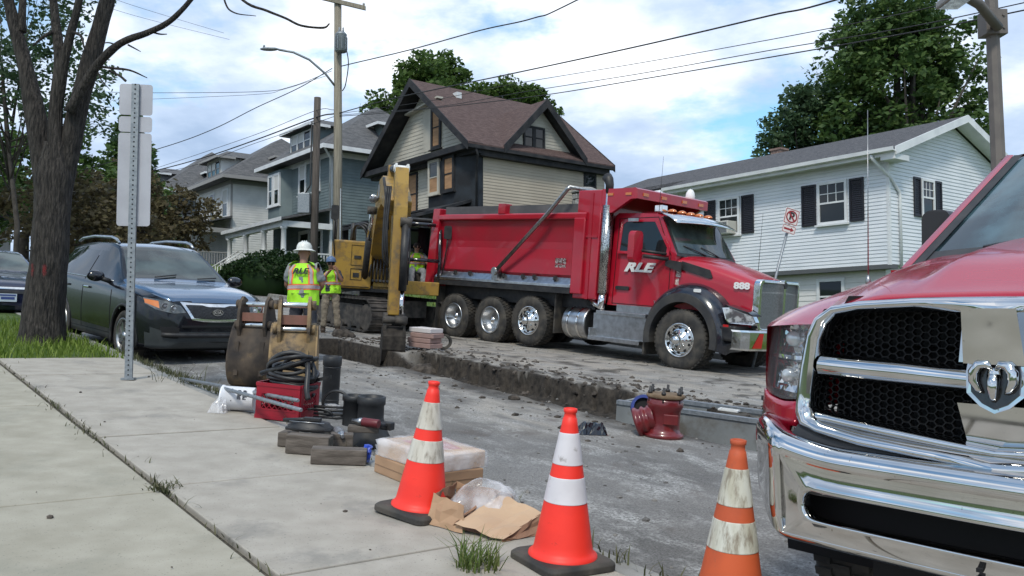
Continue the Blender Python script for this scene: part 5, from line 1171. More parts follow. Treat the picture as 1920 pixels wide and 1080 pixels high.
text_part('badge', 'T880', Mt['alu'], K, Matrix.Translation((-0.62, -cw - 0.004, 1.20)) @ tm, 0.075, 0.003, sx=1.5)
b = MB(); b.prism(rect(-0.36, 1.70, -0.20, 1.82), 0.0, 0.004, hoodside); b.prism(rect(-0.33, 1.56, -0.23, 1.67), 0.0, 0.004, hoodside); b.build('sticker', mat('sticker', (0.62, 0.58, 0.52), 0.5, col2=(0.25, 0.10, 0.10), scale=40), K)['kind'] = 'stuff'
b = MB(); b.prism(rrect(0.16, 0.06, 0.02, 3, 0.35, 1.47), -0.262, -0.25, lambda u, v, w_: (u, -1.245 + 0.01 - (w_ + 0.25) * 0.3 + 0.02, v)); b.build('fender_light', Mt['white_paint'], K)
for (x, y, z0, z1) in ((-0.85, -0.88, 2.9, 4.0), (0.15, 1.2, 1.9, 3.1)):
    b = MB(); b.tube([(x, y, z0), (x + 0.02, y, z1)], [0.006, 0.003], 5); b.build('antenna', Mt['black'], K)

for o in K.children_recursive:                                       # the body measured a little shorter than first laid out
    if o.type == 'MESH' and o.parent == K and o.name.split('.')[0] not in ('lettering', 'number', 'badge'):
        co = np.empty(len(o.data.vertices) * 3); o.data.vertices.foreach_get('co', co); co = co.reshape(-1, 3)
        q = co[:, 0] < -2.66; co[q, 0] = -2.66 + (co[q, 0] + 2.66) * 0.87; o.data.vertices.foreach_set('co', co.ravel()); o.data.update()
    elif o.type == 'EMPTY' and o.location.x < -2.66: o.location.x = -2.66 + (o.location.x + 2.66) * 0.87
for o in K.children_recursive:
    if o.parent and o.parent.parent == K and o.parent.type == 'MESH' and o.type == 'MESH' and o.parent.name.startswith('fuel_tank'):
        for v in o.data.vertices:
            if v.co.x < -2.66: v.co.x = -2.66 + (v.co.x + 2.66) * 0.87
# ================================================================ PASSENGER CARS
def smooth_tab(tab):
    xs = np.array([p[0] for p in tab]); ys = np.array([p[1] for p in tab])
    o = np.argsort(xs); xs, ys = xs[o], ys[o]
    # monotone cubic (Fritsch-Carlson)
    h = np.diff(xs); d = np.diff(ys) / h; m = np.zeros(len(xs)); m[0], m[-1] = d[0], d[-1]
    for i in range(1, len(xs) - 1):
        m[i] = 0 if d[i - 1] * d[i] <= 0 else 2 * d[i - 1] * d[i] / (d[i - 1] + d[i])
    def f(x):
        x = min(max(x, xs[0]), xs[-1]); i = min(max(int(np.searchsorted(xs, x)) - 1, 0), len(h) - 1)
        t = (x - xs[i]) / h[i]
        return (2 * t ** 3 - 3 * t * t + 1) * ys[i] + (t ** 3 - 2 * t * t + t) * h[i] * m[i] + (-2 * t ** 3 + 3 * t * t) * ys[i + 1] + (t ** 3 - t * t) * h[i] * m[i + 1]
    return f
class CarBody:
    """sections along x; points of the half section run from the keel over the side to the roof centre"""
    def __init__(s, tabs, xs, wheels, arch_r):
        F_ = {k: smooth_tab(v) for k, v in tabs.items()}; s.F = F_
        s.rows = []; s.tagr = []
        segs = (2, 2, 3, 4, 2, 6, 2, 7)
        for x in xs:
            zb, W, zs, zt, wr = F_['zb'](x), F_['W'](x), F_['zs'](x), F_['zt'](x), F_['wr'](x)
            zs = min(zs, zt - 0.05); drop = F_['edge'](x)
            c = [(0, zb), (W * 0.90, zb), (W * 0.975, zb + 0.10 * (zs - zb)), (W, lerp(zb, zs, 0.50)), (W * 0.985, lerp(zb, zs, 0.93)), (W * 0.955, zs + 0.01), (wr, zt - drop), (wr - 0.10 * wr, zt - drop * 0.35), (0, zt)]
            P = np.array([(2 * c[0][0] - c[1][0], c[0][1])] + c + [(-c[-2][0], c[-2][1])])
            half = []
            for i in range(1, len(P) - 2):
                n = segs[i - 1]
                for k in range(n):
                    t = k / n
                    lin = P[i] * (1 - t) + P[i + 1] * t
                    cr = 0.5 * ((2 * P[i]) + (-P[i - 1] + P[i + 1]) * t + (2 * P[i - 1] - 5 * P[i] + 4 * P[i + 1] - P[i + 2]) * t * t + (-P[i - 1] + 3 * P[i] - 3 * P[i + 1] + P[i + 2]) * t ** 3)
                    a = 0.75 if i not in (6,) else 0.45
                    half.append(tuple(lin * (1 - a) + cr * a))
            half.append(c[-1])
            s.rows.append([(x, -y, z) for y, z in half] + [(x, y, z) for y, z in half[-2::-1]])
        s.nh = len(s.rows[0]) // 2
        s.segidx = []
        for k, n in enumerate(segs): s.segidx += [k] * n
        s.segidx = s.segidx + s.segidx[::-1]
        # wheel arches
        for r_ in range(len(s.rows)):
            for j, p in enumerate(s.rows[r_]):
                if abs(p[1]) < 0.5: continue
                for wx, wz in wheels:
                    d = math.hypot(p[0] - wx, p[2] - wz)
                    if 1e-4 < abs(d - arch_r) < 0.035 and p[2] > wz - 0.22:
                        k = arch_r / d; s.rows[r_][j] = (wx + (p[0] - wx) * k, p[1], wz + (p[2] - wz) * k)
        s.wheels, s.ar = wheels, arch_r
    def faces(s):
        for i in range(len(s.rows) - 1):
            for j in range(len(s.rows[0]) - 1):
                q = [s.rows[i][j], s.rows[i][j + 1], s.rows[i + 1][j + 1], s.rows[i + 1][j]]
                cx_ = sum(p[0] for p in q) / 4; cy_ = sum(p[1] for p in q) / 4; cz_ = sum(p[2] for p in q) / 4
                if abs(cy_) > 0.5 and any(math.hypot(cx_ - wx, cz_ - wz) < s.ar - 0.004 for wx, wz in s.wheels): continue
                yield s.segidx[j], cx_, cy_, cz_, q
        for row in (s.rows[0], s.rows[-1]):
            n = len(row)
            for j in range(n // 2):
                q = [row[j], row[j + 1], row[n - 2 - j], row[n - 1 - j]]; yield 3, row[j][0], 0.0, (row[j][2] + row[j + 1][2]) / 2, q
    def build(s, parent, groups, default):
        """groups: list of (name, material, test(seg, x, y, z))"""
        acc = {}
        for seg, x, y, z, q in s.faces():
            for k, (nm, m, tst) in enumerate(groups):
                if tst(seg, x, y, z): break
            else: k = -1
            acc.setdefault(k, []).append(q)
        allv = MB()
        for k, qs in acc.items():
            nm, m = (groups[k][0], groups[k][1]) if k >= 0 else default
            idx = {}; vs, fs = [], []
            for q in qs:
                f = []
                for p in q:
                    key = (round(p[0], 5), round(p[1], 5), round(p[2], 5))
                    if key not in idx: idx[key] = len(vs); vs.append(p)
                    if idx[key] not in f: f.append(idx[key])
                if len(f) > 2: fs.append(f)
            b = MB(); b.add(vs, fs, 0, True); b.build(nm, m, parent); allv.add(vs, fs)
        s.bvh = BVHTree.FromPolygons([Vector(p) for p in allv.v], allv.f)
    def hitx(s, y, z, off=0.006, frm=3.0, d=-1):
        h = s.bvh.ray_cast(Vector((frm, y, z)), Vector((d, 0, 0)))
        return None if h[0] is None else (h[0].x - d * off, y, z)
    def hity(s, x, z, sg=-1, off=0.004):
        h = s.bvh.ray_cast(Vector((x, sg * 3.0, z)), Vector((0, -sg, 0)))
        return None if h[0] is None else (x, h[0].y + sg * off, z)
def drape(car, outline_top, outline_bot, n=16, m=5, off=0.01, thick=0.02):
    """a plate that follows the nose between two curves given as (y, z)"""
    b = MB(); rows = []
    for i in range(m + 1):
        row = []
        for j in range(n + 1):
            t = j / n
            yt, zt = [float(np.interp(t, np.linspace(0, 1, len(outline_top)), [p[k] for p in outline_top])) for k in (0, 1)]
            yb_, zb_ = [float(np.interp(t, np.linspace(0, 1, len(outline_bot)), [p[k] for p in outline_bot])) for k in (0, 1)]
            y, z = lerp(yb_, yt, i / m), lerp(zb_, zt, i / m)
            h = car.hitx(y, z, off) or (row[-1][0] if row else 0.8, y, z); row.append(h)
        rows.append(row)
    b.grid(rows); 
    edge = [rows[0][j] for j in range(n + 1)] + [rows[i][n] for i in range(1, m + 1)] + [rows[m][j] for j in range(n - 1, -1, -1)] + [rows[i][0] for i in range(m - 1, 0, -1)]
    back = [(p[0] - thick, p[1], p[2]) for p in edge]; k = len(edge)
    b.add(edge + back, [(i, (i + 1) % k, k + (i + 1) % k, k + i) for i in range(k)]); return b
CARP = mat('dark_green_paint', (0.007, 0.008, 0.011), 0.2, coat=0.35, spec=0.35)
SHEENP = mat('sky_sheen_paint', (0.06, 0.11, 0.19), 0.22, coat=1.0, metal=0.45)  # dark body again, with the sky's blue reflection on bonnet and roof painted in
xs = np.unique(np.concatenate([np.linspace(-3.78, -3.2, 18), np.linspace(-3.2, 0.5, 112), np.linspace(0.5, 0.945, 26)]))
tabs = dict(
    zb=[(-3.78, .50), (-3.6, .36), (-3.2, .28), (-2.7, .26), (0, .24), (.6, .24), (.86, .26), (.945, .36)],
    W=[(-3.78, .70), (-3.68, .84), (-3.4, .91), (-2.7, .945), (-1.3, .935), (0, .945), (.35, .925), (.6, .87), (.78, .77), (.88, .66), (.945, .50)],
    zs=[(-3.78, .85), (-3.6, 1.08), (-3.2, 1.14), (-1.5, 1.08), (-.6, 1.05), (0, 1.02), (.4, .95), (.7, .84), (.88, .70), (.945, .58)],
    zt=[(-3.78, 1.0), (-3.72, 1.20), (-3.55, 1.42), (-3.35, 1.60), (-2.9, 1.665), (-2.2, 1.70), (-1.6, 1.69), (-1.25, 1.645), (-1.0, 1.52), (-.42, 1.165), (-.3, 1.13), (0, 1.105), (.4, 1.06), (.66, 1.01), (.80, .955), (.88, .86), (.93, .76), (.945, .70)],
    wr=[(-3.78, .60), (-3.5, .60), (-3.2, .60), (-2.0, .635), (-1.25, .63), (-.9, .70), (-.42, .80), (0, .80), (.4, .77), (.7, .70), (.88, .56), (.945, .44)],
    edge=[(-3.78, .06), (-3.2, .09), (-1.25, .07), (-.42, .05), (0, .05), (.6, .06), (.945, .03)])
def suv(name, label, M4, paint, sheenpaint):
    e = thing(name, label, 'suv' if 'suv' in name or 'utility' in name else 'car', M4)
    cb = CarBody(tabs, xs, [(0, .36), (-2.70, .36)], 0.425)
    groups = [('windscreen', Mt['screen'], lambda s, x, y, z: s in (7,) and -1.24 < x < -0.47),
              ('rear_window', Mt['glass'], lambda s, x, y, z: s == 7 and -3.70 < x < -3.42),
              *[('side_window', Mt['glass'], (lambda q, xa, xb: lambda s, x, y, z: s == 5 and q * y > 0 and xa < x < xb and 1.10 < z < 1.57 and z < 1.16 + (abs(x + 0.52)) * 0.95)(q, xa, xb)) for q in (-1, 1) for xa, xb in ((-1.72, -0.98), (-2.62, -1.80), (-3.30, -2.72))],
              ('bonnet', sheenpaint, lambda s, x, y, z: s in (6, 7) and -0.44 < x < 0.86 and z > 0.9 or (s == 5 and -0.3 < x < 0.6 and z > 1.03)),
              ('bumper', Mt['black'] if False else mat('bumper_plastic', (0.030, 0.034, 0.036), 0.38, col2=(0.038, 0.042, 0.044), scale=5), lambda s, x, y, z: x > 0.60 and z < 0.50),
              *[('sill', Mt['black'], (lambda q: lambda s, x, y, z: q * y > 0 and s in (1, 2) and z < 0.40 and -2.25 < x < -0.45)(q)) for q in (-1, 1)],
              ('roof', sheenpaint, lambda s, x, y, z: s in (7,) and -3.4 < x < -1.24)]
    cb.build(e, groups, ('body', paint))
    for nm in ('fl',): pass
    # wheels
    for sg in (-1, 1):
        for wx in (0, -2.70):
            w_ = wheel(e, wx, sg * 0.925, 0.36, 0.36, 0.23, 0.245, sg, Mt['steel'], hub='deep', holes=5, tread=False)
            A = Matrix.Rotation(R(90 if sg < 0 else -90), 4, 'X'); b = MB()
            for k in range(10):
                a = 2 * math.pi * k / 10 + (0.12 if k % 2 else -0.12); b.box(A @ Vector((math.cos(a) * .135, math.sin(a) * .135, -0.03)), (0.22, 0.034, 0.022), (A @ Matrix.Rotation(a, 4, 'Z')).to_3x3())
            b.lathe([(0.06, -0.05), (0.055, -0.01), (0.0, -0.005)], 14, A); b.build('spoke', Mt['alu'], w_)['kind'] = 'stuff'
            b = MB(); rows = []
            for k in range(29):
                a = R(lerp(-22, 202, k / 28)); rows.append([(wx + math.cos(a) * .43, sg * 0.935, .36 + math.sin(a) * .43), (wx + math.cos(a) * .43, sg * 0.55, .36 + math.sin(a) * .43)])
            b.grid(rows); b.build('wheel_liner', Mt['dark'], e)
            b = MB(); b.tube([(wx + math.cos(R(a)) * .435, sg * (cb.F['W'](wx + math.cos(R(a)) * .43) - 0.008 - (0.02 if wx == 0 and a < 60 else 0)), .36 + math.sin(R(a)) * .435) for a in range(-18, 199, 12)], 0.022, 6); b.build('arch_trim', Mt['black'], e)
    b = MB(); b.bb((-3.3, -0.7, 0.20), (0.6, 0.7, 0.30)); b.build('underbody', Mt['dark'], e)
    return e, cb
S, cb = suv('sport_utility_vehicle', 'dark sport utility vehicle parked at the near kerb, headlights facing downhill', GM(12.90, 4.05, -0.80, -0.07), CARP, SHEENP)
S['category'] = 'car'
# nose: grille, lamps, intake
top = [(-0.50, 0.90), (-0.3, 0.885), (0, 0.88), (0.3, 0.885), (0.50, 0.90)]; bot = [(-0.36, 0.66), (-0.2, 0.635), (0, 0.63), (0.2, 0.635), (0.36, 0.66)]
gs = drape(cb, top, bot, 20, 6, 0.012, 0.03).build('grille_surround', Mt['chrome'], S)
gmesh = mat('grille_black', (0.010, 0.010, 0.011), 0.45, col2=(0.03, 0.03, 0.032), scale=50, lo=0.48, hi=0.54)
t2 = [(-0.43, 0.862), (-0.2, 0.862), (-0.12, 0.84), (0.12, 0.84), (0.2, 0.862), (0.43, 0.862)]; b2 = [(-0.33, 0.685), (-0.16, 0.672), (0, 0.667), (0.16, 0.672), (0.33, 0.685)]
drape(cb, t2, b2, 20, 6, 0.016, 0.01).build('grille', gmesh, S)
b = MB()
for k in range(7):
    z = 0.69 + 0.024 * k
    for j in range(18):
        y = -0.40 + 0.047 * j + (0.023 if k % 2 else 0); 
        if abs(y) > 0.34 + (z - 0.68) * 0.5: continue
        h = cb.hitx(y, z, 0.018)
        if h: b.box(h, (0.008, 0.030, 0.005), Matrix.Rotation(0.6 if (j + k) % 2 else -0.6, 3, 'X'))
b.build('grille_mesh', mat('mesh_dark', (0.05, 0.05, 0.052), 0.4), S)['kind'] = 'stuff'
h0 = cb.hitx(0, 0.765, 0.022); nm_ = Matrix(((0, 0, 1, 0), (1, 0, 0, 0), (0, 1, 0, 0), (0, 0, 0, 1)))
b = MB(); el = [(0.078 * math.cos(2 * math.pi * k / 28), 0.044 * math.sin(2 * math.pi * k / 28)) for k in range(28)]; ei = [(u * 0.88, v * 0.82) for u, v in el]
b.prism(el, 0.0, 0.008, lambda u, v, w_: (h0[0] + w_, u, h0[2] + v)); em = b.build('emblem', Mt['black'], S)
b = MB(); b.ring(el, ei, 0.008, 0.016, lambda u, v, w_: (h0[0] + w_, u, h0[2] + v)); b.build('emblem_ring', Mt['chrome'], em)
text_part('lettering', 'KIA', Mt['chrome'], em, Matrix.Translation((h0[0] + 0.012, 0, h0[2] - 0.001)) @ nm_, 0.062, 0.003, bold=0.002, sx=1.15)
for sg in (-1, 1):
    T_ = [(sg * 0.50, 0.845), (sg * 0.66, 0.90), (sg * 0.80, 0.925), (sg * 0.865, 0.93)]; B_ = [(sg * 0.44, 0.755), (sg * 0.60, 0.74), (sg * 0.78, 0.78), (sg * 0.865, 0.85)]
    hl = drape(cb, T_, B_, 16, 5, 0.010, 0.02).build('headlight', mat('headlight_body', (0.05, 0.055, 0.058), 0.12, coat=1.0, col2=(0.12, 0.13, 0.13), scale=12), S)
    for (y, z, r_) in ((0.585, 0.80, 0.050), (0.685, 0.825, 0.052)):
        h = cb.hitx(sg * y, z, 0.012)
        if h:
            b = MB(); b.lathe([(r_, -0.02), (r_, 0.004), (r_ * 0.86, 0.006), (r_ * 0.80, -0.0), (r_ * 0.4, 0.012), (0, 0.016)], 18, Matrix.Translation(h) @ Matrix.Rotation(R(90), 4, 'Y') @ Matrix.Rotation(-sg * 0.0, 4, 'X')); b.build('lamp', Mt['lens'], hl)
    drape(cb, [(sg * 0.74, 0.895), (sg * 0.865, 0.915)], [(sg * 0.745, 0.80), (sg * 0.865, 0.86)], 6, 4, 0.013, 0.01).build('indicator', Mt['amber'], hl)
    drape(cb, [(sg * 0.52, 0.545), (sg * 0.74, 0.555)], [(sg * 0.53, 0.40), (sg * 0.70, 0.41)], 8, 5, 0.008, 0.02).build('fog_lamp_recess', Mt['dark'], S)
    # mirrors
    b = MB(); b.sphere((0, 0, 0), 1, 16, 10, sq=(0.075, 0.125, 0.082)); b.build('mirror', Mt['black_gloss'], S, M4=Matrix.Translation((-0.78, sg * 1.07, 1.16)))
    b = MB(); b.tube([(-0.74, sg * 0.88, 1.09), (-0.77, sg * 1.0, 1.13)], 0.035, 8); b.build('mirror_arm', Mt['black'], S)
    b = MB(); b.tube([(-1.30, sg * 0.58, 1.66), (-1.42, sg * 0.585, 1.725), (-1.6, sg * 0.59, 1.755), (-2.4, sg * 0.585, 1.765), (-3.0, sg * 0.565, 1.73), (-3.2, sg * 0.56, 1.68)], 0.022, 8); b.build('roof_rail', Mt['alu'], S)
    def seam(pts):
        q = []
        for i in range(len(pts) - 1):
            for k in range(10):
                p = [lerp(pts[i][a], pts[i + 1][a], k / 10) for a in (0, 1)]; h = cb.hity(p[0], p[1], sg, 0.0)
                if h: q.append(h)
        return q
    b = MB()
    for pts in ([(-0.50, 0.36), (-0.52, 1.05)], [(-1.76, 0.36), (-1.76, 1.58)], [(-2.72, 0.86), (-2.50, 0.72), (-2.42, 0.36)], [(-0.52, 0.36), (-2.42, 0.36)]):
        q = seam(pts)
        if len(q) > 2: b.tube(q, 0.006, 5)
    b.build('door_seam', Mt['dark'], S)
    q = seam([(-0.62, 1.10), (-3.3, 1.155)]); b = MB(); b.tube(q, 0.010, 5); q = seam([(-0.95, 1.36), (-1.3, 1.59), (-2.2, 1.63), (-3.2, 1.57)])
    b.build('window_trim', Mt['alu'], S)
    for x in (-1.55, -2.48):
        h = cb.hity(x, 0.97, sg, 0.02)
        if h: b = MB(); b.box(h, (0.19, 0.03, 0.035)); b.build('door_handle', Mt['chrome'], S, bevel=0.01)
b = MB(); q = [cb.hitx(y, 0.565, 0.012) for y in np.linspace(-0.5, 0.62, 22)]; q = [p for p in q if p]
b.grid([[(p[0], p[1], p[2] - 0.017) for p in q], [(p[0] + 0.004, p[1], p[2]) for p in q], [(p[0], p[1], p[2] + 0.017) for p in q]]); b.build('lower_intake', Mt['dark'], S)
b = MB(); q = [cb.hitx(y, 0.45, 0.02) for y in np.linspace(-0.72, 0.72, 24)]; q = [p for p in q if p]; b.tube(q, 0.03, 6); b.build('bumper_lip', Mt['black'], S)
b = MB(); b.tube([(-0.44, -0.35, 1.19), (-0.52, -0.0, 1.235)], 0.010, 5); b.tube([(-0.44, 0.30, 1.19), (-0.50, 0.62, 1.215)], 0.010, 5); b.build('wiper', Mt['black'], S)['kind'] = 'stuff'
# ---- the blue car further up
BLUE = mat('blue_paint', (0.012, 0.016, 0.045), 0.2, coat=1.0, metal=0.3)
sh = lambda tab, k=1.0, z=0.0: [(a, b_ * k + z) for a, b_ in tab]
tabs_suv = dict(tabs)
tabs = dict(tabs, zt=[(-3.78, .95), (-3.7, 1.02), (-3.0, 1.10), (-2.6, 1.30), (-2.2, 1.42), (-1.6, 1.46), (-1.25, 1.42), (-1.0, 1.32), (-.42, 1.02), (-.3, .99), (0, .96), (.4, .91), (.66, .86), (.80, .80), (.88, .73), (.93, .66), (.945, .62)],
            zs=[(-3.78, .75), (-3.6, .92), (-1.5, .94), (-.6, .91), (0, .88), (.4, .82), (.7, .73), (.88, .62), (.945, .52)])
def suv2(name, label, M4):
    e = thing(name, label, 'car', M4); c2 = CarBody(tabs, xs, [(0, .33), (-2.70, .33)], 0.37)
    c2.build(e, [('windscreen', Mt['screen'], lambda s, x, y, z: s == 7 and -1.24 < x < -0.47), *[('side_window', Mt['glass'], (lambda q, xa, xb: lambda s, x, y, z: s == 5 and q * y > 0 and xa < x < xb and 0.96 < z < 1.36)(q, xa, xb)) for q in (-1, 1) for xa, xb in ((-2.7, -1.81), (-1.71, -0.95))], ('bumper', BLUE, lambda s, x, y, z: x > 0.62 and z < 0.5)], ('body', BLUE))
    for sg in (-1, 1):
        for wx in (0, -2.70): wheel(e, wx, sg * 0.92, 0.33, 0.33, 0.22, 0.225, sg, Mt['alu'], hub='shallow', holes=5, tread=False)
        T_ = [(sg * 0.48, 0.74), (sg * 0.80, 0.78)]; B_ = [(sg * 0.46, 0.66), (sg * 0.80, 0.68)]
        drape(c2, T_, B_, 10, 4, 0.01).build('headlight', Mt['lens'], e)
        b = MB(); b.sphere((-0.75, sg * 1.02, 1.02), 1, 12, 8, sq=(0.07, 0.11, 0.075)); b.build('mirror', BLUE, e)
    drape(c2, [(-0.44, 0.73), (0.44, 0.73)], [(-0.44, 0.69), (0.44, 0.69)], 12, 3, 0.015).build('grille_bar', Mt['chrome'], e)
    drape(c2, [(-0.40, 0.67), (0.40, 0.67)], [(-0.34, 0.60), (0.34, 0.60)], 12, 3, 0.012).build('grille', Mt['black'], e)
    b = MB(); b.box((0.975, 0, 0.52), (0.015, 0.32, 0.16)); pl_ = b.build('plate', mat('plate_pale', (0.55, 0.62, 0.68), 0.5), e)
    b = MB(); b.box((0.984, 0, 0.57), (0.006, 0.28, 0.03)); b.box((0.984, 0, 0.51), (0.006, 0.24, 0.05)); b.build('plate_print', mat('plate_blue', (0.05, 0.08, 0.25), 0.5), pl_)
    b = MB(); b.bb((-3.3, -0.7, 0.18), (0.6, 0.7, 0.28)); b.build('underbody', Mt['dark'], e)
    return e
suv2('parked_car', 'dark blue car with a pale front plate, behind the big tree trunk', GM(20.6, 2.6, -0.86, -0.1))
# ================================================================ PICKUP TRUCK (front corner close to the camera)
yaw_, pit_, rol_ = -2.44, -0.02, -0.02
Rz_ = Matrix.Rotation(yaw_, 4, 'Z'); Ry_ = Matrix.Rotation(-pit_, 4, 'Y'); Rx_ = Matrix.Rotation(rol_, 4, 'X')
P = thing('pickup_truck', 'shiny red pickup with chrome grille and bumper, nearest vehicle', 'pickup truck', Matrix.Translation((1.50, 2.69, -1.17)) @ Rz_ @ Ry_ @ Rx_)
PR = Mt['ram_red']; CH = Mt['chrome_clean']
bow = lambda y: -0.10 * (abs(y) / 0.70) ** 2.2                       # plan curve of the nose
def gf(u, v, w_): return (-0.03 + bow(u) - 0.10 * (v - 0.75) + w_, u, v)
def mirror_poly(p): return [(-u, v) for u, v in p][::-1]
# surround: outer and inner outlines of the left half mirrored (taken as one closed ring)
def full(right): return right + [(-u, v) for u, v in right[::-1]]
outer = full([(0.0, 1.275), (-0.25, 1.272), (-0.45, 1.262), (-0.56, 1.245), (-0.63, 1.205), (-0.668, 1.14), (-0.690, 1.02), (-0.704, 0.90), (-0.704, 0.83), (-0.68, 0.785), (-0.60, 0.765), (-0.42, 0.745), (-0.22, 0.735), (0.0, 0.732)])
inner = full([(0.0, 1.222), (-0.25, 1.220), (-0.44, 1.212), (-0.53, 1.200), (-0.575, 1.165), (-0.600, 1.11), (-0.614, 1.02), (-0.626, 0.92), (-0.630, 0.87), (-0.622, 0.838), (-0.58, 0.822), (-0.42, 0.806), (-0.22, 0.796), (0.0, 0.792)])
b = MB(); n = len(outer)
def prof_ring(po, pi, hs):
    """rounded ring: hs = list of (t between outer and inner, height)"""
    rows = []
    for t, h in hs: rows.append([gf(lerp(po[i][0], pi[i][0], t), lerp(po[i][1], pi[i][1], t), h) for i in range(n)])
    return rows
rows = prof_ring(outer, inner, [(0, -0.10), (0.0, 0.02), (0.06, 0.045), (0.2, 0.066), (0.42, 0.070), (0.62, 0.058), (0.82, 0.030), (0.95, 0.0), (1.0, -0.06)])
b.grid(rows, closeu=True); sur = b.build('grille_surround', CH, P, smooth=True)
# crossbar: rounded bars from the surround to the shield
def bar(pts_top, pts_bot, hs=((0, -0.05), (0.0, 0.0), (0.15, 0.028), (0.35, 0.040), (0.6, 0.038), (0.85, 0.020), (1, -0.005), (1, -0.05))):
    b = MB(); m_ = 14; rows = []
    for t, h in hs:
        row = []
        for j in range(m_ + 1):
            q = j / m_
            a = [float(np.interp(q, np.linspace(0, 1, len(pts_top)), [p[k] for p in pts_top])) for k in (0, 1)]; c = [float(np.interp(q, np.linspace(0, 1, len(pts_bot)), [p[k] for p in pts_bot])) for k in (0, 1)]
            row.append(gf(lerp(a[0], c[0], t), lerp(a[1], c[1], t), h))
        rows.append(row)
    b.grid(rows); return b
for sg in (-1, 1):
    f = lambda pts: [(sg * -abs(u), v) for u, v in pts] if sg > 0 else pts
    bar([(sg * 0.612, 1.062), (sg * 0.30, 1.055), (sg * 0.06, 1.040)], [(sg * 0.625, 0.975), (sg * 0.30, 0.968), (sg * 0.06, 0.962)]).build('crossbar', CH, P, smooth=True)
    bar([(sg * 0.628, 0.852), (sg * 0.30, 0.826), (sg * 0.0, 0.800)], [(sg * 0.60, 0.806), (sg * 0.30, 0.785), (sg * 0.0, 0.765)], hs=((0, -0.04), (0, 0.0), (0.2, 0.030), (0.5, 0.042), (0.8, 0.03), (1, 0.0), (1, -0.05))).build('lower_bar', CH, P, smooth=True)
# shield pillar
for (z0, z1, w0, w1) in ((1.06, 1.235, 0.085, 0.075), (0.725, 0.93, 0.085, 0.115)):
    b = MB(); b.prism([(-w0, z0), (w0, z0), (w1, z1), (-w1, z1)] if z0 < 0.9 else [(-w0, z0), (w0, z0), (w1, z1), (-w1, z1)], -0.05, 0.03, lambda u, v, w_: (gf(u, 0.95, w_)[0] + 0.22 * (v - 0.95), u, v)); b.build('grille_pillar', CH, P, bevel=0.012, seg=3)
    for sg in (-1, 1) if z0 > 1 else ():
        b = MB(); b.prism([(sg * (w0 - 0.01), z0), (sg * (w0 + 0.035), z0), (sg * (w1 + 0.035), z1), (sg * (w1 - 0.01), z1)][::sg], -0.05, 0.008, gf); b.build('pillar_flange', CH, P, bevel=0.008)
shd = [(-0.075, 1.085), (-0.05, 1.095), (0.05, 1.095), (0.075, 1.085), (0.082, 1.03), (0.078, 0.965), (0.04, 0.925), (0.0, 0.905), (-0.04, 0.925), (-0.078, 0.965), (-0.082, 1.03)]
b = MB(); b.prism([(u * 1.22, (v - 1.0) * 1.16 + 1.0) for u, v in shd], 0.0, 0.045, gf); b.build('shield', CH, P, bevel=0.008, seg=3)
b = MB(); b.prism(shd, 0.044, 0.050, gf); b.build('shield_face', mat('shield_black', (0.012, 0.012, 0.014), 0.2, coat=0.5), P)
# ram head emblem: brow, muzzle and two curling horns
b = MB(); b.sphere(gf(0, 1.035, 0.052), 1, 12, 8, sq=(0.016, 0.026, 0.030)); b.tube([gf(0, 1.035, 0.060), gf(0, 0.985, 0.066), gf(0, 0.95, 0.058), gf(0, 0.935, 0.05)], [0.022, 0.019, 0.014, 0.007], 10)
b.build('emblem', CH, P)
for sg in (-1, 1):
    b = MB(); b.tube([gf(sg * u, v, 0.052 + h) for u, v, h in ((0.006, 1.052, 0.006), (0.024, 1.072, 0.012), (0.048, 1.068, 0.016), (0.064, 1.042, 0.016), (0.064, 1.008, 0.014), (0.050, 0.978, 0.010), (0.038, 0.965, 0.006))], [0.010, 0.016, 0.019, 0.019, 0.017, 0.012, 0.004], 10); b.build('horn', CH, P)
# honeycomb behind
b = MB(); b.prism([(-0.64, 0.78), (0.64, 0.78), (0.60, 1.22), (-0.60, 1.22)], -0.16, -0.15, gf); b.build('grille_backing', Mt['dark'], P)
b = MB(); hx, hz = 0.037, 0.026; r_ = 0
z = 0.80
while z < 1.22:
    x = -0.64 + (hx * 0.75 if r_ % 2 else 0)
    while x < 0.64:
        pts = [(-0.5, 0), (-0.25, 0.5), (0.25, 0.5), (0.5, 0), ]
        for k in range(3):
            p, q = pts[k], pts[k + 1]
            a_, c_ = Vector(gf(x + p[0] * hx, z + p[1] * hz, -0.05)), Vector(gf(x + q[0] * hx, z + q[1] * hz, -0.05))
            u_ = (c_ - a_).normalized(); nn = Vector((1, 0, 0)); v_ = u_.cross(nn).normalized() * 0.0017
            dd = Vector((-0.02, 0, 0)); b.hexa([a_ - v_ + dd, c_ - v_ + dd, c_ + v_ + dd, a_ + v_ + dd, a_ - v_, c_ - v_, c_ + v_, a_ + v_])
        x += hx * 1.5
    z += hz / 2; r_ += 1
b.build('honeycomb', mat('honeycomb', (0.008, 0.008, 0.009), 0.55, spec=0.25), P)['kind'] = 'stuff'
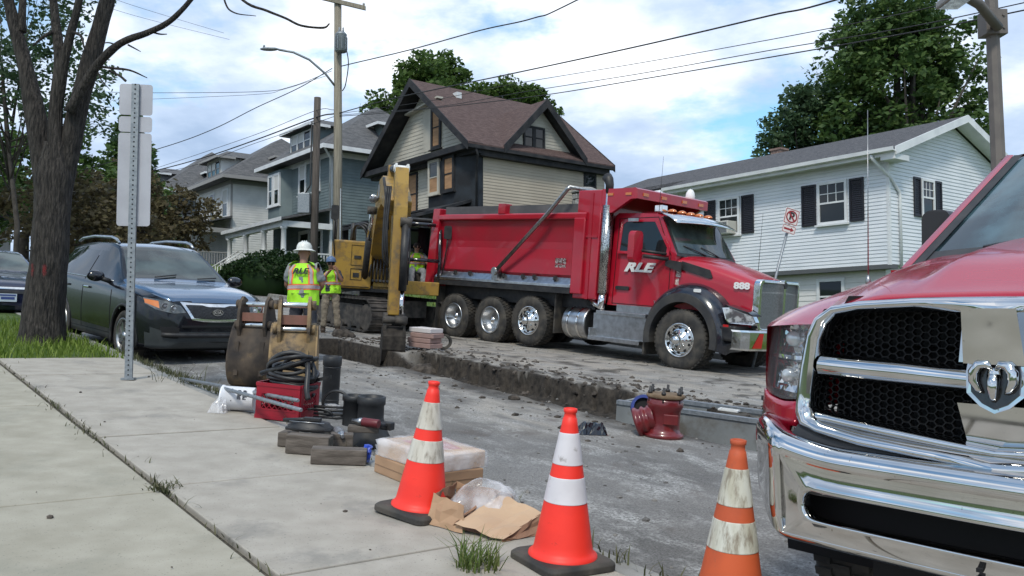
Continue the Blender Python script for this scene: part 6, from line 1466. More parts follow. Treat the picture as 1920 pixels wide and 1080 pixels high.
# headlights
for sg in (-1, 1):
    def hf(u, v, w_): return (-0.11 - 0.20 * ((u - 0.66) / 0.3) ** 1.6 * (1 if u > 0.66 else 0) - 0.14 * (v - 0.85) + w_, sg * u, v)
    def hgrid(poly_t, poly_b, w_, n_=14, m_=8):
        rows = []
        for i in range(m_ + 1):
            row = []
            for j in range(n_ + 1):
                t = j / n_; a = [float(np.interp(t, np.linspace(0, 1, len(poly_t)), [p[k] for p in poly_t])) for k in (0, 1)]; c = [float(np.interp(t, np.linspace(0, 1, len(poly_b)), [p[k] for p in poly_b])) for k in (0, 1)]
                row.append(hf(lerp(c[0], a[0], i / m_), lerp(c[1], a[1], i / m_), w_))
            rows.append(row)
        return rows
    T_ = [(0.672, 1.172), (0.78, 1.185), (0.89, 1.188), (0.94, 1.178)]; B_ = [(0.702, 0.882), (0.80, 0.872), (0.92, 0.880), (0.972, 0.900)]
    b = MB(); b.grid(hgrid(T_, B_, -0.07), flip=sg < 0)
    hl = b.build('headlight', mat('lamp_house', (0.50, 0.51, 0.52), 0.12, 0.85, col2=(0.035, 0.035, 0.04), scale=7, lo=0.42, hi=0.50), P)
    b = MB(); g_ = hgrid(T_, B_, 0.0); b.grid(g_, flip=sg < 0); edge = [g_[0][j] for j in range(15)] + [g_[i][14] for i in range(1, 9)] + [g_[8][j] for j in range(13, -1, -1)] + [g_[i][0] for i in range(7, 0, -1)]
    k = len(edge); b.add(edge + [(p[0] - 0.07, p[1], p[2]) for p in edge], [(i, (i + 1) % k, k + (i + 1) % k, k + i) for i in range(k)])
    lg = bpy.data.materials.get('lamp_lens')
    if lg is None:
        lg = bpy.data.materials.new('lamp_lens'); lg.use_nodes = True; t_ = lg.node_tree; bs = t_.nodes['Principled BSDF']; bs.inputs['Base Color'].default_value = (0.75, 0.78, 0.8, 1); bs.inputs['Roughness'].default_value = 0.03; bs.inputs['Alpha'].default_value = 0.10; bs.inputs['Coat Weight'].default_value = 1.0
    b.build('lens', lg, hl)
    rl = random.Random(5); b = MB()                                # faceted reflector bowls
    for (u0, u1, v0, v1) in ((0.70, 0.90, 1.055, 1.17), (0.72, 0.92, 0.90, 1.02)):
        for i in range(5):
            for j in range(6):
                ua, ub, va, vb = lerp(u0, u1, j / 6), lerp(u0, u1, (j + 1) / 6), lerp(v0, v1, i / 5), lerp(v0, v1, (i + 1) / 5)
                dp = lambda u, v: -0.035 - 0.03 * (1 - ((u - (u0 + u1) / 2) / (u1 - u0) * 2) ** 2) * (1 - ((v - (v0 + v1) / 2) / (v1 - v0) * 2) ** 2) + rl.uniform(-0.006, 0.006)
                b.add([hf(ua, va, dp(ua, va)), hf(ub, va, dp(ub, va)), hf(ub, vb, dp(ub, vb)), hf(ua, vb, dp(ua, vb))], [(0, 1, 2, 3)])
    b.build('reflector', CH, hl)['kind'] = 'stuff'
    for (u, z_, r0) in ((0.80, 1.11, 0.030), (0.82, 0.96, 0.028)):
        b = MB(); b.lathe([(r0, 0.0), (r0 * 1.0, 0.02), (r0 * 0.8, 0.026), (r0 * 0.4, 0.035), (0, 0.038)], 18, Matrix.Translation(hf(u, z_, -0.060)) @ Matrix.Rotation(R(90), 4, 'Y')); b.build('lamp', Mt['lens'], hl)
    b = MB(); b.grid(hgrid([(0.70, 1.045), (0.93, 1.045)], [(0.70, 1.03), (0.945, 1.03)], -0.02, 8, 2)); b.grid(hgrid([(0.885, 1.17), (0.905, 1.17)], [(0.91, 0.90), (0.93, 0.90)], -0.03, 2, 6)); b.build('lamp_divider', CH, hl)['kind'] = 'stuff'
    b = MB(); b.grid(hgrid([(0.702, 0.872), (0.80, 0.862), (0.92, 0.870), (0.975, 0.890)], [(0.712, 0.775), (0.80, 0.775), (0.93, 0.790), (0.985, 0.81)], -0.012, 10, 3), flip=sg < 0); b.build('filler_panel', PR, P, solid=0.02)
# hood: raised centre, two creases; fenders meet its edge
def hood_z(t, a):
    base = 1.300 + 0.222 * (1 - (1 - t) ** 1.45) - 0.02 * t
    bulge = 0.050 * (1 - sstep(0.36, 0.52, a)) * sstep(0.03, 0.30, t)
    fall = -0.098 * (max(0, a - 0.55) / 0.45) ** 1.7 * lerp(0.86, 0.70, t) - 0.012 * a * a
    return base + bulge - 0.026 * (1 - t) ** 6 + fall + 0.010 * math.exp(-((a - 0.80) / 0.05) ** 2) * sstep(0.1, 0.4, t)
def hood_w(t): return lerp(0.672, 0.83, t)
rows = []
HN = 30
for i in range(26):
    t = i / 25; row = []
    for j in range(2 * HN + 1):
        q = (j - HN) / HN; y = q * hood_w(t); a = abs(q)
        row.append((lerp(-0.075 + bow(y * 0.97) * 1.05, -1.30 - 0.14 * (1 - a * a), t), y, hood_z(t, a)))
    rows.append(row)
for sg in (-1, 1):
    fr = []
    for i in range(24):
        x = lerp(-0.16, -1.78, i / 23); t = min(1, max(0, (x + 0.165) / -1.135)); yi = hood_w(t) - 0.004; zi = hood_z(t, 1.0) - 0.006
        k = 1 - min(1, (-0.16 - x) / 0.35); yo = 0.975 + 0.03 * (1 - k) - 0.02 * k; zo = min(zi - 0.015, 1.165 + 0.115 * min(1, (-0.16 - x) / 0.8) + 0.05 * max(0, (-0.9 - x)))
        fr.append([(x, sg * yi, zi), (x - .012 * k, sg * lerp(yi, yo, .3), lerp(zi, zo, .2)), (x - 0.05 * k, sg * lerp(yi, yo, .65), lerp(zi, zo, .6)), (x - 0.11 * k, sg * lerp(yi, yo, .9), zo), (x - 0.15 * k, sg * yo, zo - 0.09), (x - 0.16 * k, sg * (yo + 0.01), lerp(zo - .09, 0.78, .5)), (x - 0.16 * k, sg * yo, 0.78)])
    b = MB(); b.grid(fr, flip=sg > 0); b.build('fender', PR, P, smooth=True)
front_lip = [(p[0] + 0.003, p[1], p[2] - 0.014) for p in rows[0]]; under = [(p[0] - 0.05, p[1], p[2] - 0.012) for p in rows[0]]
b = MB(); b.grid([under, front_lip] + rows, flip=False); hood = b.build('hood', PR, P, smooth=True)
b = MB(); b.prism([(-0.66, 1.10), (0.66, 1.10), (0.55, 1.28), (-0.55, 1.28)], -0.14, -0.06, gf); b.build('radiator_support', Mt['dark'], P)
# antenna, cowl, windscreen, cab
b = MB(); b.tube([(-0.90, -0.85, 1.34), (-0.91, -0.85, 2.14)], [0.003, 0.0015], 6); b.lathe([(0.014, 1.32), (0.010, 1.36), (0.005, 1.38)], 10, Matrix.Translation((-0.90, -0.85, 0))); b.build('antenna', Mt['steel'], P)
def ws(u, v, off=0.0):
    """windscreen surface: u -1..1 across, v 0..1 up"""
    y = u * lerp(0.80, 0.665, v); return (lerp(-1.33, -2.10, v) + 0.13 * (1 - u * u) * 1 + off, y, lerp(1.475, 2.02, v) + 0.015 * (1 - u * u))
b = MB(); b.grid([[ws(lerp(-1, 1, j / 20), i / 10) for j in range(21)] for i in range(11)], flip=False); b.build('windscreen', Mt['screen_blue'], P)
b = MB(); b.grid([[ws(lerp(-1.01, 1.01, j / 20), lerp(-0.10, 0.045, i / 3), 0.012) for j in range(21)] for i in range(4)]); b.build('cowl', Mt['black'], P)
for sg in (-1, 1):
    pts = [ws(sg * 1.05, lerp(-0.12, 1.02, k / 10), 0.0) for k in range(11)]
    rows = [[(p[0] + 0.035, p[1] - sg * 0.030, p[2] + 0.010) for p in pts], [(p[0] + 0.012, p[1] + sg * 0.012, p[2] + 0.018) for p in pts], [(p[0] - 0.03, p[1] + sg * 0.04, p[2] + 0.012) for p in pts], [(p[0] - 0.12, p[1] + sg * 0.055, p[2] - 0.02) for p in pts]]
    b = MB(); b.grid(rows); b.build('pillar', PR, P)
    b = MB(); b.grid([[(p[0] + 0.037, p[1] - sg * 0.032, p[2] + 0.008) for p in pts], [(p[0] + 0.042, p[1] - sg * 0.075, p[2] + 0.004) for p in pts]]); b.build('windscreen_seal', Mt['black'], P)
    b = MB(); b.prism([(-1.55, 0.55), (-3.6, 0.55), (-3.6, 1.50), (-1.38, 1.42), (-1.40, 1.0)][::1], 0.93, 0.99, lambda u, v, w_: (u, sg * w_, v)); b.build('door', PR, P)
    b = MB(); b.add([(-1.55, sg * 0.93, 1.50), (-3.6, sg * 0.93, 1.52), (-3.5, sg * 0.76, 1.98), (-2.2, sg * 0.76, 1.98)], [(0, 1, 2, 3)]); b.build('side_window', Mt['glass'], P)
    # mirrors
    b = MB(); b.prism(rrect(0.15, 0.26, 0.05, 4), -0.05, 0.06, lambda u, v, w_: (-1.95 + w_ + 0.08 * abs(u), sg * (0.985 + u), 1.63 + v)); mm_ = b.build('mirror', mat('mirror_shell', (0.028, 0.026, 0.028), 0.42), P, bevel=0.02, seg=3)
    b = MB(); b.tube([(-1.80, sg * 0.90, 1.47), (-1.90, sg * 0.97, 1.48), (-1.93, sg * 1.02, 1.53)], [0.035, 0.03, 0.03], 8, flat=0.6); b.build('mirror_arm', Mt['black'], P)
    b = MB(); b.sphere((-1.62, sg * 0.93, 1.44), 1, 14, 8, sq=(0.15, 0.06, 0.045)); b.build('cowl_trim', Mt['black'], P)
b = MB(); b.grid([[(lerp(-2.10, -3.7, i / 6), lerp(-0.74, 0.74, j / 12), 2.025 + 0.03 * (1 - (2 * j / 12 - 1) ** 4) - (0.05 if i == 6 else 0)) for j in range(13)] for i in range(7)]); b.build('roof', PR, P, smooth=True)
b = MB(); b.bb((-5.9, -0.98, 0.55), (-3.62, 0.98, 1.45)); b.build('cargo_bed', PR, P, bevel=0.05)
b = MB(); b.bb((-3.6, -0.72, 1.0), (-3.5, 0.72, 1.95)); b.bb((-3.55, -0.9, 0.55), (-1.6, 0.9, 0.62)); b.build('cab_shell', Mt['dark'], P)
b = MB(); b.tube([ws(-0.62, 0.03, 0.04), ws(-0.40, 0.075, 0.045), ws(0.05, 0.10, 0.04)], [0.012, 0.009, 0.006], 6); b.tube([ws(-0.12, 0.0, 0.03), ws(-0.30, 0.08, 0.06)], [0.022, 0.012], 6); b.tube([ws(0.35, 0.02, 0.04), ws(0.8, 0.09, 0.04)], 0.009, 6); b.build('wiper', Mt['black'], P)['kind'] = 'stuff'
# bumper: swept steel bar with a slot
bb_ = lambda y: 0.085 - 0.055 * abs(y) ** 1.6 - (1.05 * max(0, abs(y) - 0.72) ** 1.25 if abs(y) > 0.72 else 0)
def zt_(y): return 0.735 - 0.0 * abs(y) + 0.055 * sstep(0.45, 0.92, abs(y))
ys = [-1.035, -1.03, -1.01, -0.98, -0.94, -0.90, -0.86, -0.82, -0.78, -0.74, -0.70] + list(np.linspace(-0.66, 0.66, 34)) + [0.70, 0.74, 0.78, 0.82, 0.86, 0.90, 0.94, 0.98, 1.01, 1.03, 1.035]
def bsec(y):
    zt0 = zt_(y); zb0 = 0.375 + 0.10 * sstep(0.72, 1.03, abs(y)); x0 = bb_(y) - (0.10 * sstep(1.0, 1.04, abs(y)))
    return [(x0 - 0.16, y, zt0 - 0.005), (x0 - 0.05, y, zt0), (x0 - 0.022, y, zt0 - 0.012), (x0 - 0.004, y, zt0 - 0.035), (x0, y, zt0 - 0.07), (x0 - 0.004, y, lerp(zt0, zb0, .36)), (x0 - 0.006, y, lerp(zt0, zb0, .42)), (x0 - 0.010, y, lerp(zt0, zb0, .70)), (x0 - 0.012, y, lerp(zt0, zb0, .76)), (x0 - 0.02, y, zb0 + 0.03), (x0 - 0.045, y, zb0 + 0.005), (x0 - 0.10, y, zb0)]
secs = [bsec(y) for y in ys]; b = MB(); vs = [p for s_ in secs for p in s_]; m_ = 12; fs = []
for i in range(len(ys) - 1):
    for j in range(m_ - 1):
        if 4 <= j <= 8 and abs((ys[i] + ys[i + 1]) / 2) < 0.72: continue      # the slot face
        fs.append((i * m_ + j, i * m_ + j + 1, (i + 1) * m_ + j + 1, (i + 1) * m_ + j))
b.add(vs, fs, 0, True); b.build('bumper', CH, P, solid=0.006)
b = MB(); z1_, z0_ = 0.735 - 0.07, 0.405
def face(u, v, w_): 
    k = (v - z0_) / (z1_ - z0_); return (bb_(u) - 0.02 + 0.02 * k + w_, u, v + (zt_(u) - 0.735) * k)
def edge_pts(hw, za, zb, r_, n=26):
    pts = []
    for k in range(n): pts.append((lerp(-hw + r_, hw - r_, k / n), za))
    for k in range(8): a_ = R(-90 + 180 * k / 8); pts.append((hw - r_ + r_ * math.cos(a_), (za + zb) / 2 + (zb - za) / 2 * math.sin(a_)))
    for k in range(n): pts.append((lerp(hw - r_, -hw + r_, k / n), zb))
    for k in range(8): a_ = R(90 + 180 * k / 8); pts.append((-hw + r_ + r_ * math.cos(a_), (za + zb) / 2 + (zb - za) / 2 * math.sin(a_)))
    return pts
def outer_pts(hw, za, zb, n=26):
    pts = []
    for k in range(n): pts.append((lerp(-hw * .93, hw * .93, k / n), za))
    for k in range(8): q_ = k / 8; pts.append((hw * .93 + hw * .07 * min(1, 4 * q_) if q_ < .5 else hw * .93 + hw * .07 * min(1, 4 * (1 - q_)), lerp(za, zb, min(1, max(0, (q_ - .25) * 2)))))
    for k in range(n): pts.append((lerp(hw * .93, -hw * .93, k / n), zb))
    for k in range(8): q_ = k / 8; pts.append((-(hw * .93 + hw * .07 * min(1, 4 * q_)) if q_ < .5 else -(hw * .93 + hw * .07 * min(1, 4 * (1 - q_))), lerp(zb, za, min(1, max(0, (q_ - .25) * 2)))))
    return pts
oe, ie = outer_pts(0.74, z0_, z1_), edge_pts(0.60, 0.475, 0.575, 0.05)
rows = [[face(*p, 0.0) for p in oe], [face(lerp(p[0], q[0], .8), lerp(p[1], q[1], .8), 0.0) for p, q in zip(oe, ie)], [face(lerp(p[0], q[0], .93), lerp(p[1], q[1], .93), 0.010) for p, q in zip(oe, ie)], [face(*q, 0.004) for q in ie], [face(*q, -0.05) for q in ie]]
b.grid(rows, closeu=True); b.build('bumper_face', CH, P, smooth=True)
sl_y = []; b = MB()
b = MB(); b.bb((-0.16, -0.70, 0.44), (-0.12, 0.70, 0.66)); b.build('slot_backing', Mt['dark'], P)
for sg in (-1, 1):
    b = MB(); hook = [(-0.10, sg * 0.60, 0.575), (0.02, sg * 0.585, 0.58), (0.045, sg * 0.52, 0.582), (0.02, sg * 0.42, 0.582), (-0.10, sg * 0.40, 0.58)]; b.tube(catmull(hook, 5), 0.017, 8); b.build('tow_hook', Mt['black'], P)
b = MB()
for z in (0.455, 0.43):
    b.box((bb_(0.03) - 0.012, -0.02, z - 0.02), (0.012, 0.016, 0.012))
b.build('bolt_hole', Mt['dark'], P)['kind'] = 'stuff'
b = MB(); rows = []
for (dz, dx) in ((0.06, -0.10), (0.02, -0.035), (-0.005, -0.05)): rows.append([(bb_(y) + dx - 0.05, y, zt_(y) + dz - 0.02) for y in np.linspace(-0.70, 0.70, 30)])
b.grid(rows); b.build('bumper_filler', Mt['black'], P, smooth=True)
b = MB(); b.bb((-0.40, -0.45, 0.22), (-0.16, 0.45, 0.42)); b.bb((-3.4, -0.5, 0.20), (-0.3, 0.5, 0.45)); b.build('underbody', Mt['dark'], P)
for sg in (-1, 1):
    for wx in (-0.98, -4.75):
        w_ = wheel(P, wx, sg * 0.965, 0.215, 0.42, 0.29, 0.24, sg, Mt['steel'], hub='shallow', holes=8)
    b = MB(); rows = []
    for k in range(25):
        a = R(lerp(-10, 190, k / 24)); rows.append([(-0.98 + math.cos(a) * .50, sg * 0.97, .27 + math.sin(a) * .50), (-0.98 + math.cos(a) * .50, sg * 0.5, .27 + math.sin(a) * .50)])
    b.grid(rows); b.build('wheel_liner', Mt['dark'], P)

for o in P.children_recursive:                                       # the nose measured a little wider than first laid out
    if o.type == 'MESH' and not o.parent.name.startswith('wheel'):
        for v in o.data.vertices: v.co.y *= lerp(1.0, 1.06, sstep(-1.1, -0.5, v.co.x)) if not o.name.startswith(('bumper', 'corner')) else 1.06 - 0.075 * sstep(0.5, 1.0, abs(v.co.y))

for o in P.children:
    if o.name.split('.')[0] in ('shield', 'shield_face', 'emblem', 'horn'):
        for v in o.data.vertices: v.co.y *= 0.84; v.co.z = 1.0 + (v.co.z - 1.0) * 0.84
# ================================================================ EXCAVATOR
Mt['cat_yellow'] = mat('excavator_yellow', (0.36, 0.215, 0.035), 0.5, col2=(0.29, 0.165, 0.03), scale=2.5, third=(0.13, 0.095, 0.05), tscale=5, tlo=0.50, thi=0.70, coat=0.2)
Mt['cat_dirty'] = mat('excavator_yellow_dirty', (0.30, 0.19, 0.05), 0.65, col2=(0.40, 0.25, 0.05), scale=3, third=(0.10, 0.075, 0.05), tscale=4, tlo=0.5, thi=0.66)
Mt['track_steel'] = mat('track_steel', (0.055, 0.050, 0.046), 0.75, 0.3, col2=(0.12, 0.105, 0.09), scale=6)
CY = Mt['cat_yellow']
XH = R(-77)
X = thing('excavator', 'yellow tracked excavator with its arm reaching down into the pit', 'excavator', GM(18.76, 10.61, XH, 0.0))
UR = HD - XH
tr = bpy.data.objects.new('undercarriage', None); COL.objects.link(tr); tr.parent = X; tr.rotation_euler = (0, 0, UR)
b = MB(); b.bb((-1.0, -0.7, 0.35), (1.0, 0.7, 0.75)); b.tube([(0, 0, 0.7), (0, 0, 0.92)], 0.55, 24); b.build('carbody', Mt['track_steel'], tr)
shoe = None
for sg in (-1, 1):
    yc = sg * 1.0; L_, rr_ = 1.45, 0.36
    b = MB(); b.prism([(-L_, 0.12), (L_, 0.12), (L_ + 0.2, 0.36), (L_, 0.62), (-L_, 0.62), (-L_ - 0.2, 0.36)], yc - 0.16, yc + 0.16, XZ); b.build('track_frame', Mt['track_steel'], tr)
    b = MB()
    for x in (-L_, L_): b.tube([(x, yc - 0.20, rr_), (x, yc + 0.20, rr_)], 0.30, 18)
    for k in range(6): b.tube([(-1.1 + 0.44 * k, yc - 0.19, 0.14), (-1.1 + 0.44 * k, yc + 0.19, 0.14)], 0.10, 10)
    b.build('rollers', Mt['track_steel'], tr)['kind'] = 'stuff'
    per = 4 * L_ + 2 * math.pi * rr_; n = 44
    for k in range(n):
        d = per * k / n
        if d < 2 * L_: x, z, a = -L_ + d, 0.0, 0.0
        elif d < 2 * L_ + math.pi * rr_: q = (d - 2 * L_) / rr_; x, z, a = L_ + rr_ * math.sin(q), rr_ - rr_ * math.cos(q), -q
        elif d < 4 * L_ + math.pi * rr_: x, z, a = L_ - (d - 2 * L_ - math.pi * rr_), 2 * rr_ - 0.015 * math.sin((d - 2 * L_ - math.pi * rr_) / (2 * L_) * math.pi), math.pi
        else: q = (d - 4 * L_ - math.pi * rr_) / rr_; x, z, a = -L_ - rr_ * math.sin(q), rr_ + rr_ * math.cos(q), math.pi - q
        if shoe is None:
            b = MB(); b.bb((-0.085, -0.27, -0.02), (0.085, 0.27, 0.015)); b.bb((-0.02, -0.27, -0.05), (0.005, 0.27, -0.02)); shoe = b.build('track_shoe', Mt['track_steel'], tr); o = shoe
        else: o = bpy.data.objects.new('track_shoe', shoe.data); COL.objects.link(o); o.parent = tr
        o.location = (x, yc, z + 0.05); o.rotation_euler = (0, a, 0)
# upper structure
b = MB(); b.bb((-1.75, -1.25, 0.92), (1.05, 1.25, 1.06)); b.build('deck', Mt['black'], X)
b = MB(); b.bb((0.10, -1.27, 0.98), (1.15, -0.36, 2.10)); b.build('tool_box', CY, X, bevel=0.04, seg=3)
b = MB()
for (z0, z1) in ((1.10, 1.45), (1.52, 2.0)):
    b.ring(rect(-0.85, z0, -0.5, z1) if z0 > 1.5 else rect(-0.85, z0 + .08, -0.58, z1), rect(-0.84, z0 + .01, -0.51, z1 - .01) if z0 > 1.5 else rect(-0.835, z0 + .095, -0.595, z1 - .015), 0, 0.006, lambda u, v, w_: (1.151 + w_, u, v))
b.bb((1.151, -1.25, 1.02), (1.156, -0.40, 1.035)); b.build('door_line', Mt['dark'], X)['kind'] = 'stuff'
b = MB(); b.box((1.16, -0.72, 1.30), (0.02, 0.14, 0.10)); b.box((1.16, -0.70, 1.72), (0.02, 0.16, 0.07)); b.build('latch', Mt['black'], X)['kind'] = 'stuff'
b = MB(); b.prism([(-1.75, 1.06), (-1.75, 1.95), (-1.5, 2.12), (0.05, 2.12), (0.05, 1.06)], -1.25, 0.20, XZ); b.build('engine_cover', CY, X, bevel=0.05, seg=2)
b = MB(); b.prism([(-1.75, 1.06), (-1.75, 1.85), (-1.5, 1.95), (-0.75, 1.95), (-0.75, 1.06)], 0.21, 1.25, XZ); b.build('counterweight', CY, X, bevel=0.06)
b = MB(); b.tube([(0.9, -1.22, 2.10), (0.9, -1.22, 2.55), (0.3, -1.22, 2.6), (-0.6, -1.22, 2.6), (-0.6, -1.22, 2.1)], 0.02, 6); b.tube([(1.1, -0.42, 2.1), (1.1, -0.42, 2.45), (0.5, -0.42, 2.5), (0.5, -0.42, 2.1)], 0.02, 6); b.build('handrail', Mt['black'], X)
b = MB(); b.tube([(-0.9, -0.75, 2.1), (-0.9, -0.75, 2.62)], 0.075, 12); b.build('exhaust', Mt['black'], X)
b = MB(); b.tube([(1.1, -1.2, 1.5), (1.2, -1.28, 2.1), (1.2, -1.28, 2.72)], 0.018, 6); b.prism(rrect(0.18, 0.34, 0.04, 3), -0.02, 0.03, lambda u, v, w_: (1.2 + w_, -1.28 + u, 2.72 + v)); b.build('mirror', Mt['black'], X)
b = MB()
for k in range(3): b.tube(catmull([(0.5, -0.42 + 0.06 * k, 2.1), (0.55, -0.55 + .05 * k, 2.42 + 0.05 * k), (0.3, -0.75, 2.5), (0.0, -0.8, 2.15)], 6), 0.03, 6)
b.build('hose', Mt['black'], X)['kind'] = 'stuff'
# boom swing tower between box and cab
b = MB(); b.bb((0.25, -0.34, 1.06), (0.55, 0.26, 1.30)); b.prism([(0.3, 1.06), (1.1, 1.06), (0.95, 1.35), (0.75, 1.75), (0.45, 1.75), (0.3, 1.35)], -0.30, -0.22, XZ); b.prism([(0.3, 1.06), (1.1, 1.06), (0.95, 1.35), (0.75, 1.75), (0.45, 1.75), (0.3, 1.35)], 0.20, 0.28, XZ); b.build('boom_mount', CY, X)
b = MB(); b.bb((0.98, -0.30, 1.0), (1.05, 0.3, 1.5)); 
b.build('swivel_cover', Mt['cat_dirty'], X)
b = MB()
for k in range(6):
    b.tube(catmull([(1.0, -0.22 + 0.085 * k, 1.12), (1.16, -0.22 + 0.08 * k, 1.35), (1.1, -0.2 + 0.075 * k, 1.62), (0.85, -0.18 + 0.07 * k, 1.9)], 5), 0.024, 6)
    b.lathe([(0.035, 0), (0.035, 0.06)], 8, Matrix.Translation((1.08, -0.22 + 0.085 * k, 1.18)) @ Matrix.Rotation(R(70), 4, 'Y'))
b.build('hydraulic_hose', Mt['black'], X)['kind'] = 'stuff'
# boom: cranked box section
def arm(path, heights, width, y0=0.0):
    """path in xz; box girder with given depth; returns MB"""
    up, dn = [], []
    for i, p in enumerate(path):
        a = Vector(path[max(i - 1, 0)]); c = Vector(path[min(i + 1, len(path) - 1)]); t = (c - a).normalized(); n = Vector((-t.y, t.x)); h = heights[i] / 2
        up.append((p[0] + n.x * h, p[1] + n.y * h)); dn.append((p[0] - n.x * h, p[1] - n.y * h))
    b = MB(); b.prism(up + dn[::-1], y0 - width / 2, y0 + width / 2, XZ); return b
bp = [(0.55, 1.52), (1.3, 2.25), (2.0, 2.80), (2.7, 3.08), (3.5, 3.12), (4.4, 2.92), (5.35, 2.62)]
arm(bp, [0.34, 0.50, 0.62, 0.66, 0.58, 0.48, 0.30], 0.44).build('boom', CY, X, bevel=0.02)
b = MB(); b.bb((2.55, -0.235, 3.0), (2.9, -0.222, 3.3)); b.build('boom_plate', Mt['steel'], X)
b = MB(); b.lathe([(0.09, 0), (0.10, 0.06), (0.085, 0.08), (0, 0.085)], 16, Matrix.Translation((2.65, -0.33, 2.98)) @ Matrix.Rotation(R(90), 4, 'Y')); b.box((2.62, -0.29, 3.0), (0.1, 0.12, 0.12)); b.build('work_light', Mt['lens'], X)
def cylinder(nm, a, c, r0, r1, split=0.55, y=0.0):
    A_, C_ = Vector((a[0], y, a[1])), Vector((c[0], y, c[1])); m_ = A_.lerp(C_, split)
    b = MB(); b.tube([A_, m_], r0, 14); o = b.build(nm, Mt['black'], X)
    b = MB(); b.tube([m_, C_], r1, 12); b.build('rod', Mt['chrome_clean'], o)
    
    for q in (A_, C_): b = MB(); b.tube([q + Vector((0, -0.1, 0)), q + Vector((0, 0.1, 0))], r0 * 1.15, 12); b.build('pin', Mt['track_steel'], o)
for y in (-0.33, 0.33): cylinder('boom_cylinder', (0.98, 1.12), (2.35, 2.75), 0.075, 0.045, 0.62, y)
cylinder('arm_cylinder', (3.1, 3.62), (5.15, 3.33), 0.075, 0.045, 0.6)
b = MB(); b.prism([(2.9, 3.36), (3.3, 3.38), (3.2, 3.68), (3.05, 3.70)], -0.09, 0.09, XZ); b.build('cylinder_bracket', CY, X)
# stick
sp = [(5.28, 3.38), (5.32, 3.05), (5.38, 2.6), (5.48, 1.9), (5.56, 1.2), (5.62, 0.62)]
arm(sp, [0.22, 0.36, 0.46, 0.38, 0.28, 0.22], 0.25).build('stick', CY, X, bevel=0.02)
b = MB(); b.prism([(5.14, 3.30), (5.40, 3.30), (5.38, 3.46), (5.16, 3.46)], -0.13, -0.09, XZ); b.prism([(5.14, 3.30), (5.40, 3.30), (5.38, 3.46), (5.16, 3.46)], 0.09, 0.13, XZ); b.tube([(5.24, -0.15, 3.38), (5.24, 0.15, 3.38)], 0.06, 12); b.build('stick_clevis', Mt['white_paint'], X)
cylinder('bucket_cylinder', (5.70, 2.35), (5.86, 0.55), 0.075, 0.042, 0.70, 0.10)
b = MB()
for k in range(3): b.tube(catmull([(5.55, -0.2 - 0.04 * k, 3.0), (5.68, -0.24 - 0.03 * k, 2.3), (5.70, -0.22 - 0.03 * k, 1.9 - 0.1 * k), (5.6, -0.17, 1.5)], 5), 0.022, 6)
b.tube(catmull([(4.6, -0.25, 3.1), (5.0, -0.3, 3.2), (5.35, -0.28, 2.9), (5.5, -0.2, 2.2)], 6), 0.025, 6)
b.tube(catmull([(5.6, 0.17, 2.4), (5.72, 0.2, 1.8), (5.72, 0.19, 1.2)], 5), 0.018, 6)
b.build('arm_hose', Mt['black'], X)['kind'] = 'stuff'
# linkage and digging bucket in the pit
b = MB(); b.tube([(5.62, -0.2, 0.60), (5.62, 0.2, 0.60)], 0.07, 12); b.tube([(5.86, -0.22, 0.55), (5.86, 0.22, 0.55)], 0.065, 12); b.prism([(5.58, 0.62), (5.9, 0.60), (5.86, 0.35), (5.66, 0.30)], -0.19, -0.15, XZ); b.prism([(5.58, 0.62), (5.9, 0.60), (5.86, 0.35), (5.66, 0.30)], 0.15, 0.19, XZ); b.build('linkage', Mt['track_steel'], X)
shell = [(5.55, 0.42), (5.82, 0.42), (5.92, 0.26), (5.95, 0.02), (5.86, -0.2), (5.66, -0.33), (5.40, -0.35), (5.20, -0.31)]
b = MB()
for sg in (-1, 1): b.prism(shell, sg * 0.21, sg * 0.17, XZ)
for i in range(len(shell) - 1):
    (xa, za), (xb, zb_) = shell[i], shell[i + 1]; d = Vector((xb - xa, zb_ - za)).normalized(); n = Vector((d.y, -d.x)) * 0.02
    b.hexa([(xa, -0.17, za), (xb, -0.17, zb_), (xb, 0.17, zb_), (xa, 0.17, za), (xa + n.x, -0.17, za + n.y), (xb + n.x, -0.17, zb_ + n.y), (xb + n.x, 0.17, zb_ + n.y), (xa + n.x, 0.17, za + n.y)])
b.build('bucket', mat('bucket_mud', (0.016, 0.013, 0.011), 0.9, col2=(0.045, 0.037, 0.03), scale=7, bump=0.6, bscale=14), X)
b = MB()
for k in range(4): b.hexa([(5.2, -0.24 + 0.13 * k, -0.34), (5.2, -0.18 + 0.13 * k, -0.34), (5.02, -0.19 + 0.13 * k, -0.32), (5.02, -0.23 + 0.13 * k, -0.32), (5.2, -0.24 + 0.13 * k, -0.28), (5.2, -0.18 + 0.13 * k, -0.28), (5.02, -0.19 + 0.13 * k, -0.30), (5.02, -0.23 + 0.13 * k, -0.30)])
b.build('bucket_teeth', Mt['track_steel'], X)['kind'] = 'stuff'
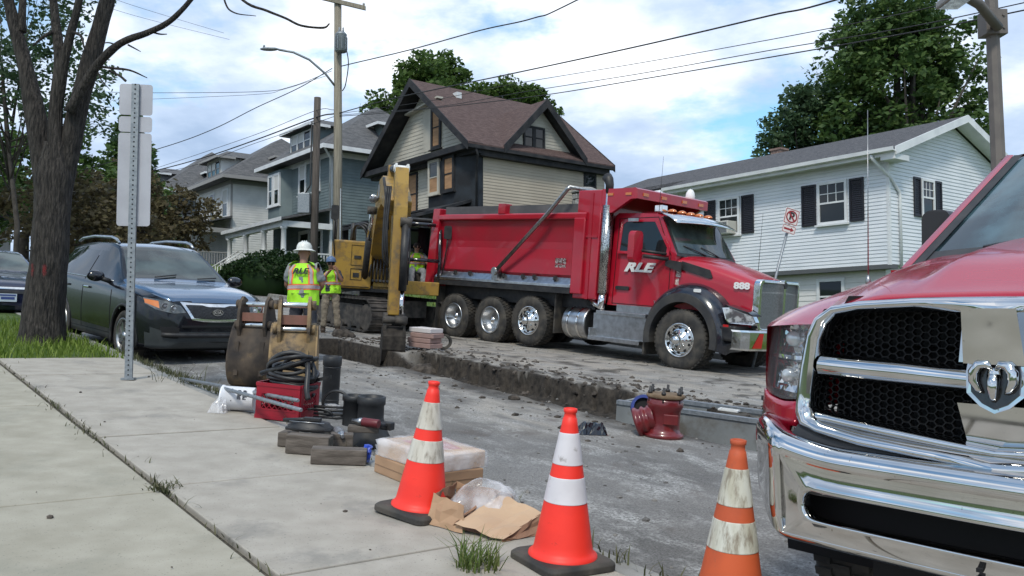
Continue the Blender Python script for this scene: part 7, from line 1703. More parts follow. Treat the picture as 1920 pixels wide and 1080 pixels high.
# cab: dark frame and glass, open front
yc0, yc1 = 0.36, 1.24
b = MB()
def post(pts, r_=0.045): b.tube(pts, r_, 6)
for y in (yc0, yc1):
    post([(1.05, y, 1.0), (1.12, y, 1.75), (0.85, y, 2.62), (0.55, y, 2.72), (-0.55, y, 2.70), (-0.62, y, 1.0)]); post([(0.25, y, 1.0), (0.25, y, 2.7)])
for (x, z) in ((1.05, 1.0), (1.12, 1.75), (0.85, 2.62), (-0.55, 2.7), (-0.6, 1.75)): post([(x, yc0, z), (x, yc1, z)])
b.build('cab_frame', Mt['black_gloss'], X)
b = MB(); b.bb((-0.6, yc0 - 0.03, 2.70), (0.70, yc1 + 0.03, 2.78)); b.build('cab_roof', Mt['black'], X, bevel=0.03)
b = MB(); b.bb((-0.62, yc0, 1.0), (-0.58, yc1, 1.75)); b.bb((-0.6, yc0, 1.0), (1.0, yc1, 1.05)); b.build('cab_floor', Mt['black'], X)
b = MB(); b.bb((-0.2, 0.6, 1.05), (0.25, 1.0, 1.42)); b.hexa([(-0.25, .6, 1.42), (-0.10, .6, 1.42), (-0.10, 1.0, 1.42), (-0.25, 1.0, 1.42), (-0.35, .6, 2.05), (-0.25, .6, 2.05), (-0.25, 1.0, 2.05), (-0.35, 1.0, 2.05)]); b.build('seat', Mt['rubber'], X, bevel=0.03)
b = MB(); b.bb((-0.55, yc1 + 0.0, 1.78), (0.22, yc1 + 0.01, 2.62)); b.bb((-0.63, yc0 + 0.05, 1.78), (-0.62, yc1 - 0.05, 2.62)); b.build('cab_window', Mt['glass'], X)
b = MB(); b.bb((1.0, 0.32, 0.92), (1.16, 1.26, 1.24)); b.build('cab_sill', CY, X, bevel=0.02)
b = MB(); b.tube([(1.1, 1.30, 1.3), (1.2, 1.38, 2.1), (1.2, 1.38, 2.4)], 0.018, 6); b.prism(rrect(0.18, 0.32, 0.04, 3), -0.02, 0.03, lambda u, v, w_: (1.2 + w_, 1.38 + u, 2.45 + v)); b.build('mirror', Mt['black'], X)
for y in (0.5, 1.1):
    b = MB(); b.lathe([(0.06, 0), (0.07, 0.05), (0, 0.055)], 12, Matrix.Translation((0.72, y, 2.70)) @ Matrix.Rotation(R(90), 4, 'Y')); b.build('cab_light', Mt['lens'], X)

for o in X.children_recursive:                                       # the boom is hung right of the cab
    if o.name.split('.')[0] in ('boom', 'boom_plate', 'work_light', 'boom_cylinder', 'rod', 'pin', 'arm_cylinder', 'cylinder_bracket', 'stick', 'stick_clevis', 'bucket_cylinder', 'arm_hose', 'linkage', 'bucket', 'bucket_teeth', 'boom_mount', 'hydraulic_hose'):
        for v in o.data.vertices: v.co.y -= 0.18
# ================================================================ STREET FURNITURE, POLES, WIRES
CP_, SP_ = math.cos(math.atan(77 / 1600)), math.sin(math.atan(77 / 1600))
def PX(px, py, depth):
    """the point at a given distance that the photograph shows at (px, py)"""
    u = (540 - py) / 1600.0; d = Vector(((px - 960) / 1600.0, CP_ - u * SP_, SP_ + u * CP_)); return d * (depth / d.y)
def GP(px, py, off=0.0):
    u = (540 - py) / 1600.0; d = Vector(((px - 960) / 1600.0, CP_ - u * SP_, SP_ + u * CP_))
    g0 = gz(0, 0) + off; k = g0 / (d.z - GX * d.x - GY * d.y); return d * k
Mt['pole_wood'] = mat('pole_wood', (0.20, 0.175, 0.135), 0.9, col2=(0.28, 0.25, 0.195), scale=3, stretch=(8, 8, .4), bump=0.6, bscale=14)
Mt['pole_dark'] = mat('pole_dark', (0.065, 0.055, 0.048), 0.92, col2=(0.11, 0.092, 0.08), scale=3, stretch=(8, 8, .4), bump=0.6, bscale=14)
Mt['wire'] = mat('wire', (0.03, 0.03, 0.032), 0.7)
Mt['pole_paint'] = mat('pole_paint', (0.125, 0.11, 0.10), 0.6, col2=(0.155, 0.135, 0.12), scale=4)
def SPX(px, py, off=0.13):
    q = GP(px, py, off); return ST(q.x, q.y)
def PB(px, depth):
    q = PX(px, 600, depth); return q.x, q.y, gz(q.x, q.y)
x, y, z = PB(632, 32.7); Z = lambda py, d: PX(960, py, d).z
U = thing('utility_pole', 'tall pale wooden utility pole with transformer and street lamp arm', 'utility pole', WM(x, y, z))
b = MB(); b.tube([(0, 0, -0.3), (-0.03, 0, 6), (-0.10, 0, Z(-30, 32.7) - z)], [0.19, 0.165, 0.14], 14); b.build('pole', Mt['pole_wood'], U)
zc = Z(8, 32.7) - z
b = MB(); b.hexa([(-1.25, -0.22, zc + 0.25), (1.02, -0.22, zc - 0.30), (1.02, -0.12, zc - 0.30), (-1.25, -0.12, zc + 0.25), (-1.25, -0.22, zc + 0.40), (1.02, -0.22, zc - 0.14), (1.02, -0.12, zc - 0.14), (-1.25, -0.12, zc + 0.40)]); ca_ = b.build('crossarm', Mt['pole_wood'], U)
b = MB()
for xx in (-1.1, 0.95): b.lathe([(0.02, 0), (0.05, 0.04), (0.03, 0.08), (0.055, 0.12), (0.0, 0.18)], 10, Matrix.Translation((xx, -0.17, zc + 0.05 - 0.24 * xx)))
b.build('insulator', Mt['stone'], U)['kind'] = 'stuff'
zt = Z(86, 32.7) - z
b = MB(); b.lathe([(0.0, -0.36), (0.20, -0.36), (0.22, -0.34), (0.22, 0.30), (0.23, 0.32), (0.16, 0.40), (0, 0.42)], 18, Matrix.Translation((0.12, -0.36, zt))); tf = b.build('transformer', Mt['galv'], U)
b = MB()
for a in range(10): b.box((0.12 + 0.235 * math.cos(a * .63), -0.36 + 0.235 * math.sin(a * .63), zt - 0.04), (0.03, 0.02, 0.5), Matrix.Rotation(a * .63, 3, 'Z'))
for xx in (0.05, 0.2): b.lathe([(0.03, 0.4), (0.045, 0.46), (0.03, 0.52), (0.04, 0.58), (0, 0.62)], 8, Matrix.Translation((xx, -0.36, zt)))
b.build('fin', Mt['galv'], tf)['kind'] = 'stuff'
lampend = [PX(627, 160, 32.6), PX(610, 138, 32.4), PX(580, 112, 32.2), PX(550, 98, 32.0), PX(522, 93, 31.9)]
b = MB(); b.tube([p - Vector((x, y, z)) for p in lampend], 0.045, 8); b.build('lamp_arm', Mt['galv'], U)
q = PX(505, 92, 31.8) - Vector((x, y, z)); b = MB(); b.sphere(q, 1, 16, 8, sq=(0.36, 0.13, 0.07)); b.lathe([(0.04, 0), (0.04, 0.1), (0, 0.11)], 8, Matrix.Translation(q + Vector((-0.2, 0, 0.05)))); b.build('lamp_head', Mt['galv'], U)
b = MB(); b.tube(catmull([(0.3, -0.4, zt - 0.1), (0.42, -0.4, zt - 0.8), (0.3, -0.3, zt - 1.6), (0.14, -0.1, zt - 1.8)], 6), 0.02, 6); b.tube([(0.12, -0.3, zt - .3), (0.12, -0.3, zt - 1.8)], 0.012, 5); b.build('drop_wire', Mt['wire'], U)['kind'] = 'stuff'
b = MB(); b.tube([(0.12, -0.16, 0), (0.12, -0.16, 4.5)], 0.03, 6); b.build('conduit', Mt['galv'], U)
x2, y2, z2 = PB(588, 34.3)
U2 = thing('utility_pole', 'short dark wooden pole with a grey meter box', 'utility pole', WM(x2, y2, z2))
b = MB(); b.tube([(-0.05, 0, -0.3), (0.06, 0, Z(183, 34.3) - z2)], [0.17, 0.14], 12); b.build('pole', Mt['pole_dark'], U2)
zb_ = Z(385, 34.3) - z2; b = MB(); b.bb((-0.62, -0.35, zb_ - 0.35), (-0.14, -0.05, zb_ + 0.45)); b.build('meter_box', Mt['galv'], U2, bevel=0.02)
b = MB(); b.tube([(-0.35, -0.2, zb_ + 0.45), (-0.16, -0.14, zb_ + 0.8), (-0.13, -0.12, Z(230, 34.3) - z2)], 0.03, 6); b.build('conduit', Mt['wire'], U2)
# steel lamp mast by the far kerb
x3, y3, z3 = PB(1887, 13.4)
U3 = thing('lamp_mast', 'brown steel street light mast standing behind the pickup windscreen', 'street light', WM(x3, y3, z3))
b = MB(); b.tube([(0, 0, 0), (-0.11, 0, Z(-70, 13.4) - z3)], [0.125, 0.095], 8, smooth=False); b.build('pole', Mt['pole_paint'], U3)
zz3 = Z(45, 13.4) - z3; b = MB(); b.box((-0.09, -0.0, zz3), (0.34, 0.27, 0.40)); b.build('bracket', Mt['pole_paint'], U3, bevel=0.01)
a0, a1, a2 = PX(1872, 52, 13.2) - Vector((x3, y3, z3)), PX(1836, 8, 12.9) - Vector((x3, y3, z3)), PX(1812, -6, 12.7) - Vector((x3, y3, z3))
b = MB(); b.tube([a0, a1, a2, PX(1795, -10, 12.6) - Vector((x3, y3, z3))], 0.075, 10); b.build('mast_arm', Mt['pole_paint'], U3)
q = PX(1790, 0, 12.5) - Vector((x3, y3, z3)); b = MB(); b.box(q, (0.34, 0.5, 0.12)); b.build('lamp_head', mat('lamp_grey', (0.30, 0.28, 0.26), 0.5), U3, bevel=0.03); b = MB(); b.box(q + Vector((0, -0.02, -0.063)), (0.28, 0.42, 0.015)); b.build('lens', Mt['lens'], U3)
b = MB()
for (dx, dz) in ((-0.1, .1), (0.1, .1), (-.1, -.1), (.1, -.1)): b.lathe([(0.022, 0), (0.022, 0.02)], 6, Matrix.Translation((-0.09 + dx, -0.136, zz3 + dz)) @ Matrix.Rotation(R(90), 4, 'X'))
b.build('bolt', Mt['pole_paint'], U3)['kind'] = 'stuff'
def wire(label, pts, r_):
    P_ = [PX(*p) for p in pts]; o = Vector(P_[0]); q = catmull([tuple(p - o) for p in P_], 8) if len(P_) > 2 else [tuple(p - o) for p in P_]
    b = MB(); b.tube(q, r_, 5); w_ = b.build('overhead_wire', Mt['wire'], None); w_.location = o; tag(w_, label, 'wire', 'overhead wires')
wire('thickest overhead wire crossing the sky above the burnt house roof', [(636, 212, 32.6), (745, 183, 30), (960, 138, 25), (1200, 86, 20.5), (1440, 30, 17.5), (1580, -4, 16), (2500, -290, 10)], 0.019)
wire('topmost of the three thin wires passing left of the dark tree', [(636, 213, 32.6), (800, 190, 29.5), (960, 158, 26), (1200, 118, 21.5), (1440, 75, 18), (1640, 36, 16), (1800, 0, 15), (2500, -180, 11)], 0.009)
wire('middle of the three thin wires crossing the dark tree', [(636, 216, 32.6), (820, 200, 29), (985, 172, 25.5), (1200, 138, 21.5), (1440, 95, 18), (1680, 55, 15.6), (1920, 5, 13.6), (2600, -150, 10.5)], 0.010)
wire('lowest overhead wire crossing the dark tree and the lamp mast', [(636, 218, 32.6), (740, 210, 30.5), (985, 183, 25.5), (1200, 149, 21.5), (1440, 108, 18), (1680, 66, 15.6), (1925, 18, 13.6), (2600, -130, 10.5)], 0.013)
wire('twisted service wire rising from the transformer pole past the tree top', [(640, 124, 32.5), (665, 118, 32), (770, 93, 30), (900, 57, 27), (1000, 34, 25), (1090, -4, 23.5), (1900, -420, 14)], 0.020)
wire('dark service wire sloping down left from the tall pole over the grey roofs', [(623, 128, 32.6), (560, 165, 33), (480, 202, 34), (400, 242, 35), (310, 275, 36), (150, 320, 38)], 0.017)
wire('pale wire running level left from below the street lamp', [(622, 133, 32.7), (547, 162, 33.5), (480, 172, 34), (277, 174, 37), (180, 172, 39)], 0.011)
wire('second level wire just below the pale wire left of the tall pole', [(612, 142, 32.7), (530, 168, 33.7), (480, 177, 34), (277, 186, 37), (180, 188, 39)], 0.008)
wire('bundled cable between the two poles and away over the grey house', [(628, 213, 32.7), (590, 221, 34.3), (480, 262, 39), (380, 296, 44), (280, 322, 50), (170, 342, 58)], 0.028)
wire('thin cable above the bundled cable over the grey house roof', [(626, 206, 32.7), (590, 208, 34.3), (480, 252, 39), (330, 303, 47), (200, 345, 56)], 0.012)
wire('lower cable under the bundled cable toward the far houses', [(628, 218, 32.7), (480, 268, 39), (340, 316, 46), (160, 346, 58)], 0.012)
wire('upper of two faint wires at the top beside the near tree', [(170, -20, 26), (225, 2, 27), (300, 26, 29), (420, 62, 32)], 0.006)
wire('lower of two faint wires at the top beside the near tree', [(160, -4, 26), (215, 18, 27), (300, 42, 29), (430, 74, 32)], 0.006)
# ---- sign seen from behind on its perforated post
sx, sy = XY(9.43, 2.38); sz = gst(9.43, 2.38) + SW
SG = thing('street_sign', 'grey back of three signs on a perforated steel post on the pavement', 'sign', WM(sx, sy, sz, 0.16))
h_ = PX(960, 157, sy).z - sz; lean = 0.008
b = MB()
for (xa, xb, ya, yb_) in ((-0.037, 0.037, -0.003, 0.0), (-0.037, -0.030, 0.0, 0.035), (0.030, 0.037, 0.0, 0.035)): b.hexa([(xa, ya, 0), (xb, ya, 0), (xb, yb_, 0), (xa, yb_, 0), (xa + lean * 1.2, ya, h_), (xb + lean * 1.2, ya, h_), (xb + lean * 1.2, yb_, h_), (xa + lean * 1.2, yb_, h_)])
b.build('post', Mt['galv'], SG)
b = MB(); n = int(h_ / 0.0508)
for k in range(n):
    zz = 0.05 + 0.0508 * k; b.prism([(0.0085 * math.cos(a * .7854) + lean * 1.2 * zz / h_, zz + 0.0085 * math.sin(a * .7854)) for a in range(8)], -0.0055, -0.0034, XZ)
b.build('post_hole', Mt['dark'], SG)['kind'] = 'stuff'
Mt['sign_back'] = mat('sign_back', (0.46, 0.45, 0.47), 0.42, 0.45, col2=(0.40, 0.39, 0.41), scale=3)
for (pa, pb) in ((156, 214), (217, 246), (248, 423)):
    za, zb2 = PX(960, pa, sy).z - sz, PX(960, pb, sy).z - sz
    b = MB(); b.prism(rrect(0.332, za - zb2, 0.03, 4, lean * 1.2 * ((za + zb2) / 2) / h_, (za + zb2) / 2), 0.037, 0.041, XZ); b.build('sign_panel', Mt['sign_back'], SG)
b = MB(); b.box((0, 0.01, 0.01), (0.13, 0.1, 0.02)); b.build('post_collar', Mt['galv'], SG)
# ---- tilted no parking sign
p = PX(1483, 407, 16.0); base = PX(1444, 560, 16.0); gzv = gz(base.x, base.y)
NP = thing('no_parking_sign', 'tilted no parking sign with arrow plate behind the dump truck nose', 'sign', WM(base.x, base.y, gzv + 0.1))
up = (p - Vector((base.x, base.y, base.z))).normalized(); up = Vector((up.x, 0, up.z)).normalized(); bz = Vector((base.x, base.y, gzv + 0.1)); k = (base.z - bz.z) / up.z
foot = base - up * k - bz
b = MB(); b.tube([foot, p - bz + up * 0.05], 0.026, 8); b.build('post', Mt['galv'], NP)
ang = math.atan2(up.x, up.z)
Ms = Matrix.Translation(p - bz + Vector((0, -0.035, 0))) @ Matrix.Rotation(0.25, 4, 'Z') @ Matrix.Rotation(ang, 4, 'Y')
def sf(u, v, w_): return Ms @ Vector((u, -w_, v))
Mt['sign_white'] = mat('sign_white', (0.66, 0.60, 0.58), 0.4); Mt['sign_red'] = mat('sign_red', (0.28, 0.025, 0.03), 0.45)
b = MB(); b.prism(rrect(0.305, 0.305, 0.03, 4), 0, 0.004, sf); pl_ = b.build('sign_panel', Mt['sign_white'], NP)
b = MB(); b.ring(rrect(0.285, 0.285, 0.025, 4), rrect(0.262, 0.262, 0.02, 4), 0.004, 0.006, sf); c24 = lambda r_, n=32: [(r_ * math.cos(6.2832 * k / n), r_ * math.sin(6.2832 * k / n)) for k in range(n)]
b.ring(c24(0.118), c24(0.092), 0.0062, 0.008, sf); b.build('border', Mt['sign_red'], pl_)
o = text_part('lettering', 'P', Mt['dark_cloth'] if 'dark_cloth' in Mt else Mt['black'], pl_, Ms @ Matrix.Translation((0.0, -0.0065, 0.0)) @ Matrix(((1, 0, 0, 0), (0, 0, -1, 0), (0, 1, 0, 0), (0, 0, 0, 1))), 0.20, 0.001, bold=0.008)
b = MB(); q = 0.0105; b.prism([(-0.085, 0.062), (-0.062, 0.085), (0.085, -0.062), (0.062, -0.085)][::-1], 0.0085, 0.010, sf); b.build('slash', Mt['sign_red'], pl_)
p2_ = Vector((0, 0, -0.245)); sf2 = lambda u, v, w_: sf(u, v - 0.245, w_)
b = MB(); b.prism(rrect(0.285, 0.155, 0.03, 4), 0, 0.004, sf2); pl2 = b.build('arrow_panel', Mt['sign_white'], NP)
b = MB(); b.ring(rrect(0.268, 0.138, 0.025, 4), rrect(0.252, 0.122, 0.02, 4), 0.004, 0.006, sf2); b.prism([(-0.105, -0.018), (0.04, -0.018), (0.04, -0.045), (0.108, 0.0), (0.04, 0.045), (0.04, 0.018), (-0.105, 0.018)], 0.004, 0.0065, sf2); b.build('arrow', Mt['sign_red'], pl2)
# ================================================================ WORK SITE CLUTTER
# ---- traffic cones
Mt['cone_orange'] = mat('cone_orange', (0.88, 0.038, 0.022), 0.5, col2=(0.80, 0.032, 0.02), scale=3, third=(0.30, 0.03, 0.02), tscale=7, tlo=0.63, thi=0.72, stretch=(1, 1, 2.2))
Mt['cone_old'] = mat('cone_old', (0.55, 0.095, 0.028), 0.65, col2=(0.44, 0.08, 0.03), scale=5, third=(0.20, 0.08, 0.05), tscale=6, tlo=0.58, thi=0.75)
Mt['band_clean'] = mat('band_clean', (0.66, 0.63, 0.65), 0.4, col2=(0.58, 0.55, 0.57), scale=5, third=(0.34, 0.31, 0.30), tscale=12, tlo=0.60, thi=0.70)
Mt['band_dirty'] = mat('band_dirty', (0.60, 0.57, 0.50), 0.55, col2=(0.48, 0.44, 0.37), scale=6, third=(0.27, 0.235, 0.19), tscale=17, tlo=0.50, thi=0.68, stretch=(2.5, 2.5, .6))
Mt['band_worn'] = mat('band_worn', (0.58, 0.57, 0.50), 0.6, col2=(0.45, 0.42, 0.33), scale=7, third=(0.24, 0.20, 0.15), tscale=19, tlo=0.47, thi=0.64, stretch=(2.2, 2.2, .5))
def cone(label, s, t, head, orange, band, lean=0.0, off=SW):
    e = thing('traffic_cone', label, 'traffic cone', GM(s, t, 0, off, 0.85) @ Matrix.Rotation(lean, 4, 'Y') @ Matrix.Rotation(head, 4, 'Z'), 'traffic cones')
    H_ = 0.715; b0, r0, r1 = 0.045, 0.142, 0.032
    rz = lambda z: lerp(r0, r1, (z - b0) / (H_ - 0.045 - b0))
    b = MB(); pts = rrect(0.375, 0.375, 0.05, 4); pin_ = rrect(0.345, 0.345, 0.05, 4); m_ = len(pts)
    vs = [(u, v, 0.0) for u, v in pts] + [(u, v, 0.028) for u, v in pts] + [(u, v, 0.042) for u, v in pin_]
    b.add(vs, [list(range(m_))[::-1]] + [(i, (i + 1) % m_, m_ + (i + 1) % m_, m_ + i) for i in range(m_)] + [(m_ + i, m_ + (i + 1) % m_, 2 * m_ + (i + 1) % m_, 2 * m_ + i) for i in range(m_)] + [list(range(2 * m_, 3 * m_))]); b.build('base', Mt['rubber'], e, bevel=0.004)
    prof = [(0.160, 0.042), (0.158, 0.052), (0.146, 0.060)] + [(rz(z), z) for z in np.linspace(0.075, H_ - 0.045, 22)] + [(r1 - 0.003, H_ - 0.043), (r1 - 0.005, H_ - 0.022), (r1 - 0.001, H_ - 0.018), (r1 + 0.000, H_ - 0.002), (r1 - 0.006, H_), (r1 - 0.010, H_ - 0.03)]
    b = MB(); b.lathe(prof, 40, cap=False); b.build('cone_body', orange, e)
    for (za, zb2) in ((H_ * 0.645, H_ * 0.845), (H_ * 0.405, H_ * 0.565)):
        b = MB(); b.lathe([(rz(za) + 0.0006, za), (rz(za) + 0.0022, za + 0.002)] + [(rz(z) + 0.0022, z) for z in np.linspace(za + .004, zb2 - .004, 8)] + [(rz(zb2) + 0.0022, zb2 - 0.002), (rz(zb2) + 0.0006, zb2)], 40, cap=False); b.build('reflective_band', band, e)
    return e
cone('orange cone with scuffed dirty bands, beside the plastic wrapped boxes', *SPX(787, 962), 0.9, Mt['cone_orange'], Mt['band_dirty'], 0.055)
cone('cleanest bright orange cone, standing at the end of the torn paper sack', *SPX(1054, 1056), 0.55, Mt['cone_orange'], Mt['band_clean'])
cone('faded orange cone with badly worn bands, nearest the pickup bumper', *SPX(1366, 1163), 0.3, Mt['cone_old'], Mt['band_worn'])
# ---- wrapped boxes
Mt['card'] = mat('cardboard', (0.40, 0.25, 0.15), 0.8, col2=(0.34, 0.21, 0.125), scale=4, bump=0.15, bscale=20)
Mt['card_pale'] = mat('cardboard_pale', (0.52, 0.36, 0.23), 0.8, col2=(0.46, 0.31, 0.20), scale=3)
def film_mat(name, a, tint=(0.85, 0.84, 0.86)):
    m = bpy.data.materials.new(name); m.use_nodes = True; t = m.node_tree; b = t.nodes['Principled BSDF']; b.inputs['Base Color'].default_value = (*tint, 1); b.inputs['Roughness'].default_value = 0.12; b.inputs['Specular IOR Level'].default_value = 0.9
    nz = t.nodes.new('ShaderNodeTexNoise'); nz.inputs['Scale'].default_value = 7; nz.inputs['Detail'].default_value = 6; tcx = t.nodes.new('ShaderNodeTexCoord'); t.links.new(tcx.outputs['Object'], nz.inputs[0])
    mr = t.nodes.new('ShaderNodeMapRange'); mr.inputs[1].default_value = 0.35; mr.inputs[2].default_value = 0.7; mr.inputs[3].default_value = a * 0.5; mr.inputs[4].default_value = min(1, a * 1.5); t.links.new(nz.outputs[0], mr.inputs[0]); t.links.new(mr.outputs[0], b.inputs['Alpha'])
    bp = t.nodes.new('ShaderNodeBump'); bp.inputs['Strength'].default_value = 0.6; bp.inputs['Distance'].default_value = 0.03; t.links.new(nz.outputs[0], bp.inputs['Height']); t.links.new(bp.outputs[0], b.inputs['Normal']); return m
Mt['film'] = film_mat('clear_film', 0.38); Mt['film_white'] = film_mat('milky_film', 0.38)
bx = GM(*ST(-0.535, 5.44), R(-50), SW)
e = thing('cardboard_box', 'flat brown cardboard box, lower of the two behind the dirty banded cone', 'box', bx, 'flat cardboard boxes')
b = MB(); b.box((0, 0, 0.055), (0.60, 0.42, 0.11)); b.build('carton', Mt['card'], e, bevel=0.006); b = MB(); b.box((0, -0.2115, 0.055), (0.58, 0.002, 0.004)); b.box((0.3015, 0, 0.055), (0.002, 0.41, 0.004)); b.box((0.12, -0.212, 0.06), (0.16, 0.003, 0.045)); b.build('flap_seam', mat('card_dark', (0.24, 0.15, 0.09), 0.8), e)['kind'] = 'stuff'
e = thing('cardboard_box', 'upper cardboard box wrapped in shiny clear plastic', 'box', bx @ Matrix.Translation((0.0, 0.015, 0.111)) @ Matrix.Rotation(0.06, 4, 'Z') @ Matrix.Diagonal((1.24, 0.93, 0.80, 1)), 'flat cardboard boxes')
b = MB(); b.box((0, 0, 0.065), (0.47, 0.44, 0.13)); b.build('carton', Mt['card_pale'], e, bevel=0.01)
b = MB(); b.prism([(-0.16, -0.10), (0.10, -0.14), (0.16, 0.10), (-0.05, 0.16)], 0.1302, 0.1306); b.build('print', mat('print_red', (0.45, 0.22, 0.20), 0.7), e)
rows = []
for i in range(25):
    row = []
    for j in range(25):
        u, v = lerp(-1, 1, i / 24), lerp(-1, 1, j / 24); a = max(abs(u), abs(v))
        if a < 0.72: x, y, z = u / 0.72 * 0.243, v / 0.72 * 0.228, 0.139 + 0.012 * abs(noise.fractal(Vector((u * 3, v * 3, 1)), .8, 2, 4)) + 0.05 * (1 - a / .72) * 0
        else: k = 0.72 / a; x, y, z = u * k / 0.72 * (0.246 + 0.012 * (a - .72)), v * k / 0.72 * (0.231 + 0.012 * (a - .72)), lerp(0.137, 0.008, (a - .72) / .28)
        n3 = noise.noise_vector(Vector((u * 4, v * 4, 5))); row.append((x + 0.006 * n3.x, y + 0.006 * n3.y, z))
    rows.append(row)
b = MB(); b.grid(rows); b.build('plastic_wrap', Mt['film_white'], e)
# ---- torn paper sack in clear plastic
bgx = GM(*SPX(918, 985), R(-20), SW)
e = thing('paper_sack', 'torn brown paper sack under crumpled clear plastic between two cones', 'sack', bgx)
def crumple(nx, ny, w_, d_, h_, seed, amp=0.03, fn=None):
    rows = []
    for i in range(ny):
        row = []
        for j in range(nx):
            u, v = lerp(-1, 1, j / (nx - 1)), lerp(-1, 1, i / (ny - 1))
            c = noise.cell(Vector((u * 2 + seed, v * 2, seed))) ; n_ = noise.fractal(Vector((u * 1.7 + seed, v * 1.7, seed * 3.1)), 0.7, 2.1, 4)
            vr = noise.voronoi(Vector((u * 1.9 + seed, v * 1.9, 0.5)))[0]; f_ = vr[1] - vr[0]
            z = h_ * max(0, (1 - u * u)) ** .6 * max(0, 1 - v * v) ** .6 + amp * (n_ + 0.9 * (f_ - .35)) * (1 - 0.75 * max(abs(u), abs(v)) ** 4)
            x, y = u * w_ / 2 + 0.05 * n_ * w_, v * d_ / 2 + 0.05 * noise.noise(Vector((u * 3, v * 3, seed + 7))) * d_
            if fn: x, y, z = fn(x, y, z, u, v)
            row.append((x, y, max(0.004, z)))
        rows.append(row)
    b = MB(); b.grid(rows, smooth=False); return b
def sheet(pts, nx, ny, jit, seed):
    """creased paper: a bilinear sheet between four corners, facets jogged at random"""
    rs_ = random.Random(seed); rows = []
    for i in range(ny + 1):
        row = []
        for j in range(nx + 1):
            u, v = j / nx, i / ny; p = [lerp(lerp(pts[0][k], pts[1][k], u), lerp(pts[3][k], pts[2][k], u), v) for k in range(3)]
            q = 1.0 if 0 < i < ny and 0 < j < nx else 0.55; row.append((p[0] + rs_.uniform(-jit, jit) * q, p[1] + rs_.uniform(-jit, jit) * q, max(0.004, p[2] + rs_.uniform(-jit, jit) * q)))
        rows.append(row)
    b = MB(); b.grid(rows, smooth=False); return b
kraft = mat('kraft_shade', (0.30, 0.17, 0.105), 0.8, col2=(0.25, 0.14, 0.09), scale=4)
for nm_, pts, m_, sd2 in (('sack_front', [(-0.30, -0.16, 0.0), (-0.06, -0.22, 0.0), (-0.08, -0.17, 0.13), (-0.28, -0.10, 0.145)], Mt['card'], 1), ('sack_side', [(-0.30, 0.16, 0.0), (-0.30, -0.16, 0.0), (-0.28, -0.10, 0.145), (-0.26, 0.14, 0.16)], kraft, 2),
                          ('sack_back', [(-0.28, 0.17, 0.0), (0.10, 0.14, 0.0), (0.08, 0.12, 0.15), (-0.26, 0.14, 0.16)], Mt['card'], 3), ('paper_flap', [(-0.10, -0.22, 0.05), (0.16, -0.24, 0.012), (0.27, 0.04, 0.10), (0.03, 0.05, 0.155)], Mt['card_pale'], 4),
                          ('paper_fold', [(0.16, -0.24, 0.0), (0.29, -0.02, 0.0), (0.27, 0.04, 0.098), (0.16, -0.235, 0.012)], kraft, 5), ('sack_bottom', [(-0.28, -0.14, 0.004), (0.16, -0.20, 0.004), (0.10, 0.14, 0.004), (-0.28, 0.15, 0.004)], kraft, 6), ('paper_tongue', [(-0.10, -0.22, 0.05), (-0.03, 0.0, 0.13), (-0.08, -0.05, 0.09), (-0.13, -0.19, 0.03)], kraft, 7)):
    sheet(pts, 5, 4, 0.012, sd2).build(nm_, m_, e, solid=0.002)
crumple(24, 20, 0.40, 0.36, 0.21, 8.4, 0.025).build('plastic_bag', Mt['film'], e, M4=Matrix.Translation((-0.07, 0.10, 0.012)))
# ---- milk crate, hose, poles
Mt['crate_red'] = mat('crate_red', (0.30, 0.008, 0.022), 0.45, col2=(0.24, 0.008, 0.02), scale=5)
CM = GM(*SPX(538, 782), R(-14), SW)
cr = thing('milk_crate', 'red plastic milk crate holding a coil of black hose', 'crate', CM)
w_, d_, h_ = 0.40, 0.34, 0.30
def crate_side(fn, L_, nm):
    b = MB(); b.ring(rect(-L_ / 2, 0, L_ / 2, h_), rect(-L_ / 2 + 0.05, 0.085, L_ / 2 - 0.05, h_ - 0.09), -0.006, 0.006, fn)
    for k in range(6): z = 0.085 + k * (h_ - 0.175) / 5; 
    n = 7
    for k in range(n):
        u = lerp(-L_ / 2 + 0.05, L_ / 2 - 0.05, k / (n - 1)); v0, v1 = 0.084, h_ - 0.089
        for sg in (-1, 1):
            u1 = u + sg * 0.10
            ua, ub = max(-L_ / 2 + 0.05, min(L_ / 2 - 0.05, u)), max(-L_ / 2 + 0.05, min(L_ / 2 - 0.05, u1)); t_ = abs(ub - ua) / 0.10
            if t_ > 0.05: b.prism([(ua - 0.004, v0), (ua + 0.004, v0), (ub + 0.004, lerp(v0, v1, t_)), (ub - 0.004, lerp(v0, v1, t_))], -0.004 - 0.0004 * sg, 0.004 + 0.0004 * sg, fn)
    b.prism(rect(-L_ / 2 - 0.004, 0.0, L_ / 2 + 0.004, 0.03), 0.0062, 0.012, fn); b.prism(rect(-L_ / 2 - 0.004, h_ - 0.028, L_ / 2 + 0.004, h_), 0.0062, 0.012, fn); b.prism(rect(-L_ / 2 + 0.03, 0.075, L_ / 2 - 0.03, 0.088), 0.0062, 0.010, fn)
    return b.build(nm, Mt['crate_red'], cr)
crate_side(lambda u, v, q: (u, -d_ / 2 - q, v), w_, 'side'); crate_side(lambda u, v, q: (u, d_ / 2 + q, v), w_, 'side')
crate_side(lambda u, v, q: (-w_ / 2 - q, u, v), d_ - 0.02, 'end'); crate_side(lambda u, v, q: (w_ / 2 + q, u, v), d_ - 0.02, 'end')
b = MB(); b.box((0, 0, 0.01), (w_ - .02, d_ - .02, 0.015)); b.build('bottom', Mt['crate_red'], cr)
Mt['hose'] = mat('hose_black', (0.014, 0.014, 0.016), 0.42, col2=(0.03, 0.03, 0.03), scale=12)
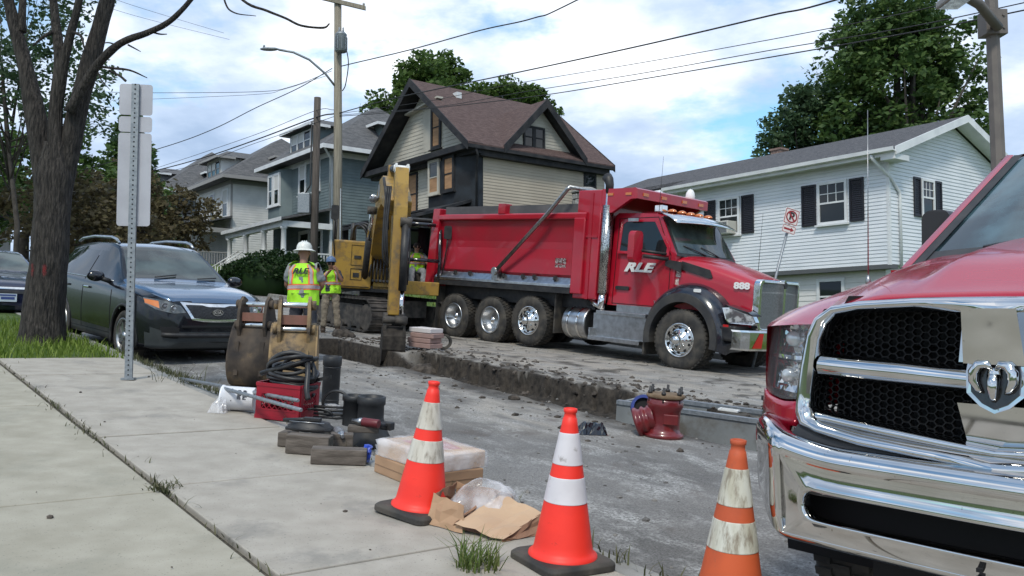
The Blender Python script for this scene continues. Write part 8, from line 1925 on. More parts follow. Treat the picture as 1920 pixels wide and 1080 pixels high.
hs = thing('hose_coil', 'coil of thick black hose heaped on the red crate', 'hose', CM @ Matrix.Translation((0.02, 0.02, 0.30)))
b = MB(); rh = random.Random(3); pts = []
for k in range(9 * 22):
    a = 2 * math.pi * k / 22; L_ = k / 22
    r_ = 0.165 + 0.03 * math.sin(L_ * 2.4); tl = 0.25 * math.sin(L_ * 1.7); x, y = r_ * 1.12 * math.cos(a), r_ * 0.9 * math.sin(a)
    pts.append((x, y, -0.10 + 0.026 * L_ + tl * x * 0.5 + 0.10 * (0.5 + 0.5 * math.sin(a + L_)) * (L_ / 9)))
b.tube(pts, 0.017, 8); b.build('hose', Mt['hose'], hs)
b = MB(); arc = [(0.21 * math.cos(a), -0.03 + 0.04 * math.sin(2 * a), 0.05 + 0.20 * math.sin(a)) for a in np.linspace(-0.1, 3.25, 20)]; b.tube(arc, 0.022, 8)
arc = [(0.02 + 0.17 * math.cos(a), 0.05, 0.04 + 0.17 * math.sin(a)) for a in np.linspace(0.0, 3.3, 18)]; b.tube(arc, 0.020, 8)
b.tube([(-0.24, -0.10, 0.06), (-0.05, -0.12, 0.13), (0.05, -0.10, 0.17)], 0.022, 8); b.tube(catmull([(0.15, -0.05, 0.20), (0.20, -0.12, 0.12), (0.24, -0.2, -0.02), (0.27, -0.22, -0.10)], 5), 0.022, 8); b.build('hose_end', Mt['hose'], hs)
b = MB(); b.ring(c24(0.085), c24(0.076), 0, 0.03, lambda u, v, q: (0.22 + u, 0.10 + v * 0.7, 0.02 + q + 0.3 * u)); b.build('hose_ring', Mt['hose'], hs)
def rod(label, a, c, r_):
    a, c = Vector(a), Vector(c); b = MB(); b.tube([Vector((0, 0, 0)), (c - a) * 0.995, c - a], [r_, r_, r_ * 0.8], 12); o = b.build('steel_pipe', Mt['galv'], None); o.location = a; tag(o, label, 'pipe', 'steel pipes')
rod('longer grey steel pipe leaning from the kerb weeds onto the crate', GP(338, 713, SW) + Vector((0, 0, 0.02)), PX(559, 751, 6.66), 0.016)
rod('shorter grey steel pipe poking out low across the crate front', PX(415, 727, 7.45), PX(565, 769, 6.55), 0.016)
# ---- white pail on its side with loose film
pm = GM(*SPX(445, 770), R(4), SW) @ Matrix.Scale(0.9, 4)
pb = thing('plastic_pail', 'white plastic pail with printed label lying on its side', 'pail', pm)
A = Matrix.Translation((0, 0, 0.118)) @ Matrix.Rotation(R(90), 4, 'Y')
b = MB(); b.lathe([(0.108, -0.16), (0.112, -0.15), (0.116, 0.13), (0.124, 0.135), (0.124, 0.15), (0.118, 0.155), (0.112, 0.155), (0.110, 0.14), (0.106, -0.14), (0, -0.145)], 32, A @ Matrix.Rotation(math.pi, 4, 'X'), cap=False); b.lathe([(0, -0.16), (0.108, -0.16)], 32, A @ Matrix.Rotation(math.pi, 4, 'X'), cap=False); b.build('pail', mat('pail_white', (0.72, 0.73, 0.76), 0.35), pb)
def pf(u, v, w_): a = v / 0.117 + 0.35; return (u, -(0.1172 + w_) * math.cos(a), 0.118 + (0.1172 + w_) * math.sin(a))
b = MB()
for k in range(9):
    for q in range(2): b.prism(rect(0.015 + 0.05 * q, -0.03 + 0.011 * k, 0.015 + 0.05 * q + random.uniform(0.018, 0.042), -0.024 + 0.011 * k), 0.0003, 0.0012, pf)
b.prism(rect(-0.045, -0.05, -0.035, 0.08), 0.0003, 0.0012, pf); b.prism(rect(-0.03, 0.05, 0.005, 0.062), 0.0003, 0.0012, pf); b.build('label_print', Mt['dark'], pb)['kind'] = 'stuff'
fl = thing('plastic_film', 'crumpled clear plastic film beside the mouth of the white pail', 'plastic film', GM(*SPX(412, 772), 0, SW))
crumple(16, 14, 0.15, 0.20, 0.13, 12.1, 0.05).build('film', Mt['film'], fl)
# ---- black drain pipe pieces
Mt['pipe_black'] = mat('pipe_black', (0.018, 0.019, 0.021), 0.5, col2=(0.035, 0.036, 0.038), scale=6)
e = thing('pipe_section', 'tall black plastic pipe standing on end behind the hose coil', 'pipe', GM(*SPX(618, 748), 0, 0.02))
b = MB(); b.lathe([(0.085, 0), (0.085, 0.44), (0.092, 0.445), (0.092, 0.53), (0.086, 0.535), (0.078, 0.535), (0.074, 0.30), (0.0, 0.28)], 28, cap=False); b.build('pipe', Mt['pipe_black'], e)
b = MB(); [b.lathe([(0.0855, z), (0.090, z + .006), (0.0855, z + .012)], 28, cap=False) for z in (0.10, 0.42, 0.46, 0.50)]; b.build('rib', Mt['pipe_black'], e)['kind'] = 'stuff'
e = thing('pipe_fitting', 'short open black pipe socket in front of the flared one', 'pipe fitting', GM(*SPX(662, 792), 0, SW - 0.02))
b = MB(); b.lathe([(0.092, 0), (0.092, 0.20), (0.102, 0.205), (0.102, 0.25), (0.094, 0.252), (0.086, 0.25), (0.084, 0.04), (0, 0.03)], 28, cap=False); b.build('socket', Mt['pipe_black'], e)
e = thing('pipe_fitting', 'flared black bell shaped pipe fitting at the kerb', 'pipe fitting', GM(*SPX(692, 797), 0, -0.02))
b = MB(); b.lathe([(0.19, 0), (0.18, 0.05), (0.135, 0.13), (0.11, 0.21), (0.108, 0.32), (0.118, 0.33), (0.118, 0.39), (0.108, 0.395), (0.098, 0.39), (0.09, 0.18), (0, 0.16)], 28, cap=False); b.build('bell', Mt['pipe_black'], e)
e = thing('rubber_hose', 'thin black rubber hose looped beside the open pipe socket', 'hose', GM(*SPX(628, 790), 0, SW))
b = MB(); b.tube([(0.12 * math.cos(a), 0.05 * math.sin(a * .5), 0.135 + 0.115 * math.sin(a)) for a in np.linspace(0, 6.0, 30)], 0.013, 8); b.tube([(-0.15 + 0.13 * math.cos(a), -0.02, 0.05 + 0.05 * math.sin(a)) for a in np.linspace(0, 5, 20)], 0.011, 8)
for k in range(4): b.tube([(-0.18, -0.02 + 0.0 * k, 0.03 + 0.03 * k), (0.16, 0.0, 0.03 + 0.03 * k)], 0.011, 6)
b.build('hose', Mt['hose'], e)
e = thing('plastic_bottle', 'clear crumpled plastic bottle lying in the looped hose', 'bottle', GM(*SPX(622, 786), 0.2, SW + 0.10))
b = MB(); b.lathe([(0.0, -0.10), (0.032, -0.095), (0.034, 0.02), (0.026, 0.05), (0.012, 0.075), (0.012, 0.09), (0, 0.092)], 16, Matrix.Rotation(R(90), 4, 'Y')); b.build('bottle', Mt['film_white'], e)
# ---- timber blocks and tools
Mt['timber'] = mat('old_timber', (0.085, 0.070, 0.058), 0.9, col2=(0.16, 0.135, 0.115), scale=5, stretch=(1, 5, 5), bump=0.5, bscale=16)
def block(label, px, py, w_, d_, h_, head, off=0.0):
    q = GP(px, py, SW); s_, t_ = ST(q.x, q.y); e_ = thing('timber_block', label, 'timber block', GM(s_, t_, R(head), SW + off), 'timber blocks')
    b = MB(); b.box((0, d_ / 2, h_ / 2), (w_, d_, h_)); b.build('timber', Mt['timber'], e_, bevel=0.006); b = MB(); b.box((w_ / 2 + 0.0005, d_ / 2, h_ / 2), (0.002, d_ * .9, h_ * .9)); b.build('end_grain', Mt['joint_dirt'], e_); return e_
block('nearest timber block, beside the blue wrapper', 634, 872, 0.36, 0.12, 0.10, 8)
block('timber block under the black tool case lid', 574, 853, 0.30, 0.12, 0.13, -4)
block('small timber block beside the red crate corner', 532, 838, 0.10, 0.16, 0.10, -6)
block('short brown timber offcut behind the grey power tool', 640, 838, 0.16, 0.10, 0.09, 10)
block('flat timber offcut at the kerb beneath the red power tool', 680, 812, 0.24, 0.09, 0.05, 6)
q = GP(575, 845, SW); s_, t_ = ST(q.x, q.y)
e = thing('saw_case', 'round black lidded tool resting across a timber block', 'tool', GM(s_, t_, R(-4), SW + 0.132))
b = MB(); b.lathe([(0.0, 0.0), (0.145, 0.0), (0.15, 0.012), (0.15, 0.028), (0.13, 0.04), (0.125, 0.055), (0.05, 0.072), (0, 0.075)], 30, Matrix.Translation((0, 0.08, 0)) @ Matrix.Diagonal((1.1, 0.75, 1, 1)), cap=False); b.build('lid', Mt['black'], e)
b = MB(); b.tube([(-0.16, 0.03, 0.01), (0.0, -0.035, 0.02), (0.16, 0.03, 0.01)], 0.012, 8); b.tube([(-0.19, 0.05, 0.06), (-0.05, 0.05, 0.075), (0.05, 0.06, 0.08)], 0.014, 8); b.box((0.02, 0.05, 0.082), (0.12, 0.05, 0.02)); b.build('handle', Mt['black'], e)
b = MB(); b.tube([(-0.13, 0.0, 0.066), (0.12, 0.0, 0.064)], 0.004, 5); b.build('wire_clip', Mt['steel'], e)
def drill(label, px, py, head, m, sc):
    q = GP(px, py, SW); s_, t_ = ST(q.x, q.y); e_ = thing('power_tool', label, 'power tool', GM(s_, t_, R(head), SW + 0.03) @ Matrix.Scale(sc, 4), 'power tools')
    b = MB(); b.tube([(-0.09, 0, 0.05), (0.05, 0, 0.05)], 0.034, 14); b.build('housing', m, e_, bevel=0.006)
    b = MB(); b.tube([(0.05, 0, 0.05), (0.08, 0, 0.05), (0.10, 0, 0.05), (0.14, 0, 0.05)], [0.03, 0.028, 0.018, 0.014], 14); b.build('chuck', Mt['steel'], e_)
    b = MB(); b.tube([(-0.05, 0, 0.05), (-0.07, -0.07, 0.03), (-0.08, -0.12, 0.015)], [0.022, 0.02, 0.024], 10); b.build('grip', Mt['black'], e_)
    b = MB(); b.box((-0.08, -0.15, 0.015), (0.10, 0.07, 0.06)); b.build('battery', Mt['black'], e_, bevel=0.008); return e_
drill('grey power tool pointing at the viewer on the timber', 636, 832, -70, mat('tool_grey', (0.16, 0.16, 0.17), 0.4), 1.0)
drill('dark red power tool beside the bell shaped fitting', 690, 812, 160, mat('tool_red', (0.13, 0.02, 0.025), 0.4), 1.05)
q = GP(687, 866, SW); s_, t_ = ST(q.x, q.y)
e = thing('wrapper', 'crumpled bright blue plastic wrapper at the end of a timber block', 'wrapper', GM(s_, t_, 0.3, SW))
b = MB(); rows = []
for i in range(9):
    row = []
    for k in range(14):
        a = 2 * math.pi * k / 14; r_ = 0.036 * (0.8 + 0.5 * noise.noise(Vector((math.cos(a) * 1.6, math.sin(a) * 1.6, i * .55)))) * (0.75 if i in (0, 8) else 1); row.append((r_ * math.cos(a), r_ * math.sin(a), 0.115 * i / 8))
    rows.append(row)
b.grid(rows, smooth=False, closeu=True); b.add([rows[8][k] for k in range(14)], [list(range(14))]); b.build('wrapper', mat('blue_film', (0.02, 0.06, 0.42), 0.3, col2=(0.20, 0.26, 0.6), scale=26, lo=0.52, hi=0.62), e)
# ---- spare digging buckets
Mt['bucket_rust'] = mat('bucket_dark', (0.030, 0.024, 0.021), 0.75, col2=(0.10, 0.074, 0.052), scale=3.5, third=(0.20, 0.135, 0.065), tscale=3.2, tlo=0.56, thi=0.70, bump=0.3, bscale=20)
Mt['bucket_yellow'] = mat('bucket_yellow', (0.30, 0.20, 0.09), 0.68, col2=(0.21, 0.145, 0.08), scale=3.5, third=(0.06, 0.047, 0.038), tscale=4.5, tlo=0.49, thi=0.63, bump=0.3, bscale=18)
def dig_bucket(label, M4, W_, H_, m, pad):
    """+x towards the camera: the rounded back; the mouth is on the far side.  > shell, side plate, ear, pin, cutting edge, teeth"""
    e_ = thing('excavator_bucket', label, 'excavator bucket', M4, 'spare excavator buckets')
    k = H_ / 0.86
    crv = catmull([(-0.10, 0.86), (0.02, 0.80), (0.10, 0.66), (0.17, 0.45), (0.18, 0.25), (0.11, 0.08), (-0.05, 0.0), (-0.30, 0.01), (-0.50, 0.04)], 4); crv = [(x * k, z * k) for x, z in crv]
    b = MB(); rows = [[(x, y, z) for y in (-W_ / 2, W_ / 2)] for x, z in crv]; b.grid(rows, smooth=True); b.build('shell', m, e_, solid=0.02)
    for sg in (-1, 1):
        poly = crv + [(-0.46 * k, 0.30 * k), (-0.28 * k, 0.84 * k)]; b = MB(); b.prism(poly[::sg], sg * W_ / 2, sg * (W_ / 2 + 0.022), XZ); b.build('side_plate', m, e_)
        ear = [(0.10, 0.62), (0.16, 0.78), (0.14, 0.95), (0.10, 1.10), (0.03, 1.16), (-0.06, 1.12), (-0.10, 1.02), (-0.14, 0.90), (-0.20, 0.80), (-0.18, 0.70)]
        b = MB(); b.prism([(x * k, z * k) for x, z in ear][::sg], sg * W_ * pad, sg * (W_ * pad + 0.035), XZ); b.build('ear', m, e_, bevel=0.006)
    for (x, z, mm_) in ((0.03, 1.06, Mt['chrome']), (0.06, 0.80, Mt['chrome'])):
        b = MB(); b.tube([(x * k, -W_ * pad - 0.07, z * k), (x * k, W_ * pad + 0.07, z * k)], 0.030, 16); p_ = b.build('pin', mm_, e_, bevel=0.004)
        b = MB(); [b.tube([(x * k, sg * (W_ * pad + 0.036), z * k), (x * k, sg * (W_ * pad + 0.085), z * k)], 0.052, 16) for sg in (-1, 1)]; b.build('boss', m, p_)['kind'] = 'stuff'
    b = MB(); b.box((0.02 * k, 0, 0.90 * k), (0.12, W_ * 2 * pad, 0.10)); b.build('stiffener', mat('stiffener', (0.22, 0.10, 0.075), 0.7, col2=(0.14, 0.08, 0.05), scale=5), e_)
    b = MB(); b.box((-0.50 * k, 0, 0.03 * k), (0.10, W_ + 0.05, 0.03)); [b.box((-0.58 * k, -W_ / 2 + 0.05 + q * (W_ - 0.1) / 3, 0.03 * k), (0.12, 0.06, 0.04)) for q in range(4)]; b.build('cutting_edge', Mt['track_steel'], e_)['kind'] = 'stuff'
    b = MB(); [b.box((0.172 * k, sg * W_ * 0.30, 0.38 * k), (0.02, 0.05, 0.42 * k), Matrix.Rotation(-0.04, 3, 'Y')) for sg in (-1, 1)]; b.build('wear_strip', m, e_)['kind'] = 'stuff'
    return e_
hb = math.atan2(-1, 0.18)
s_, t_ = ST(-3.04, 10.1); dig_bucket('dark rust stained excavator bucket beside the parked vehicle bumper', GM(s_, t_, hb - 0.35, -0.05, 0.5), 0.52, 0.80, Mt['bucket_rust'], 0.28)
s_, t_ = ST(-2.36, 9.2); dig_bucket('yellow tan excavator bucket standing behind the hose coil', GM(s_, t_, hb, -0.05, 0.5), 0.45, 0.85, Mt['bucket_yellow'], 0.30)
# ---- red valve, blue cap, rubber bag, steel box, ring, stacked slabs
Mt['valve_red'] = mat('valve_red', (0.125, 0.010, 0.013), 0.34, col2=(0.17, 0.018, 0.018), scale=5, coat=0.5)
VM = GM(5.62, 6.30, R(-10), -0.0) @ Matrix.Translation((0, 0, road_h(5.62, 6.30)[0]))
V = thing('gate_valve', 'red iron pipe valve with bolted rusty top flange on the road', 'valve', VM)
b = MB(); b.lathe([(0.19, 0), (0.195, 0.035), (0.165, 0.05), (0.15, 0.09), (0.15, 0.20), (0.155, 0.26), (0.175, 0.30), (0.175, 0.335), (0.17, 0.345), (0.17, 0.38)], 30); b.build('body', Mt['valve_red'], V)
b = MB(); b.lathe([(0.18, 0.381), (0.185, 0.39), (0.185, 0.41), (0.17, 0.418), (0, 0.42)], 28); b.build('flange', mat('rust', (0.13, 0.085, 0.05), 0.85, col2=(0.20, 0.14, 0.085), scale=9), V)
b = MB()
for k in range(6):
    a = 0.4 + k * 1.047; b.tube([(0.16 * math.cos(a), 0.16 * math.sin(a), 0.34), (0.16 * math.cos(a), 0.16 * math.sin(a), 0.49)], 0.013, 8); b.lathe([(0.022, 0.42), (0.022, 0.445)], 6, Matrix.Translation((0.16 * math.cos(a), 0.16 * math.sin(a), 0)))
b.build('bolt', Mt['black'], V)['kind'] = 'stuff'
b = MB(); A = Matrix.Translation((0, 0, 0.21)) @ Matrix.Rotation(R(-112), 4, 'Y')
b.lathe([(0.135, 0.10), (0.14, 0.14), (0.125, 0.15), (0.125, 0.17), (0.145, 0.185), (0.145, 0.20), (0.128, 0.215), (0.128, 0.235), (0.15, 0.25), (0.155, 0.275), (0.135, 0.29), (0.10, 0.295), (0.09, 0.20), (0, 0.19)], 26, A, cap=False); b.build('side_outlet', Mt['valve_red'], V)
b = MB(); b.box((0.06, -0.155, 0.19), (0.14, 0.02, 0.10)); b.box((-0.02, -0.165, 0.03), (0.1, 0.03, 0.03)); b.build('raised_plate', Mt['valve_red'], V, bevel=0.008)['kind'] = 'stuff'
vm2 = PX(1203, 752, 8.75); s2, t2_ = ST(vm2.x, vm2.y)
e = thing('iron_cap', 'blue ring shaped pipe cap behind the red valve', 'pipe cap', GM(s2, t2_, 0, 0) @ Matrix.Translation((0, 0, road_h(s2, t2_)[0] + 0.20)) @ Matrix.Rotation(R(70), 4, 'X'))
b = MB(); b.ring(c24(0.13), c24(0.10), 0, 0.05, XYp); b.build('ring', mat('blue_iron', (0.02, 0.04, 0.20), 0.4), e)
b = MB(); b.prism(c24(0.099), 0.0, 0.012); b.build('web', Mt['dark'], e)
s_, t_ = ST(*GP(1108, 812).xy[:]); hbag = road_h(s_, t_)[0]
e = thing('rubbish_bag', 'small crumpled black plastic bag lying on the road by the valve', 'bag', GM(s_, t_, 0.2, hbag)); crumple(16, 12, 0.30, 0.22, 0.10, 15.3, 0.07).build('bag', Mt['black_gloss'], e)
# galvanised trench box rail
a_, c_ = Vector(XY(7.05, 7.08)), Vector(XY(4.55, 8.05)); L_ = 3.6; hd_ = math.atan2(c_.y - a_.y, c_.x - a_.x)
mid = a_ + (c_ - a_).normalized() * L_ / 2; sm, tm_ = ST(mid.x, mid.y)
Mt['trough'] = mat('trough_steel', (0.26, 0.275, 0.275), 0.6, 0.25, col2=(0.20, 0.21, 0.21), scale=3, third=(0.13, 0.115, 0.095), tscale=2.6, tlo=0.48, thi=0.66)
E_ = thing('trench_box', 'long pale steel trench box lying beyond the red valve', 'trench box', GM(sm, tm_, hd_, -0.36))
b = MB(); b.bb((-L_ / 2, -0.03, 0), (L_ / 2, 0.03, 0.46)); b.build('side_panel', Mt['trough'], E_); b = MB(); b.bb((-L_ / 2, 0.72, 0), (L_ / 2, 0.78, 0.46)); b.build('side_panel', Mt['trough'], E_)
b = MB(); b.bb((-L_ / 2, -0.045, 0.43), (L_ / 2, 0.045, 0.475)); b.bb((-L_ / 2, 0.705, 0.43), (L_ / 2, 0.795, 0.475)); b.build('top_rail', Mt['galv'], E_)
b = MB(); b.bb((-L_ / 2 - 0.0, 0.031, 0.0), (-L_ / 2 + 0.05, 0.719, 0.455)); b.build('end_panel', Mt['trough'], E_)
for xx in (-0.25, 0.15):
    b = MB(); b.bb((xx - 0.05, 0.60, 0.40), (xx + 0.05, 0.70, 0.62)); b.box((xx, 0.66, 0.63), (0.16, 0.08, 0.05), Matrix.Rotation(0.5, 3, 'Z')); b.tube([(xx - 0.06, 0.66, 0.50), (xx + 0.09, 0.60, 0.68)], 0.02, 6); b.build('clamp', Mt['track_steel'], E_)
b = MB(); b.ring(rect(-0.72, 0.30, -0.50, 0.42), rect(-0.70, 0.315, -0.52, 0.405), 0.47, 0.49, XYp); b.build('frame', Mt['white_paint'], E_)
for q in (-0.9, 0.6): b = MB(); b.tube([(q, 0.0, 0.2), (q, 0.74, 0.2)], 0.04, 10); b.build('spreader', Mt['galv'], E_)
q = PX(833, 631, 16.6); s_, t_ = ST(q.x, q.y)
e = thing('rubber_ring', 'black rubber ring standing upright on the dirt near the rear wheel', 'ring', WM(q.x, q.y, gst(s_, t_) + 0.14, 0.35) @ Matrix.Rotation(R(90), 4, 'X'))
b = MB(); b.ring(c24(0.145), c24(0.105), -0.05, 0.05, XYp); b.build('ring', Mt['rubber'], e)
Mt['slab_pink'] = mat('slab_pink', (0.36, 0.235, 0.205), 0.85, col2=(0.30, 0.20, 0.18), scale=4)
SM_ = GM(13.55, 8.62, R(-28), 0.06)
for i, lb in enumerate(('lowest pinkish paving slab of the stack beside the pit', 'second pinkish slab of the stack beside the pit', 'third pinkish slab of the stack, just under the white one', 'white topped slab on the stack beside the pit')):
    e = thing('paving_slab', lb, 'paving slab', SM_ @ Matrix.Translation((0.02 * (-1) ** i, 0.015 * i, 0.092 * i)) @ Matrix.Rotation(0.06 * (i % 3 - 1), 4, 'Z'), 'stacked paving slabs')
    b = MB(); b.box((0, 0, 0.042), (0.50, 0.40, 0.084)); b.build('slab', Mt['slab_pink'] if i < 3 else mat('slab_white', (0.62, 0.58, 0.57), 0.6), e, bevel=0.01)
def clod(label, s, t, r_, seed, m):
    b = MB(); rows = []
    for i in range(8):
        row = []
        for k in range(14):
            a, l = 2 * math.pi * k / 14, R(lerp(-60, 90, i / 7)); v = Vector((math.cos(a) * math.cos(l), math.sin(a) * math.cos(l), math.sin(l))); n_ = 1 + 0.35 * noise.fractal(v * 1.6 + Vector((seed, 0, 0)), .8, 2, 4); row.append((v.x * r_ * n_ * 1.25, v.y * r_ * n_, v.z * r_ * 0.7 * n_))
        rows.append(row)
    b.grid(rows, closeu=True); o = b.build('dirt_clod', m, None, M4=GM(s, t, 0.4, road_h(s, t)[0] + 0.02)); tag(o, label, 'clod of dirt', 'clods of dirt'); return o
clod('large dark clod of dirt on the road beside the worker in khaki', 16.3, 8.35, 0.20, 1.0, Mt['soil'])
clod('smaller dirt clod near the paper sack side of the trench', 9.6, 7.15, 0.06, 4.0, Mt['soil'])
clod('round stone on the pale road surface beyond the dirty banded cone', 8.0, 6.35, 0.055, 7.0, Mt['soil'])
q = GP(722, 690); s_, t_ = ST(q.x, q.y)
clod('pale yellow lump of stone at the end of the deep pit', 11.45, 6.85, 0.26, 9.0, mat('pale_clay', (0.20, 0.165, 0.10), 0.9, col2=(0.06, 0.05, 0.04), scale=6))
clod('dark mound of spoil beneath the excavator bucket', 12.6, 8.0, 0.22, 11.0, Mt['soil'])
# ================================================================ PEOPLE
Mt['skin'] = mat('skin', (0.46, 0.25, 0.17), 0.55)
Mt['skin_dark'] = mat('skin_tanned', (0.30, 0.15, 0.10), 0.55)
Mt['khaki'] = mat('khaki_cloth', (0.27, 0.22, 0.16), 0.85, col2=(0.20, 0.165, 0.12), scale=6)
Mt['grey_cloth'] = mat('grey_cloth', (0.20, 0.21, 0.22), 0.85, col2=(0.27, 0.28, 0.29), scale=7)
Mt['dark_cloth'] = mat('dark_cloth', (0.03, 0.032, 0.04), 0.85, col2=(0.05, 0.05, 0.06), scale=7)
Mt['boot'] = mat('boot_leather', (0.10, 0.065, 0.04), 0.7, col2=(0.05, 0.035, 0.025), scale=9)
Mt['hat_white'] = mat('hat_white', (0.72, 0.72, 0.68), 0.35, col2=(0.55, 0.55, 0.50), scale=7)
Mt['hat_blue'] = mat('hat_blue', (0.10, 0.16, 0.28), 0.4)
Mt['hair'] = mat('hair_dark', (0.03, 0.02, 0.015), 0.8)
def skin(name, nodes, edges, m, parent, sub=2, root=0):
    """nodes: list of (x, y, z, r)"""
    me = bpy.data.meshes.new(name); me.from_pydata([n[:3] for n in nodes], edges, []); me.materials.append(m)
    o = bpy.data.objects.new(name, me); COL.objects.link(o); o.parent = parent
    o.modifiers.new('skin', 'SKIN'); sl = me.skin_vertices[0].data
    for i, n in enumerate(nodes):
        r_ = n[3]; sl[i].radius = r_ if isinstance(r_, tuple) else (r_, r_); sl[i].use_root = (i == root)
    o.modifiers['skin'].use_smooth_shade = True
    s_ = o.modifiers.new('sub', 'SUBSURF'); s_.levels = sub; s_.render_levels = sub
    if name != 'body':
        tx = bpy.data.textures.get('folds') or bpy.data.textures.new('folds', 'CLOUDS'); tx.noise_scale = 0.09; tx.noise_depth = 2
        s_.levels = s_.render_levels = sub + 1; dm = o.modifiers.new('folds', 'DISPLACE'); dm.texture = tx; dm.strength = 0.045; dm.texture_coords = 'GLOBAL'
    return o
def chain(nodes, edges, start, pts):
    i = start
    for p in pts: nodes.append(p); edges.append((i, len(nodes) - 1)); i = len(nodes) - 1
    return i
def hand(nodes, edges, wrist, w, dirv, up, curl=0.5):
    """palm and five fingers beyond the wrist"""
    w = Vector(w); d = Vector(dirv).normalized(); u = Vector(up); u = (u - d * u.dot(d)).normalized(); s_ = d.cross(u)
    p = w + d * 0.07; nodes.append((*p, (0.022, 0.034))); edges.append((wrist, len(nodes) - 1)); pi = len(nodes) - 1
    for k, (off, ln) in enumerate(((-0.030, 0.070), (-0.010, 0.082), (0.010, 0.076), (0.030, 0.060))):
        a = p + s_ * off + d * 0.03; c = a + d * ln * 0.55 - u * ln * 0.25 * curl; e_ = c + d * ln * 0.45 * (1 - curl) - u * ln * 0.5 * curl
        chain(nodes, edges, pi, [(*a, 0.010), (*c, 0.009), (*e_, 0.007)])
    a = w + d * 0.035 + s_ * 0.035; c = a + d * 0.035 + s_ * 0.022; chain(nodes, edges, wrist, [(*a, 0.011), (*c, 0.010), (*(c + d * 0.025 - u * 0.01), 0.008)])
def person(label, M4, pose, skinm, shirt, trousers, hatm, vest=True, sc=1.0, hat='full', text=None, vest_h=(0.86, 1.47), hair=True, legs='stand', shorts=False):
    e = thing('person', label, 'person', M4 @ Matrix.Scale(sc, 4))
    J = dict(pel=(0, 0, 0.98), wai=(0.0, 0, 1.12), che=(0.0, 0, 1.32), nec=(0.0, 0, 1.49), hea=(0.03, 0, 1.63), sl=(0, 0.185, 1.42), sr=(0, -0.185, 1.42), el=(0, .25, 1.15), er=(0, -.25, 1.15), wl=(0.1, .25, .92), wr=(0.1, -.25, .92), hl=(0, .10, .93), hr=(0, -.10, .93), kl=(0.02, .12, .50), kr=(.02, -.12, .50), al=(-.01, .13, .09), ar=(-.01, -.13, .09))
    J.update(pose); g = lambda k, r_: (*J[k], r_)
    # body: one continuous skinned mesh
    nd = [g('pel', 0.12)]; ed = []
    t = chain(nd, ed, 0, [g('wai', (0.125, 0.105)), g('che', (0.15, 0.11)), (*[lerp(J['che'][i], J['nec'][i], .8) for i in range(3)], 0.085), g('nec', 0.055)])
    h_ = Vector(J['hea']); chain(nd, ed, t, [tuple(h_ + Vector((0.0, 0, -0.06))) + (0.065,), tuple(h_ + Vector((0, 0, 0.01))) + ((0.078, 0.092),), tuple(h_ + Vector((-0.005, 0, 0.085))) + ((0.068, 0.080),)])
    for s_ in 'lr':
        k = chain(nd, ed, 2, [g('s' + s_, 0.062), g('e' + s_, 0.043), (*[lerp(J['e' + s_][i], J['w' + s_][i], .4) for i in range(3)], 0.041), g('w' + s_, 0.027)])
        wv, ev = Vector(J['w' + s_]), Vector(J['e' + s_]); hand(nd, ed, k, wv, wv - ev, (0, 0, 1) if abs((wv - ev).normalized().z) < .8 else (1, 0, 0), 0.6)
        chain(nd, ed, 0, [g('h' + s_, 0.10), g('k' + s_, 0.06), (*[lerp(J['k' + s_][i], J['a' + s_][i], .35) for i in range(3)], 0.058), g('a' + s_, 0.040)])
    skin('body', nd, ed, skinm, e)
    # face
    b = MB(); f = Vector(J['hea']); fd = Vector(pose.get('face', (1, 0, 0))).normalized(); sd_ = Vector((0, 0, 1)).cross(fd)
    b.tube([f + fd * 0.088 + Vector((0, 0, 0.018)), f + fd * 0.112 + Vector((0, 0, -0.022)), f + fd * 0.092 + Vector((0, 0, -0.030))], [0.009, 0.015, 0.006], 8)
    for s_ in (-1, 1): b.sphere(f + sd_ * s_ * 0.080 + Vector((0, 0, 0.0)), 1, 8, 6, sq=(0.022, 0.014, 0.032))
    b.build('nose_and_ears', skinm, e)['kind'] = 'stuff'
    b = MB()
    for s_ in (-1, 1): b.sphere(f + fd * 0.080 + sd_ * s_ * 0.032 + Vector((0, 0, 0.014)), 0.013, 8, 6)
    b.build('eyes', Mt['dark_cloth'], e)['kind'] = 'stuff'
    b = MB(); b.tube([f + fd * 0.084 + sd_ * -0.024 + Vector((0, 0, -0.058)), f + fd * 0.093 + Vector((0, 0, -0.060)), f + fd * 0.084 + sd_ * 0.024 + Vector((0, 0, -0.058))], 0.006, 6); b.build('mouth', mat('lips', (0.30, 0.12, 0.10), 0.6), e)
    if hair:
        b = MB(); b.sphere(f + fd * -0.012 + Vector((0, 0, 0.02)), 1, 14, 8, sq=(0.100, 0.088, 0.095), lo=-38, hi=60); b.build('hair', Mt['hair'], e)
    # trousers
    nd = [g('pel', (0.165, 0.125)), (*[lerp(J['pel'][i], J['wai'][i], .5) for i in range(3)], (0.160, 0.118))]; ed = [(0, 1)]
    for s_ in 'lr':
        pts = [g('h' + s_, 0.112), (*[lerp(J['h' + s_][i], J['k' + s_][i], .5) for i in range(3)], 0.098), g('k' + s_, 0.082)]
        if not shorts: pts += [(*[lerp(J['k' + s_][i], J['a' + s_][i], .5) for i in range(3)], 0.080), (*[lerp(J['k' + s_][i], J['a' + s_][i], .93) for i in range(3)], 0.078)]
        chain(nd, ed, 0, pts)
    skin('trousers', nd, ed, trousers, e, 2)
    # shirt
    nd = [g('wai', (0.170, 0.128))]; ed = []
    chain(nd, ed, 0, [(*[lerp(J['pel'][i], J['wai'][i], .35) for i in range(3)], (0.172, 0.130))])
    t = chain(nd, ed, 0, [g('che', (0.19, 0.135)), (*[lerp(J['che'][i], J['nec'][i], .72) for i in range(3)], 0.11)])
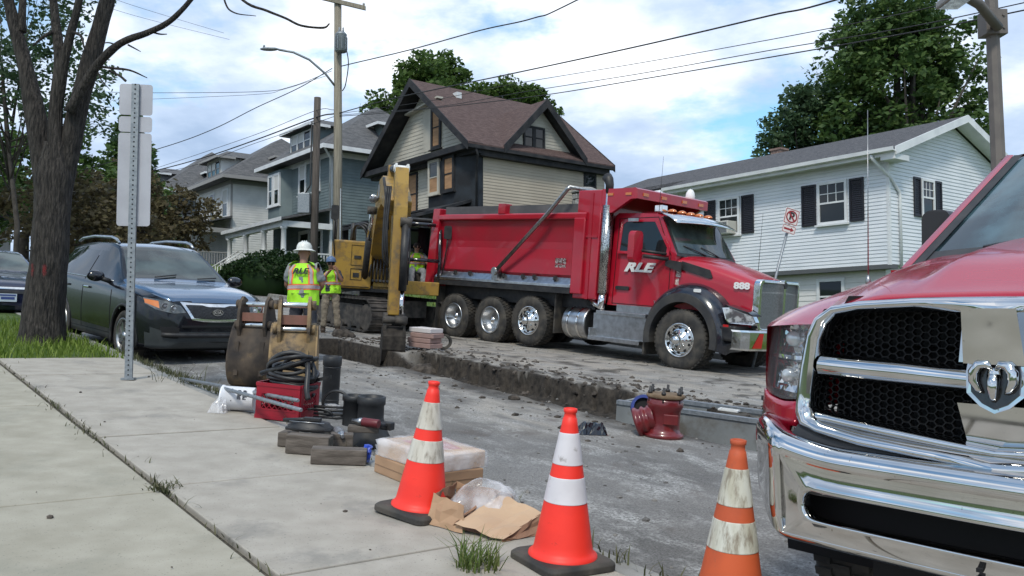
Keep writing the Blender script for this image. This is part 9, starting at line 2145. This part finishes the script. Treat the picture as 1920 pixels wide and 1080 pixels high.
    for s_ in 'lr': chain(nd, ed, 2, [g('s' + s_, 0.082), (*[lerp(J['s' + s_][i], J['e' + s_][i], .55) for i in range(3)], 0.072), (*[lerp(J['s' + s_][i], J['e' + s_][i], .85) for i in range(3)], 0.070)])
    skin('shirt', nd, ed, shirt, e, 2)
    for s_ in 'lr':
        a = Vector(J['a' + s_]); b = MB(); b.sphere(a + Vector((0.05, 0, -0.04)), 1, 14, 8, sq=(0.15, 0.056, 0.052), lo=-35); b.tube([a + Vector((-0.01, 0, -0.05)), a + Vector((-0.01, 0, 0.12))], [0.062, 0.060], 12); b.box(a + Vector((0.045, 0, -0.08)), (0.29, 0.10, 0.025)); b.build('boot', Mt['boot'], e)
    if vest:
        z0, z1 = vest_h; c0, c1 = Vector(J['pel']), Vector(J['che']); NS, NV = 40, 18
        def vp(th, v, off=0.0):
            z = lerp(z0, z1, v); base = c0.lerp(c1, (z - c0.z) / (c1.z - c0.z))
            sh = sstep(0.80, 1.0, v); wy = lerp(0.225, 0.222, v) * (1 - 0.34 * sh) + off; wx = lerp(0.165, 0.165, v) * (1 - 0.30 * sh) + off
            k = 0.012 * math.sin(th * 5 + 1) * (1 - v) + 0.006 * math.sin(th * 9) + 0.022 * noise.noise(Vector((math.cos(th) * 2.2, math.sin(th) * 2.2, v * 5)))
            return (base.x + math.cos(th) * (wx + k), base.y + math.sin(th) * (wy + k), z)
        rows = [[vp(2 * math.pi * j / NS, i / NV) for j in range(NS)] for i in range(NV + 1)]
        b = MB(); b.grid(rows, closeu=True)
        # shoulders
        for s_ in (-1, 1): b.grid([[(base_x + c1.x, c1.y + s_ * yy, zz__) for yy, zz__ in ((0.07, z1 + 0.035), (0.11, z1 + 0.025), (0.15, z1 + 0.005), (0.185, z1 - 0.03))] for base_x in (-0.13, -0.06, 0.0, 0.06, 0.13)])
        b.build('vest', Mt['hi_vis'], e, smooth=True)
        def band(th0, th1, v0, v1, m, off, nm, n=16):
            b = MB(); b.grid([[vp(lerp(th0, th1, j / n), lerp(v0, v1, i / 8), off) for j in range(n + 1)] for i in range(9)]); return b.build(nm, m, e)
        band(0, 2 * math.pi, 0.36, 0.50, Mt['orange_tape'], 0.004, 'belt_tape', 40); band(0, 2 * math.pi, 0.39, 0.47, Mt['silver_tape'], 0.008, 'belt_reflector', 40)
        for c_ in (math.pi - 0.72, math.pi + 0.72, 0.62, -0.62):
            band(c_ - 0.20, c_ + 0.20, 0.50, 0.97, Mt['orange_tape'], 0.004, 'shoulder_tape', 8); band(c_ - 0.11, c_ + 0.11, 0.50, 0.97, Mt['silver_tape'], 0.008, 'shoulder_reflector', 8)
        if text:
            p = vp(math.pi, 0.80, 0.012); text_part('lettering', text, Mt['dark_cloth'], e, Matrix.Translation((p[0] - 0.004, p[1], p[2])) @ Matrix(((0, 0, -1, 0), (-1, 0, 0, 0), (0, 1, 0, 0), (0, 0, 0, 1))), 0.11, 0.002, shear=0.35, bold=0.004, sx=1.25)
    if hatm is not None:
        T_ = Matrix.Translation(f + Vector((0.0, 0, 0.045)))
        b = MB(); b.lathe([(0.118, 0.0), (0.116, 0.03), (0.108, 0.07), (0.085, 0.105), (0.045, 0.125), (0, 0.130)], 24, T_ @ Matrix.Diagonal((1.08, 0.98, 1, 1)), cap=False); ht = b.build('hard_hat', hatm, e)
        b = MB(); 
        if hat == 'full': b.lathe([(0.116, 0.012), (0.165, -0.012), (0.168, -0.016), (0.116, -0.004)], 28, T_ @ Matrix.Diagonal((1.08, 1.0, 1, 1)), cap=False)
        else: b.lathe([(0.116, 0.010), (0.138, -0.006), (0.116, -0.004)], 28, T_ @ Matrix.Diagonal((1.25, 0.98, 1, 1)), cap=False)
        b.build('brim', hatm, ht)
        b = MB()
        for y in (-0.03, 0, 0.03): b.tube([f + Vector((0.09, y, 0.13)), f + Vector((0.0, y, 0.182)), f + Vector((-0.09, y, 0.13))], 0.008, 6)
        b.build('ridge', hatm, ht)['kind'] = 'stuff'
    return e
p1 = ST(0,0); p1 = (-3.16, 12.9); s1, t1 = ST(*p1)
H1 = math.atan2(1.0, 0.05)
person('worker seen from behind, lettered lime vest and white hard hat', WM(p1[0], p1[1], gst(s1, t1) - 0.05, H1),
       dict(el=(0.06, 0.27, 1.16), er=(0.06, -0.27, 1.16), wl=(0.27, 0.16, 1.06), wr=(0.27, -0.14, 1.06), hea=(0.035, 0.0, 1.63)), Mt['skin_dark'], Mt['grey_cloth'], Mt['dark_cloth'], Mt['hat_white'], sc=1.03, text='RLE', hair=False)
p2 = (-4.02, 18.9); s2p, t2p = ST(*p2)
person('worker in khaki trousers and blue hard hat, facing us by the excavator', WM(p2[0], p2[1], gst(s2p, t2p), math.atan2(-0.95, 0.25)),
       dict(el=(0.16, 0.25, 1.20), er=(0.14, -0.24, 1.20), wl=(0.24, 0.13, 1.42), wr=(0.24, -0.08, 1.38), hea=(0.05, 0.0, 1.62), kl=(0.03, .14, .50), kr=(.03, -.14, .50), al=(0, .17, .09), ar=(0, -.17, .09)), Mt['skin_dark'], Mt['dark_cloth'], Mt['khaki'], Mt['hat_blue'], sc=0.94, hat='cap', vest_h=(0.92, 1.46))
op = X.matrix_world.copy() if False else GM(18.76, 10.61, XH, 0.0)
person('seated excavator operator in a lime vest, seen through the open cab', op @ Matrix.Translation((0.0, 0.80, 0.52)),
       dict(pel=(0, 0, 0.98), hl=(0.08, .10, .97), hr=(0.08, -.10, .97), kl=(0.50, .15, 1.02), kr=(0.50, -.15, 1.02), al=(0.62, .15, 0.62), ar=(0.62, -.15, .62), el=(0.18, .28, 1.2), er=(0.18, -.28, 1.2), wl=(0.42, .26, 1.22), wr=(0.42, -.26, 1.22)), Mt['skin'], Mt['grey_cloth'], Mt['grey_cloth'], None, sc=0.97, vest_h=(1.0, 1.46))
